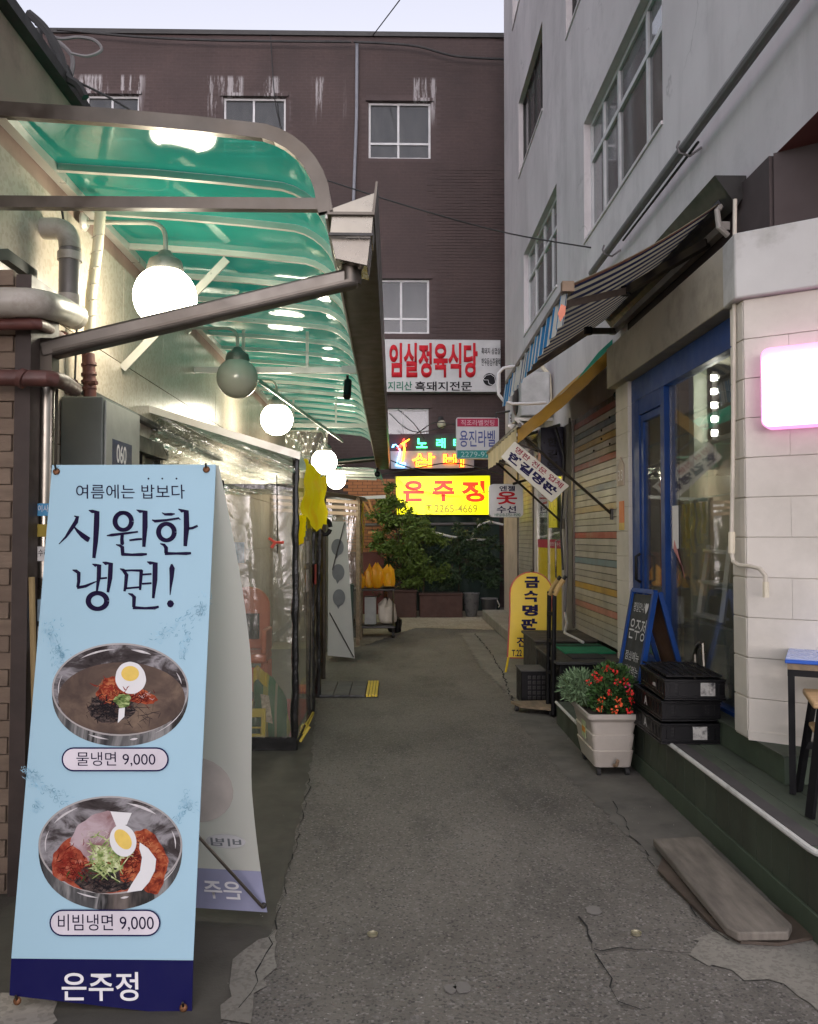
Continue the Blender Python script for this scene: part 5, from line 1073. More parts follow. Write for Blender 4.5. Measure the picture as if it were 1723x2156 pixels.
# ================================================================== PLANTS AT THE END
bk = thing('tarpaulin_screen', 'dark green tarpaulin screen hung behind the plants', 'screen', (1, 16.7, 0))
MB().grid(lambda u, v: V(.3+1.85*u, 16.7+.05*math.sin(u*16+v*3), .0+1.95*v), 40, 8).build('sheet', M['olive'], bk)
for z in (1.75, 1.95): MB().tube([(-.6,16.6,z), (2.15,16.55,z+.03)], .028, 8).build('rail', M['cablegrey'], bk)
tag(MB().tube([P(x, y, 16.0) for x, y in ((1060,1105),(1030,1098),(1010,1105),(990,1135),(965,1145))], .022, 8).tube([P(x, y, 16.0) for x, y in ((910,1120),(950,1130),(990,1135),(1040,1138))], .022, 8).build('bent_pipes', M['whitemetal']), 'thin white bent pipes above the plants', 'pipe')
for k, (dx, lab) in enumerate(((0,'orange hose sagging across the lit brick, upper one'), (-.12,'orange hose sagging across the lit brick, lower one'))):
    tag(MB().tube([P(775,1050,16.3)+V(dx,0,0), P(790,1085,16.3)+V(dx/2,0,-.03), P(815,1108,16.3)+V(0,0,dx*.6), P(850,1118,16.3)+V(0,0,dx*.5)], .025, 8).build('orange_hose', M['orangehose']), lab, 'hose')
tag(MB().tube([P(775,1122,16.5), P(850,1124,16.5)], .035, 8).build('orange_pipe', M['orangehose']), 'straight orange pipe low on the lit brick wall', 'pipe')
def crown(c, rx, ry, rz, n, sz, seed, clump=14, aspect=2.2):
    rn = random.Random(seed); b = MB(); cl = []
    for _ in range(clump):
        while True:
            p = V(rn.uniform(-1,1), rn.uniform(-1,1), rn.uniform(-1,1))
            if p.length < 1: break
        cl.append((V(p.x*rx, p.y*ry, p.z*rz), rn.uniform(.22, .45)))
    for _ in range(n):
        q, r = rn.choice(cl); d = V(rn.gauss(0,1), rn.gauss(0,1), rn.gauss(0,.8)); p = Vector(c) + q + d * r * rx * .42
        l = sz * rn.uniform(.6, 1.4); a = V(rn.gauss(0,1), rn.gauss(0,1), rn.gauss(0,.6)-.2).normalized(); s = a.cross(V(rn.gauss(0,1), rn.gauss(0,1), rn.gauss(0,1))).normalized()
        w = l/aspect; m_ = p + a*l*.5; nz = a.cross(s)*w*.25
        b.add([p, m_ - s*w/2 + nz, p + a*l, m_ + s*w/2 + nz], [(0,1,2), (0,2,3)])
    return b
def tree(label, base, h, crowns, leafm, n, sz, seed, stem=.018, cat='tree', name='potted_tree'):
    t = thing(name, label, cat, base); rn = random.Random(seed); x, y, z = base
    tb = MB(); tops = []
    tb.tube([(x,y,z), (x+.03,y,z+h*.4), (x-.02,y,z+h)], [stem, stem*.8, stem*.4], 8)
    for (c, *_r) in crowns:
        c = Vector(c); s0 = V(x, y, z+h*rn.uniform(.35,.75)); tb.tube([s0, (s0+c)/2+V(0,0,.08), c], [stem*.5, stem*.35, stem*.15], 6)
        for _ in range(7): e = c + V(rn.uniform(-1,1)*_r[0], rn.uniform(-1,1)*_r[1], rn.uniform(-1,1)*_r[2])*.9; tb.tube([(s0+c)/2, e], [stem*.25, stem*.08], 5)
    tb.build('trunk', M['bark'], t)
    b = MB()
    for i, (c, rx, ry, rz) in enumerate(crowns):
        k = crown(c, rx, ry, rz, n, sz, seed+i); o0 = len(b.v); b.v += k.v; b.f += [tuple(q+o0 for q in f) for f in k.f]; b.m += k.m
    b.build('crown', leafm, t, smooth=False)
tree('tall pale-green leafy tree in front of the yellow sign', (.10,15.6,.3), 1.9, [((-.05,15.6,1.95),.38,.3,.25), ((.28,15.6,1.75),.45,.35,.25), ((-.12,15.5,1.45),.35,.3,.25), ((.62,15.55,1.55),.42,.3,.2), ((.25,15.4,1.30),.4,.3,.2), ((-.02,15.5,2.25),.22,.2,.25)], M['leaf'], 900, .085, 11)
tree('low bright-leaved shrub in the middle planter box', (.55,15.5,.45), .9, [((.45,15.4,.98),.35,.25,.15), ((.72,15.5,.85),.35,.25,.2), ((.35,15.5,.75),.3,.25,.2)], M['leaf'], 500, .08, 31, name='potted_shrub', cat='shrub')
tree('dark dense shrub against the green tarpaulin', (1.25,15.9,.4), 1.3, [((1.2,15.9,1.35),.45,.3,.35), ((1.5,15.9,1.0),.45,.3,.35), ((1.0,15.9,.8),.4,.3,.3), ((1.75,16.0,1.4),.35,.3,.4), ((1.85,15.9,.8),.3,.3,.35)], M['leaf2'], 900, .075, 51, name='potted_shrub', cat='shrub')
tree('dark low shrub filling the gap behind the trolley', (.15,16.2,.3), .9, [((.0,16.2,.95),.4,.25,.3), ((.4,16.2,.75),.4,.25,.3), ((.75,16.2,1.2),.4,.25,.35), ((-.2,16.1,.6),.3,.2,.25)], M['leaf2'], 800, .07, 71, name='potted_shrub', cat='shrub')
def planterbox(label, x0, y0, x1, y1, h, m):
    t = thing('planter_box', label, 'planter', ((x0+x1)/2, (y0+y1)/2, 0))
    MB().box((x0,y0,0), (x1,y1,h)).build('body', m, t, bev=.012); MB().box((x0-.015,y0-.015,h), (x1+.015,y1+.015,h+.03)).build('rim', m, t, bev=.008); MB().box((x0+.02,y0+.02,h+.03), (x1-.02,y1-.02,h+.04)).build('soil', M['soil'], t)
planterbox('dark brown planter box in the middle of the plants', .48, 15.3, 1.28, 15.7, .42, M['terra']); planterbox('tall dark red-brown planter box left of the middle one', -.12, 15.3, .42, 15.75, .48, M['terra'])
for x, r, h_, m_, lb_ in ((1.46,.15,.44,mat('grey_glazed_pot', (.11,.11,.11), .3),'grey glazed flower pot right of the brown planter box'), (1.80,.15,.34,mat('dark_tin_bucket', (.05,.05,.05), .4),'dark bucket with pale rim at the right of the plants')):
    t = thing('plant_pot', lb_, 'pot', (x, 15.5, 0)); MB().lathe([(r*.65,0),(r*.9,h_*.4),(r,h_*.9),(r*1.05,h_),(r*.9,h_),(r*.88,h_-.04)], (x,15.5,0), 24).build('body', m_, t)
    MB().tube([(x+r*1.03*math.cos(k*.42),15.5+r*1.03*math.sin(k*.42),h_) for k in range(15)], .012, 6, closed=True).build('rim', M['cablegrey'] if r == .15 and x > 1.6 else m_, t)
tag(MB().tube([(1.93,15.4,.33),(1.98,15.38,.22),(1.96,15.38,.18)], .012, 6).build('bucket_ladle', M['steel']), 'metal handle hooked on the dark bucket', 'ladle')
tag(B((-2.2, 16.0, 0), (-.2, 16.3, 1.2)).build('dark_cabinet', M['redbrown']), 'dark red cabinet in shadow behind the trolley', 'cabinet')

# ================================================================== BLACK BOXES, HAND TRUCK, SMALL CRATE (in front of the shutter)
def slatbox(name, label, lo, hi, m, cat, rot=None):
    t = thing(name, label, cat, ((lo[0]+hi[0])/2, (lo[1]+hi[1])/2, lo[2])); MB().box(lo, hi).build('body', m, t, bev=.008); return t
t = slatbox('black_chest', 'low black board-topped chest in front of the coloured shutter', (1.36,6.75,.0), (1.97,7.75,.45), M['black'], 'chest')
B((1.33,6.72,.451), (1.98,7.78,.476)).build('lid', mat('dusty_black_lid', (.028,.028,.027), .55, var=.4, scale=5), t, bev=.006)
B((1.5,6.9,.477), (1.78,7.15,.486)).build('inlay', M['blackrub'], t)
t = slatbox('black_chest', 'farther dark wooden chest beside the yellow sign', (1.38,7.95,0), (1.97,8.75,.48), mat('dark_wood_box', (.035,.033,.028), .7, var=.3), 'chest')
B((1.36,7.93,.481), (1.98,8.77,.505)).build('lid', mat('dark_brown_lid', (.06,.052,.042), .7, var=.4, scale=4), t, bev=.005)
gm = thing('green_mat', 'bright green doormat with three black stripes on the chests', 'mat', (1.75, 7.6, .36)); B((1.50,7.18,.4775), (1.95,7.76,.490)).build('pad', M['matgreen'], gm)
for k in range(3): B((1.50,7.68-k*.05,.4905), (1.95,7.70-k*.05,.4925)).build('stripe', M['blackink'], gm)
t = thing('small_crate', 'small dark slotted crate on the ground beside the hand truck', 'crate', (1.28, 7.4, 0))
B((1.14,7.35,.0), (1.38,7.65,.30)).build('body', M['black'], t, bev=.006); B((1.13,7.34,.301), (1.39,7.66,.312)).build('lid', mat('grey_board', (.10,.095,.085), .8), t)
for k in range(4):
    for j in range(5): B((1.20+k*.042,7.342,.05+j*.045), (1.226+k*.042,7.349,.08+j*.045)).build('slot', M['darkmetal'], t)
ht = thing('hand_truck', 'black folding hand truck with worn yellow grips and wooden base', 'hand truck', (1.3, 7.0, 0))
hx0, hx1 = P(1157,1300,7.0).x, P(1169,1300,6.85).x
for px, Y in ((1157,7.05), (1168,6.85)):
    a = P(px, 1245, Y); b_ = P(px-3, 1494, Y); b_.z = .02; MB().tube([b_, V(a.x, Y, a.z)], .019, 8).build('upright', M['black'], ht)
    MB().tube([V(a.x,Y,a.z-.03), V(a.x+.03,Y-.02,a.z+.04), V(a.x+.07,Y-.03,a.z+.10)], .022, 8).build('grip', mat('worn_yellow_grip', (.40,.27,.10), .7), ht); MB().tube([V(a.x+.06,Y-.03,a.z+.09), V(a.x+.09,Y-.04,a.z+.13)], .016, 8).build('grip_end', M['black'], ht)
for z in (.35, .62, .85): MB().bar(V(hx0,7.05,z), V(hx1,6.85,z), .02, .025).build('cross_bar', M['black'], ht)
MB().prism([V(1.02,7.18,.05), V(1.08,7.0,.05), V(1.34,6.85,.05), V(1.34,7.2,.05)], (0,0,.022)).build('base_board', M['wood'], ht)
for x, y in ((1.06,7.1), (1.32,6.9), (1.32,7.15)): MB().tube([(x-.015,y,.026),(x+.015,y,.026)], .026, 12).build('wheel', M['blackrub'], ht)
for k in range(9): p = V(1.36+k*.02, 6.82+.01*(k % 2), .42 - .06*math.sin(k*.35)); MB().tube([p+V(.014*math.cos(a), .006*math.sin(a)*(k % 2), .010*math.sin(a)) for a in [j*.9 for j in range(7)]], .0035, 5, closed=True).build('chain_link', M['steel'], ht)

# ================================================================== FLOWER PLANTER
fp = thing('flower_planter', 'stone-coloured plastic planter on casters beside the green platform', 'planter', (1.36, 5.35, 0))
def prect(x0, x1, y0, y1, z): return [V(x0,y0,z), V(x1,y0,z), V(x1,y1,z), V(x0,y1,z)]
def loft(secs, r=.03):
    b = MB(); L = [rrect(V(x0,y0,z), V(1,0,0), V(0,1,0), x1-x0, y1-y0, min(r, .05), 4) for x0, x1, y0, y1, z in secs]; n = len(L[0])
    b.v = [p for l in L for p in l]
    for i in range(len(L)-1):
        for j in range(n): b.f.append((i*n+j, i*n+(j+1) % n, (i+1)*n+(j+1) % n, (i+1)*n+j)); b.m.append(0)
    b.f.append(tuple(range(n))[::-1]); b.m.append(0); return b
b = loft([(1.265,1.495,5.17,5.58,.055), (1.245,1.505,5.14,5.62,.16), (1.252,1.498,5.147,5.613,.165), (1.238,1.510,5.13,5.63,.26), (1.246,1.502,5.138,5.622,.265), (1.228,1.518,5.12,5.64,.345), (1.205,1.54,5.09,5.67,.37), (1.20,1.545,5.085,5.675,.40), (1.215,1.53,5.10,5.66,.40), (1.235,1.51,5.12,5.64,.37)])
b.build('body', M['planter'], fp)
B((1.23,5.12,.355), (1.52,5.64,.372)).build('soil', M['soil'], fp)
for x in (1.29, 1.47):
    for y in (5.19, 5.56): MB().tube([(x-.012,y,.024),(x+.012,y,.024)], .024, 12).bar((x,y,.03),(x,y,.056),.02,.02).build('caster', M['blackrub'], fp)
MB().tube([(1.375,5.135,.075),(1.38,5.10,.085),(1.385,5.085,.12)], .011, 8).build('drain_spout', mat('brown_spout', (.25,.17,.11), .6), fp)
MB().box((1.236,5.30,.20), (1.2385,5.41,.33)).build('label_sticker', mat('label_yellow_green', (.45,.52,.30), .5, var=.4, scale=20), fp); MB().box((1.234,5.315,.235), (1.236,5.395,.27)).build('label_print', mat('label_orange', (.6,.25,.02), .5), fp)
def bunch(name, label, base, c, r, n, leafm, sz, seed, aspect, fl=None):
    t = thing(name, label, 'plant', base); rn = random.Random(seed); sb = MB()
    for _ in range(22): e = Vector(c)+V(rn.uniform(-1,1)*r[0], rn.uniform(-1,1)*r[1], rn.uniform(-.3,.9)*r[2]); sb.tube([Vector(base)+V(rn.uniform(-.03,.03),rn.uniform(-.03,.03),0), e], [.004,.002], 5)
    sb.build('stems', mat(name+'_stem', (.07,.10,.03), .6), t)
    b = MB()
    for _ in range(n):
        while True:
            p = V(rn.uniform(-1,1), rn.uniform(-1,1), rn.uniform(-1,1))
            if p.length < 1 and rn.random() < .25 + p.length: break
        q = Vector(c) + V(p.x*r[0], p.y*r[1], p.z*r[2]); a = (V(p.x,p.y,p.z*.6+.25)+V(rn.gauss(0,.5),rn.gauss(0,.5),rn.gauss(0,.4))).normalized(); l = sz*rn.uniform(.6,1.3); s = a.cross(V(rn.gauss(0,.4),rn.gauss(0,.4),1)).normalized(); w = l/aspect; nz = a.cross(s)*w*.18
        b.add([q, q+a*l*.35-s*w/2+nz, q+a*l*.8-s*w*.35+nz, q+a*l, q+a*l*.8+s*w*.35+nz, q+a*l*.35+s*w/2+nz, q+a*l*.5], [(0,1,6),(1,2,6),(2,3,6),(3,4,6),(4,5,6),(5,0,6)])
    b.build('foliage', leafm, t, smooth=False)
    if fl:
        for (px, py, Y, m) in fl:
            q = P(px, py-4, Y-.17); fb = MB()
            for k in range(rn.randint(8, 14)):
                a = V(rn.gauss(0,1), rn.gauss(0,1)-.3, rn.gauss(0,1)).normalized(); s = a.orthogonal().normalized(); o_ = q+a*.008; l = rn.uniform(.012,.022)
                fb.add([o_, o_+a*l*.6-s*l*.45, o_+a*l, o_+a*l*.6+s*l*.45], [(0,1,2,3)])
            fb.build('bloom', m, t)
R1, R2 = M['petal'], M['petal2']
fl = [(1281,1412,5.45,R1),(1290,1408,5.5,R1),(1272,1415,5.5,R1),(1296,1418,5.4,R1),(1252,1424,5.35,R1),(1255,1437,5.3,R1),(1300,1440,5.25,R1),(1262,1430,5.4,R1),(1322,1450,5.25,mat('magenta_petal',(.5,.02,.12),.5)),(1326,1462,5.2,R1),(1331,1480,5.2,R1),(1270,1476,5.1,R2),(1262,1482,5.1,R2),(1303,1487,5.1,R2),(1264,1497,5.1,R2),(1301,1476,5.12,R2),(1326,1500,5.12,R1),(1310,1430,5.4,R1),(1240,1440,5.4,R1),(1318,1440,5.3,R1),(1286,1462,5.2,R1),(1294,1500,5.08,R2)]
bunch('begonia', 'bushy red flowering plant filling the right of the planter', (1.43,5.35,.37), (1.42,5.35,.49), (.145,.20,.185), 1600, M['leafflower'], .036, 5, 1.4, fl)
bunch('dusty_miller', 'silvery grey-green feathery plant at the left of the planter', (1.26,5.5,.37), (1.235,5.5,.50), (.11,.16,.10), 1100, M['leafgrey'], .045, 9, 4.5)

# ================================================================== CRATES
def crate(label, x0, y0, z0, w=.33, d=.54, h=.125, sticker=False, rot=0, mark=False):
    t = thing('black_crate', label, 'crate', (x0+w/2, y0+d/2, z0), 'black plastic crates stacked on the platform', rot, local=True); m = M['black']; W2, D2 = w/2, d/2; k = .008
    b = MB()
    for a, c_ in (((-W2,-D2,.012),(W2,-D2+k,h-.02)), ((-W2,D2-k,.012),(W2,D2,h-.02)), ((-W2,-D2+k,.012),(-W2+k,D2-k,h-.02)), ((W2-k,-D2+k,.012),(W2,D2-k,h-.02))): b.box(a, c_)
    b.build('wall', m, t)
    for zz, e in ((h-.02, .007), (h-.034, .003), (0, .004), (.018, .002)):
        b = MB(); b.box((-W2-e,-D2-e,zz), (W2+e,-D2+.014,zz+.010)); b.box((-W2-e,D2-.014,zz), (W2+e,D2+e,zz+.010)); b.box((-W2-e,-D2+.014,zz), (-W2+.014,D2-.014,zz+.010)); b.box((W2-.014,-D2+.014,zz), (W2+e,D2-.014,zz+.010)); b.build('rim', m, t, bev=.0015)
    for j in range(9):
        y = -D2 + .04 + j*(d-.08)/8
        if j not in (3, 4, 5): MB().box((-W2-.004,y-.003,.03), (-W2-.0002,y+.003,h-.036)).build('stiffening_rib', m, t)
    for j in range(7):
        x = -W2 + .03 + j*(w-.06)/6
        if j not in (2, 3, 4): MB().box((x-.003,-D2-.004,.03), (x+.003,-D2-.0002,h-.036)).build('stiffening_rib', m, t)
    for xx in (-.10, .09):
        for j in range(3): MB().box((xx-.012,-D2-.0012,.045+j*.018), (xx+.012,-D2-.0002,.053+j*.018)).build('slot', M['blackrub'], t)
    MB().box((-W2+k,-D2+k,.012), (W2-k,D2-k,.02)).build('floor', m, t)
    if sticker: MB().box((-.02+sticker,-D2-.006,.025), (.06+sticker,-D2-.0045,.098)).build('sticker', mat('scuffed_label', (.42,.41,.38), .6, var=.25, scale=30, dirt=(.05,.05,.05), damt=1, dscale=28), t)
    if mark: 
        ob = letters('A', (-W2-.009, .03, .092), (-W2-.009,-.03,.092), (-W2-.009,.03,.042), M['signwhite'], t, name='printed_mark', bold=.03)
    else: MB().prism([V(-W2-.006,-.10,.045), V(-W2-.006,-.03,.045), V(-W2-.006,-.04,.062), V(-W2-.006,-.09,.066)], (-.001,0,0)).build('printed_mark', M['signwhite'], t)
    return t
t1 = crate('black plastic crate at the bottom of the stack, with a scuffed white label', 1.50, 4.60, .34, sticker=.03, mark=True)
t2 = crate('black plastic crate in the middle of the stack, with no label', 1.505, 4.605, .466, mark=True)
t3 = crate('black plastic crate on top of the stack, with grid lid and white label', 1.525, 4.56, .592, sticker=.05, rot=R(-3))
b = MB()
for i in range(13): b.box((-.155, -.26+i*.042, .128), (.155, -.245+i*.042, .134))
for i in range(7): b.box((-.155+i*.05, -.26, .1345), (-.147+i*.05, .262, .138))
b.build('grid_lid', M['black'], t3)

# ================================================================== CHALKBOARD
cbd = thing('chalkboard', 'blue framed chalkboard easel with handwritten white letters', 'chalkboard', (1.7, 5.5, .34))
tA, tB = P(1335,1242,5.72), P(1380,1247,5.38); bA, bB = V(tA.x-.14, tA.y, .345), V(tB.x-.14, tB.y, .345)
def lerp2(a, b, c_, d, u, v): return a.lerp(b, u).lerp(c_.lerp(d, u), v)
nrm = (tB-tA).cross(bA-tA).normalized(); nrm = -nrm if nrm.x > 0 else nrm
for a, c_ in ((tA, bA), (tB, bB), (tA, tB), (bA.lerp(tA,.08), bB.lerp(tB,.08))): MB().bar(a, c_, .028, .032, up=tuple(nrm)).build('frame_bar', M['blue'], cbd)
e1, e2, e3, e4 = [lerp2(tA,tB,bA,bB,u,v) for u, v in ((.04,.03),(.96,.03),(.96,.92),(.04,.92))]
MB().prism([e1,e2,e3,e4], -nrm*.008).build('slate', M['slate'], cbd)
def chk(s, u0, v0, u1, v1): return letters(s, *(lerp2(tA,tB,bA,bB,u,v)+nrm*.006 for u, v in ((u0,v0),(u1,v0),(u0,v1))), M['chalk'], cbd, name='chalk_writing')
chk('평일만나♥', .18, .10, .85, .19); chk('은주정', .14, .24, .88, .42); chk('점심메뉴', .15, .52, .8, .60); chk('쌈싸먹는', .2, .64, .85, .72); chk('김치찌개', .2, .76, .85, .84)
bC, bD = V(tA.x+.24, tA.y, .345), V(tB.x+.24, tB.y, .345)
for a, c_ in ((tA+V(.03,0,0), bC), (tB+V(.03,0,0), bD)): MB().bar(a, c_, .028, .030).build('rear_leg', M['blue'], cbd)
MB().prism([lerp2(tA,tB,bC,bD,u,v)+V(.03,0,0) for u, v in ((.05,.05),(.95,.05),(.95,.92),(.05,.92))], (.008,0,0)).build('rear_panel', mat('brown_hardboard', (.12,.055,.025), .7), cbd)
tag(MB().tube([(1.86,5.05,.50),(1.86,5.05,.78)] + arc((1.86,5.05,.78),(1.86,5.02,.86),(1.86,4.92,.86),5) + [(1.86,4.90,.66)], .012, 8).build('cane_handle', M['steel']), 'bent metal handle sticking up behind the black crates', 'handle')

# ================================================================== TABLE AND STOOL, WORN PLANK
tb = thing('blue_table', 'table with bright blue top and black steel legs at the right edge', 'table', (2.2, 3.5, .34))
q0 = P(1658, 1388, 3.70); tx, tz = q0.x, q0.z
Mr = Matrix.Rotation(R(-28), 3, 'Z')
def TL_(x, y, z): p = Mr @ V(x, y, 0); return V(tx + p.x, 3.70 + p.y, z)
def tbox(x0, y0, z0, x1, y1, z1): b = MB(); b.prism([TL_(x0,y0,z0), TL_(x1,y0,z0), TL_(x1,y1,z0), TL_(x0,y1,z0)], (0,0,z1-z0)); return b
tbox(-.01,-.01,tz-.018,.9,.55,tz-.001).build('blue_edge', M['bluetop'], tb, bev=.004); tbox(-.006,-.006,tz,.895,.545,tz+.004).build('top_film', mat('pale_blue_table_top', (.30,.38,.66), .25, var=.05), tb)
tbox(.0,.0,tz-.045,.89,.54,tz-.019).build('plywood', M['wood'], tb)
for x, y in ((.015,.015), (.86,.015), (.015,.52), (.86,.52)): tbox(x-.014,y-.014,.342,x+.014,y+.014,tz-.075).build('leg', M['black'], tb)
tbox(.0,.0,tz-.075,.89,.028,tz-.046).build('apron', M['black'], tb); tbox(.0,.0285,tz-.075,.028,.51,tz-.046).build('apron', M['black'], tb)
st = thing('stool', 'dark metal stool with light wooden seat under the blue table', 'stool', (2.05, 3.45, .34))
sc = V(1.96, 3.50, 0)
MB().obox(sc+V(0,0,.80), (.34,.34,.028), Matrix.Rotation(R(-20),3,'Z')).build('seat', M['woodlt'], st, bev=.008)
for sx, sy in ((-1,-1),(1,-1),(-1,1),(1,1)):
    a = sc + Matrix.Rotation(R(-20),3,'Z') @ V(.13*sx,.13*sy,.785); c_ = sc + Matrix.Rotation(R(-20),3,'Z') @ V(.19*sx,.19*sy,.342); MB().bar(a, c_, .035, .02).build('leg', M['black'], st)
for s_ in (-1, 1): MB().bar(sc+Matrix.Rotation(R(-20),3,'Z') @ V(-.16,.16*s_,.56), sc+Matrix.Rotation(R(-20),3,'Z') @ V(.16,.16*s_,.56), .02, .03).build('rung', M['black'], st)
MB().obox(sc+V(0,0,.66), (.30,.30,.02), Matrix.Rotation(R(-20),3,'Z')).build('lower_board', M['woodlt'], st, bev=.005)
pk = thing('worn_plank', 'thick worn grey plank lying at the foot of the green platform', 'plank', (1.3, 3.6, 0))
k4 = [PZ(x, y, .055) for x, y in ((1375,1765),(1475,1760),(1668,1945),(1660,1962),(1555,1963),(1530,1950))]
MB().prism([V(p.x,p.y,.022) for p in k4], (0,0,.032)).build('board', M['woodgrey'], pk, bev=.006)
k5 = [PZ(x, y, .01) for x, y in ((1385,1835),(1420,1870),(1500,1950),(1560,1985),(1640,1990),(1720,1975),(1690,1945),(1500,1850),(1400,1795))]
tag(MB().prism([V(p.x,p.y,.006) for p in k5], (0,0,.012)).build('steel_plate', mat('rusty_plate', (.085,.065,.05), .6, .3, var=.3, scale=4)), 'thin rusty steel plate underneath the worn plank', 'plate')

# ================================================================== BANNER STAND (front left)
bn = thing('banner_stand', 'pale blue double-sided food banner with two bowls of cold noodles', 'banner', (-.9, 3.0, 0))
bTL, bTR = P(110, 979, 3.02), P(455, 978, 3.02); bBL, bBR = P(20, 2095, 2.66), P(405, 2140, 2.60)
nb = (bTR-bTL).cross(bBL-bTL).normalized(); nb = -nb if nb.y > 0 else nb
pb = Plane(bTL, nb)
bBL, bBR, bTR = pb.at(20,2095), pb.at(405,2140), pb.at(455,978)
M['bancloth'] = mat('pale_blue_banner', (.335,.515,.61), .6, var=.03, scale=2, spec=.12); M['bannavy'] = mat('navy_banner_band', (.006,.006,.060), .6, var=.03, spec=.1)
sk = lambda L: [pb.at(x, y) for x, y in L]
MB().prism(sk([(110,979),(455,978),(407,2022),(24,2018)]), -nb*.004).build('front_panel', M['bancloth'], bn)
MB().prism(sk([(24,2018.5),(407,2022.5),(404,2140),(20,2096)]), -nb*.004).build('navy_band', M['bannavy'], bn)
M['brown'] = mat('banner_ink', (.008,.004,.028), .6, var=.03, spec=.1)
z1 = lambda x, y: (x*.3472, 957+y*.3472); z2 = lambda x, y: (x*.3472, 1555.5+y*.3472)
def stroke(pts, zf, m, b, off=.002):
    P_ = []
    for i, (x, y, w) in enumerate(pts):
        dx = pts[min(i+1,len(pts)-1)][0]-pts[max(i-1,0)][0]; dy = pts[min(i+1,len(pts)-1)][1]-pts[max(i-1,0)][1]; L = math.hypot(dx, dy) or 1; P_.append((x-dy/L*w/2, y+dx/L*w/2, x+dy/L*w/2, y-dx/L*w/2))
    v = []
    for a, c_, d, e in P_: v += [pb.at(*zf(a, c_), off), pb.at(*zf(d, e), off)]
    b.add(v, [(2*i, 2*i+1, 2*i+3, 2*i+2) for i in range(len(P_)-1)])
def ring(cx, cy, rx, ry, w, zf, b, off=.002): stroke([(cx+rx*math.cos(a), cy+ry*math.sin(a), w*(1+.25*abs(math.cos(a)))) for a in [k*math.pi/16 for k in range(33)]], zf, None, b, off)
tt = MB()
ST = [[(450,372,6),(470,378,22),(462,408,26),(430,455,22),(400,500,14),(358,543,5)], [(452,440,8),(470,462,18),(500,490,30),(535,515,34),(532,530,8)], [(538,338,4),(560,345,22),(588,350,34),(586,430,34),(580,530,30),(570,628,20)],
 [(722,345,5),(750,352,22),(770,352,10)], [(648,492,6),(680,488,18),(760,478,14),(838,468,10)], [(742,485,20),(740,515,22),(742,540,24),(748,548,10)], [(785,520,12),(830,514,14),(862,512,12)], [(828,335,4),(850,345,20),(880,346,32),(880,440,32),(873,560,20)], [(704,546,6),(728,552,16),(742,562,24),(745,600,22),(742,612,14)], [(738,604,20),(800,608,16),(860,606,20),(892,604,12)],
 [(982,352,4),(1000,362,14),(1040,362,18),(1062,360,6)], [(922,396,6),(940,404,18),(1010,398,14),(1085,386,12),(1095,396,4)], [(1082,330,4),(1104,342,22),(1130,344,32),(1132,440,34),(1124,556,22)], [(1130,450,14),(1170,445,16),(1200,432,14)], [(972,540,6),(996,548,18),(1008,566,24),(1008,598,22)], [(1000,600,20),(1070,600,15),(1130,600,20),(1160,598,14)],
 [(440,700,6),(462,706,20),(478,718,24),(478,770,20),(472,806,18)], [(468,808,18),(520,798,18),(570,776,10),(590,768,4)], [(560,664,4),(580,672,20),(602,672,28),(600,740,26),(588,830,12)], [(600,752,12),(650,748,12)], [(622,652,4),(642,660,22),(672,662,30),(668,750,28),(655,836,16)], [(570,830,4),(592,838,18),(610,838,6)],
 [(728,692,6),(748,700,20),(768,730,24),(762,800,20),(755,830,14)], [(750,704,12),(800,702,12),(862,704,16)], [(858,700,22),(854,760,20),(850,822,14)], [(760,812,12),(850,804,12)], [(862,728,12),(920,724,12)], [(862,784,12),(920,780,12)], [(892,650,4),(912,658,22),(942,660,32),(940,760,30),(930,872,16)], [(778,842,6),(800,850,18),(814,864,24),(812,926,20)], [(806,928,20),(880,932,15),(940,930,20),(964,922,12)],
 [(1042,664,10),(1044,690,34),(1042,740,26),(1036,800,14),(1032,852,5)]]
for s in ST: stroke(s, z1, None, tt)
ring(748, 405, 50, 52, 24, z1, tt); ring(1010, 470, 48, 50, 24, z1, tt); ring(592, 888, 56, 48, 26, z1, tt); stroke([(1013,905,4),(1020,905,34),(1034,905,46),(1048,905,34),(1056,905,4)], z1, None, tt)
tt.build('headline', M['brown'], bn, smooth=False)
def bq(s, x0, y0, x1, y1, zf, m, **k): return letters(s, pb.at(*zf(x0,y0),.002), pb.at(*zf(x1,y0),.002), pb.at(*zf(x0,y1),.002), m, bn, **k)
bq('여름에는 밥보다', 462, 182, 1120, 268, z1, M['brown'])
dd = MB()
for x in (901, 985, 1071): stroke([(x-6,146,2),(x,146,13),(x+6,146,2)], z1, None, dd)
dd.build('accent_dots', M['brown'], bn)
bq('은주정', 375, 1415, 838, 1590, z2, M['white'], bold=.012)
def disc(cx, cy, rx, ry, zf, off, rot=0, wob=0, seed=0, a0=0, a1=360, n=48):
    rn = random.Random(seed); ph = [rn.uniform(0,6.28) for _ in range(4)]; pts = []
    for k in range(n):
        a = R(a0 + (a1-a0)*k/n); w = 1 + wob*(math.sin(3*a+ph[0]) + .7*math.sin(5*a+ph[1]) + .6*math.sin(11*a+ph[2]))/2; x, y = rx*w*math.cos(a), ry*w*math.sin(a); c_, s_ = math.cos(R(rot)), math.sin(R(rot)); pts.append(pb.at(*zf(cx+x*c_-y*s_, cy+x*s_+y*c_), off))
    return pts
def pd(name, m, *a, **k): return MB().poly(disc(*a, **k)).build(name, m, bn, smooth=False)
def printm(name, stops, scale, rough=.5, stretch=None, detail=5):
    m = bpy.data.materials.new(name); t = NT(m); t.link(t.ramp(t.noise(scale, detail, .6, stretch, .5), stops), t.b.inputs['Base Color']); t.b.inputs['Roughness'].default_value = .6; t.b.inputs['Specular IOR Level'].default_value = .1; return m
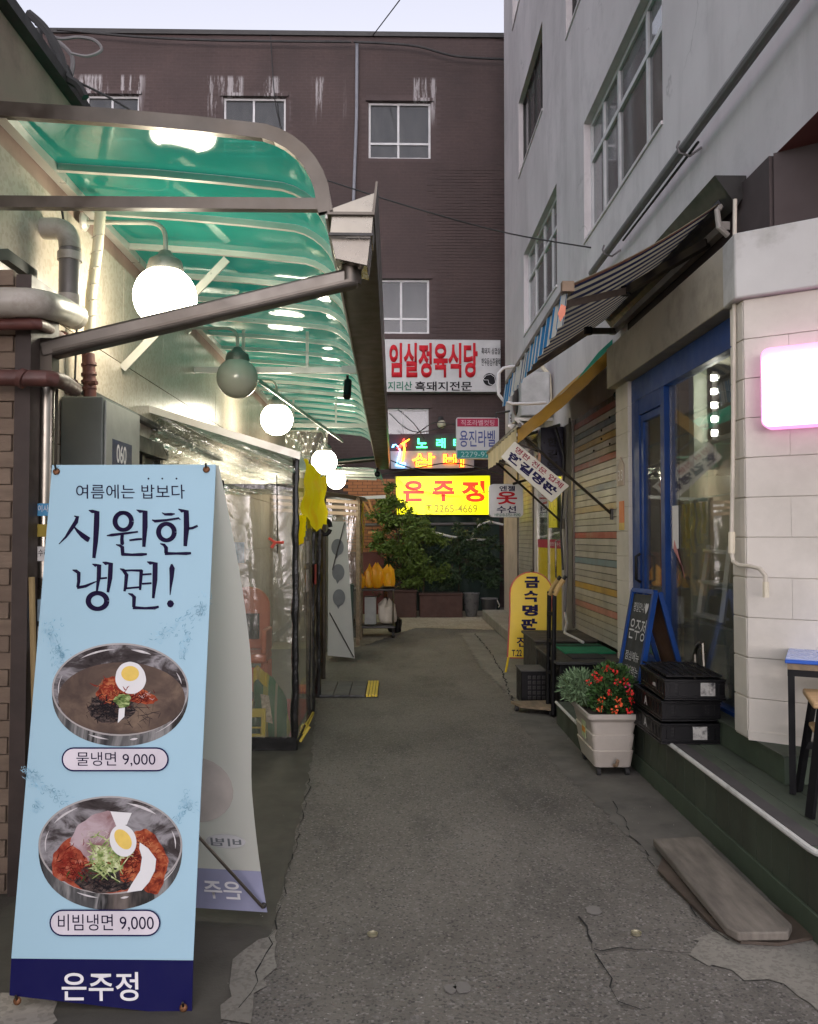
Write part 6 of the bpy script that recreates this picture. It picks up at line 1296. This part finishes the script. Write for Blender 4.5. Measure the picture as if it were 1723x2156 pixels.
bowlout = printm('printed_bowl_outside', [(.3,(.01,.01,.012)), (.42,(.08,.08,.08)), (.5,(.24,.235,.23)), (.56,(.02,.02,.02)), (.68,(.15,.125,.11))], 5, .45, (1.6,.1,.25)); bowlin = printm('printed_bowl_inside', [(.32,(.015,.010,.010)), (.47,(.05,.042,.042)), (.6,(.26,.25,.26)), (.70,(.03,.02,.02))], 8, .45, (1,1,2))
rim = mat('printed_bowl_rim', (.36,.34,.33), .6, spec=.1); broth = printm('printed_broth', [(.3,(.05,.035,.03)), (.5,(.10,.07,.055)), (.72,(.22,.16,.11))], 7, .4)
noodle = printm('printed_dark_noodles', [(.4,(.012,.010,.012)), (.55,(.06,.045,.04)), (.7,(.14,.10,.09))], 70, .5, (1,1,2)); redf = printm('printed_red_topping', [(.35,(.10,.012,.008)), (.5,(.28,.05,.02)), (.68,(.42,.14,.06))], 45); greenf = printm('printed_green_topping', [(.35,(.03,.05,.015)), (.5,(.12,.18,.05)), (.65,(.38,.45,.20))], 40, .5, (1,1,2.5))
redn = printm('printed_red_noodles', [(.35,(.16,.02,.012)), (.55,(.33,.07,.035)), (.72,(.5,.25,.18))], 26); ice = printm('printed_ice', [(.35,(.22,.12,.12)), (.6,(.42,.33,.35))], 12); eggw = mat('printed_egg_white', (.66,.66,.66), .6, spec=.1, var=.04); yolk = mat('printed_yolk', (.70,.50,.12), .6, spec=.1, var=.08, scale=40)
mk = lambda n, c, v=.4: mat(n, c, .6, var=v, scale=50, spec=.1)
def bowl(cx, cy, rx, ry, depth, zf):
    pts = [pb.at(*zf(cx + rx*math.cos(a), cy + (ry if s > 0 else 0)*0 + ((ry*math.sin(a)) if a <= 0 else depth*math.sin(a)**.8 if math.sin(a) > 0 else 0)), .0012) for a in [R(-180+k*6) for k in range(60)] for s in (1,)]
    MB().poly(pts).build('bowl_print', bowlout, bn, smooth=False)
    pd('bowl_rim', rim, cx, cy, rx, ry, zf, .0018); pd('bowl_inside', bowlin, cx, cy, rx*.975, ry*.965, zf, .0024)
bowl(730, 1425, 415, 282, 345, z1)
pd('broth_print', broth, 738, 1478, 385, 218, z1, .003)
pd('noodle_print', noodle, 675, 1535, 140, 92, z1, .0036, wob=.10, seed=1); pd('topping_print', redf, 690, 1435, 98, 85, z1, .0042, wob=.15, seed=2); pd('topping_print', redf, 850, 1465, 100, 45, z1, .0042, rot=15, wob=.15, seed=3)
pd('egg_print', eggw, 793, 1355, 92, 98, z1, .0048, rot=-20, wob=.02); pd('yolk_print', yolk, 790, 1328, 54, 46, z1, .0054)
pd('cucumber_print', greenf, 745, 1492, 50, 42, z1, .005, wob=.2, seed=5); MB().poly([pb.at(*z1(x,y),.0056) for x, y in ((722,1540),(758,1535),(755,1590),(715,1628))]).build('radish_print', eggw, bn)
bowl(670, 645, 437, 298, 395, z2)
hl = mk('ink_steel_glint', (.55,.53,.53), .2)
for zf, cx, cy, rx, ry, arcs in ((z1, 730, 1425, 375, 245, ((-130,-95,10),(-80,-60,14),(-25,-8,7),(165,200,5))), (z2, 670, 645, 395, 262, ((-150,-120,12),(-75,-45,16),(-20,5,7),(170,200,6)))):
    for a0, a1, w in arcs:
        g_ = MB(); stroke([(cx+rx*math.cos(R(a0+(a1-a0)*k/8)), cy+ry*math.sin(R(a0+(a1-a0)*k/8)), w*math.sin(math.pi*k/8)+.5) for k in range(9)], zf, None, g_, .0027); g_.build('glint_print', hl, bn, smooth=False)
    for a0, a1, w in ((20,60,5),(100,118,9),(75,82,12)):
        g_ = MB(); stroke([(cx+(rx+38)*math.cos(R(a0+(a1-a0)*k/8)), cy+(ry+62)*math.sin(R(a0+(a1-a0)*k/8)), w*math.sin(math.pi*k/8)+.5) for k in range(9)], zf, None, g_, .0027); g_.build('glint_print', hl, bn, smooth=False)

pd('sauce_print', redn, 665, 745, 350, 190, z2, .003, wob=.03, seed=4); pd('ice_print', ice, 590, 600, 190, 130, z2, .0034, rot=-35, wob=.10, seed=6); pd('noodle_print', redf, 900, 740, 105, 200, z2, .0038, rot=-12, wob=.08, seed=7)
pd('sauce_print', redn, 420, 760, 110, 110, z2, .0038, rot=40, wob=.08, seed=17); pd('noodle_print', noodle, 640, 850, 190, 85, z2, .0042, wob=.08, seed=8); pd('noodle_print', redf, 800, 740, 75, 140, z2, .0044, rot=10, wob=.1, seed=18)
def strands(name, m, cx, cy, sx, sy, n, zf, off, w=(4,9), l_=(14,40), seed=1, bend=12):
    ec = (738,1478,350,195) if zf is z1 else (665,740,345,195)
    b = MB(); rn = random.Random(seed)
    for k in range(n):
        x, y = rn.gauss(cx, sx), rn.gauss(cy, sy); a = rn.uniform(-1.6, 1.6); l = rn.uniform(*l_)
        if ((x-ec[0])/(ec[2]-l*.7))**2 + ((y-ec[1])/(ec[3]-l*.5))**2 > 1: continue
        stroke([(x-l*math.cos(a), y-l*.6*math.sin(a), 2), (x+rn.uniform(-bend,bend)*.5, y+rn.uniform(-bend,bend), rn.uniform(*w)), (x+l*math.cos(a), y+l*.6*math.sin(a), 2)], zf, None, b, off+k*.000004)
    tag(b.build(name, m, bn, smooth=False), kind='stuff')
dk, dk2, rd, rd2, og, gn, wt = mk('ink_black_noodle', (.010,.008,.010)), mk('ink_brown_noodle', (.05,.03,.025)), mk('ink_red_flake', (.20,.02,.012)), mk('ink_dark_red', (.09,.008,.006)), mk('ink_orange_flake', (.42,.15,.06)), mk('ink_dark_green', (.03,.07,.015)), mk('ink_pale_strip', (.42,.36,.34))
strands('noodle_print', dk2, 660, 1540, 62, 36, 60, z1, .0043, seed=21); strands('noodle_print', dk, 665, 1535, 58, 34, 110, z1, .0045, seed=22)
strands('topping_print', rd, 690, 1440, 40, 32, 60, z1, .0046, seed=23); strands('topping_print', og, 670, 1450, 45, 30, 22, z1, .0047, (3,6), seed=24); strands('topping_print', rd2, 800, 1470, 60, 22, 50, z1, .0046, seed=25); strands('topping_print', wt, 870, 1470, 35, 16, 9, z1, .0047, (3,6), (8,20), seed=26)
strands('broth_glint', mk('ink_broth_shade', (.045,.032,.028)), 850, 1580, 120, 45, 40, z1, .0032, (2,7), (20,60), seed=28, bend=5)
strands('noodle_print', rd, 420, 770, 55, 55, 90, z2, .0043, seed=31); strands('noodle_print', rd2, 450, 800, 60, 50, 60, z2, .0044, seed=32); strands('noodle_print', rd, 900, 720, 45, 90, 90, z2, .0044, seed=33); strands('noodle_print', og, 880, 600, 45, 50, 40, z2, .0045, (4,8), seed=34); strands('noodle_print', rd2, 800, 720, 35, 70, 80, z2, .0046, seed=35)
strands('noodle_print', dk2, 640, 860, 90, 34, 70, z2, .0044, seed=36); strands('noodle_print', dk, 660, 870, 80, 30, 70, z2, .0046, seed=37); strands('cucumber_print', gn, 640, 780, 70, 40, 50, z2, .0047, (5,11), seed=38); strands('ice_print', wt, 570, 560, 80, 50, 40, z2, .0036, (3,10), (15,50), seed=39)
cg = MB(); rn = random.Random(5)
for k in range(70):
    x, y = rn.gauss(640, 50), rn.gauss(720, 45); a = rn.uniform(-.9, 1.4); l = rn.uniform(35, 75); stroke([(x-l*math.cos(a), y-l*math.sin(a), 4), (x, y+rn.uniform(-16,16), rn.uniform(8,14)), (x+l*math.cos(a), y+l*math.sin(a), 4)], z2, None, cg, .0048+k*.00001)
cg.build('cucumber_print', printm('printed_cucumber', [(.35,(.10,.16,.04)), (.5,(.30,.36,.14)), (.65,(.55,.58,.35))], 60), bn, smooth=False)
MB().poly([pb.at(*z2(x,y),.0052) for x, y in ((848,628),(900,665),(948,730),(940,800),(905,870),(860,920),(770,932),(800,880),(850,800),(862,720),(845,665))]).build('radish_print', eggw, bn)
pd('egg_print', eggw, 747, 618, 80, 98, z2, .0056, rot=-15); pd('yolk_print', yolk, 747, 610, 44, 68, z2, .0062, rot=-35)
MB().poly([pb.at(*z2(x,y),.0041) for x, y in ((670,440),(800,450),(770,520),(710,540))]).build('radish_print', eggw, bn)
def pill(x0, y0, x1, y1, zf, s):
    def rr(ins, off): h_ = (y1-y0)/2-ins; cy = (y0+y1)/2; return [pb.at(*zf((x1-ins-h_ if k < 13 else x0+ins+h_) + h_*math.cos(R(-90+k*15 if k < 13 else -90+(k-1)*15)), cy + h_*math.sin(R(-90+k*15 if k < 13 else -90+(k-1)*15))), off) for k in range(26)]
    MB().poly(rr(0, .0064)).build('price_border', M['bannavy'], bn, smooth=False); MB().poly(rr(9, .007)).build('price_panel', mat('price_panel_white', (.60,.56,.60), .6, spec=.1), bn, smooth=False)
    letters(s, pb.at(*zf(x0+90 if x0 > 350 else x0+52, y0+28),.008), pb.at(*zf(x1-82 if x0 > 350 else x1-42, y0+28),.008), pb.at(*zf(x0+90 if x0 > 350 else x0+52, y1-30),.008), M['brown'], bn)
pill(374, 52, 1024, 198, z2, '물냉면 9,000'); pill(300, 1036, 974, 1198, z2, '비빔냉면 9,000')
sw = {}
splm = mat('printed_splash_light', (.26,.46,.57), .6, var=.35, scale=25); spld = mat('printed_splash_dark', (.13,.31,.42), .6, var=.35, scale=25)
def splash(zf, path, spread, n, seed):
    rn = random.Random(seed); b1, b2 = MB(), MB()
    for k in range(n):
        t = rn.random(); i = min(int(t*(len(path)-1)), len(path)-2); f = t*(len(path)-1)-i; x = path[i][0]*(1-f)+path[i+1][0]*f + rn.gauss(0, spread); y = path[i][1]*(1-f)+path[i+1][1]*f + rn.gauss(0, spread)
        dx, dy = path[i+1][0]-path[i][0], path[i+1][1]-path[i][1]; a = math.atan2(dy, dx) + rn.gauss(0,.5); l = rn.uniform(8, 34); b_ = b1 if rn.random() < .65 else b2
        if rn.random() < .3: 
            r = rn.uniform(5, 14); stroke([(x+r*math.cos(q), y+r*math.sin(q), rn.uniform(1.5,3.5)) for q in [j*.7 for j in range(rn.randint(5,10))]], zf, None, b_, .0014)
        else: stroke([(x, y, 1), (x+l*.5*math.cos(a), y+l*.5*math.sin(a)+rn.uniform(-5,5), rn.uniform(2,6)), (x+l*math.cos(a), y+l*math.sin(a), 1)], zf, None, b_, .0014)
    b1.build('splash_print', splm, bn, smooth=False); b2.build('splash_print', spld, bn, smooth=False)
splash(z1, [(320,1000),(300,1060),(330,1140),(345,1210),(360,1290)], 24, 110, 1); splash(z1, [(1238,860),(1225,930),(1150,990),(1020,1070),(900,1140)], 24, 120, 2); splash(z1, [(1150,1080),(1120,1160),(1110,1230)], 16, 40, 3); splash(z1, [(340,1180),(400,1210)], 16, 25, 8)
splash(z2, [(165,190),(190,250),(290,310),(400,380)], 22, 110, 4); splash(z2, [(1130,320),(1110,400),(1085,490)], 16, 45, 5); splash(z2, [(1130,400),(1180,420)], 16, 20, 6); splash(z2, [(190,400),(230,430)], 22, 20, 7)
# grommets
for x, y in (z1(342,103), z1(1252,90), z2(105,1590), z2(1113,1632)):
    c_ = pb.at(x, y, .004); MB().lathe([(.011,-.003),(.013,0),(.010,.004),(.004,.006)], c_, 14, Matrix.Rotation(R(78),3,'X')).build('grommet', mat('rusty_grommet', (.16,.07,.03), .5, .6), bn); MB().tube([c_, c_+nb*.012+V(0,0,.02)], .004, 6).build('hook', M['steeld'], bn)
# frame: cross poles and rear panel
pr_ = [V(*p) for p in ((0,0,0),)]
def rear(u, v): # v 0 top, 1 bottom; bulging translucent rear sheet
    top = V(-1.252 + .605*u, 3.03, 1.765); bot = V(-1.13 + .64*u, 3.32 - .10*u, .045); p = top.lerp(bot, v); p.y += .09*math.sin(math.pi*v*.95)*(1) ; p.x += .028*math.sin(math.pi*min(1, v*1.4))*(u) - .035*math.sin(math.pi*v)*max(0, v-.45)*3*u; return p
M['rearcl'] = bpy.data.materials.new('translucent_banner_back'); t = NT(M['rearcl'])
t.b.inputs['Roughness'].default_value = .5; t.b.inputs['Base Color'].default_value = (.62,.62,.56,1)
tl = t.n.new('ShaderNodeBsdfTranslucent'); tl.inputs[0].default_value = (.6,.68,.7,1); mx = t.n.new('ShaderNodeMixShader'); mx.inputs[0].default_value = .4; t.link(t.b.outputs[0], mx.inputs[1]); t.link(tl.outputs[0], mx.inputs[2]); t.link(mx.outputs[0], t.out.inputs[0])
MB().grid(lambda u, v: rear(u, v*.91), 12, 30).build('rear_panel', M['rearcl'], bn); MB().grid(lambda u, v: rear(u, .91+.09*v), 12, 4).build('rear_band', mat('rear_band_purple', (.27,.28,.40), .5), bn)
def rp_(u, v): return rear(u, v) + V(0,-.006,0)
MB().poly([rp_(.80+.13*math.cos(a), .845+.016*math.sin(a)) for a in [k*.4 for k in range(16)]]).build('rear_price_print', mat('rear_print', (.50,.50,.50), .5), bn)
MB().poly([rp_(.62+.26*math.cos(a), .73+.075*math.sin(a)) for a in [k*.25 for k in range(25)]]).build('rear_bowl_print', mat('rear_bowl_fade', (.46,.42,.38), .5, var=.15, scale=8), bn)
MB().poly([rp_(.62+.17*math.cos(a), .715+.045*math.sin(a)) for a in [k*.25 for k in range(25)]]).build('rear_bowl_print', mat('rear_bowl_food', (.48,.28,.22), .5, var=.15, scale=20), bn)
letters('은주', rp_(.86,.935), rp_(.62,.935), rp_(.86,.975), M['white'], bn, bold=.02)
letters('비빔', rp_(.90,.838), rp_(.70,.838), rp_(.90,.856), M['greyink'], bn, bold=.02)
hub = V(-.93, 3.08, .62)
for e in (rear(.985,.985)+V(0,-.02,0), rear(.02,.985), pb.at(110,990,-.02), pb.at(448,990,-.02), pb.at(24,2090,-.02), pb.at(402,2125,-.02)): MB().tube([hub, e], .006, 8).build('cross_pole', M['steeld'], bn)
MB().sphere(hub, .03, 12, 8).build('hub', M['black'], bn)
MB().sphere(rear(.985,.985), .012, 10, 8).build('rear_grommet', M['darkmetal'], bn)

# ================================================================== NEAR LEFT BITS: broom handle, cables, wall plug, wires
tag(MB().tube([P(68,1640,3.5)*1.0, P(73,1500,3.5), P(67,1215,3.5)], .013, 8).build('broom_handle', mat('pale_broom_wood', (.30,.22,.10), .7)), 'pale wooden stick leaning against the brown post', 'stick')
tag(MB().tube([P(92,850,3.75), P(94,960,3.75), P(90,1130,3.75)], .012, 6).build('thin_conduit', M['wrap']), 'thin pale conduit beside the stainless vertical pipe', 'conduit')
def cablerun(label, pts, r=.008, m='cable', name='cable'): return tag(MB().tube(pts, r, 6).build(name, M[m]), label, 'cable')
def spline(P_, n=10):
    out = []
    for i in range(len(P_)-1):
        p0, p1, p2, p3 = [P_[min(max(j,0),len(P_)-1)] for j in (i-1,i,i+1,i+2)]
        for k in range(n):
            t = k/n; out.append(.5*((2*p1)+(-p0+p2)*t+(2*p0-5*p1+4*p2-p3)*t*t+(-p0+3*p1-3*p2+p3)*t**3))
    out.append(P_[-1]); return out
LB = [('thick cable bundle draped over the left parapet', ((60,28),(95,60),(125,110),(140,160),(165,180),(180,205)), .022), ('looping thin grey cable above the left parapet', ((75,50),(120,80),(165,78),(200,85),(214,105),(185,118),(150,112)), .008), ('dark cable strand hanging to the wall fixing', ((85,60),(88,110),(80,150),(62,170),(75,178)), .009), ('black cable knot against the wall corner', ((100,70),(118,120),(130,150),(122,180),(135,205),(150,170),(140,140)), .014), ('pale insulated cable bending down beside the roof edge', ((120,85),(150,115),(152,150),(140,185)), .012), ('slack wire running from the cable bundle to the canopy', ((140,160),(180,180),(230,205),(280,235)), .006), ('thin wire hanging straight down the beige wall', ((88,60),(87,200)), .005)]
for k, (lab, pts, r) in enumerate(LB): cablerun(lab, spline([P(x, y, 4.2+.05*k) for x, y in pts], 6), r, 'cablegrey' if k in (1, 4, 6) else 'cable')
tag(MB().sphere(P(62,170,4.2), .03, 12, 8).tube([P(62,170,4.2), V(XW, 4.25, P(62,170,4.2).z)], .01, 6).build('wall_fixing', M['cablegrey']), 'round grey wall fixing on the upper beige wall', 'fixing')
WR = [('sagging black wire crossing from canopy to the striped awning', ((690,380,9),(880,440,8.8),(1075,492,9),(1300,530,8.2)), .008), ('thin wire crossing the sky above the brick building', ((785,75,17.3),(842,0,15)), .012),
 ('long cable run along the top of the brick parapet, left half', ((120,62,17.3),(300,78,17.3),(470,85,17.3),(740,88,17.3)), .025), ('long cable run along the top of the brick parapet, right half', ((745,88,17.3),(870,96,17.3),(960,118,17.3),(1072,125,17.3)), .025), ('thin hanging wire left of the brick downpipe', ((570,75,17.3),(578,200,17.3),(590,265,17.3)), .012),
 ('black wire across the front of the neon sign', ((800,1000,15.5),(880,985,15.5),(960,975,15.5),(1060,1000,15)), .012), ('twin wire sagging between the neon and yellow signs', ((800,960,15.6),(900,995,15.5),(1000,992,15.4),(1075,960,15)), .012), ('wire slanting before the lowest brick window', ((820,870,16),(880,910,16),(1000,880,16),(1070,890,15.5)), .010), ('wire slanting down across the yellow lit sign', ((834,1005,16.1),(870,1030,16.1),(960,1045,16.1),(1050,1030,15.6)), .007),
 ('tangled wire left of the label sign', ((830,940,16),(875,915,16),(915,890,16),(960,895,15.6)), .010), ('low slack wire above the hanging branches', ((838,862,16),(870,890,16),(895,925,16.2)), .010)]
for lab, pts, r in WR: cablerun(lab, spline([P(*p) for p in pts], 8), r)
fl_ = thing('flood_lamp', 'small round pale lamp fixed beneath the brick window', 'lamp', P(930, 890, 16.9)); MB().sphere(P(930,893,16.9), .09, 14, 10).build('bulb', mat('pale_lamp_glass', (.40,.38,.28), .3), fl_); MB().tube([P(928,880,16.95), P(928,889,16.9)], .06, 10).build('collar', M['darkmetal'], fl_)
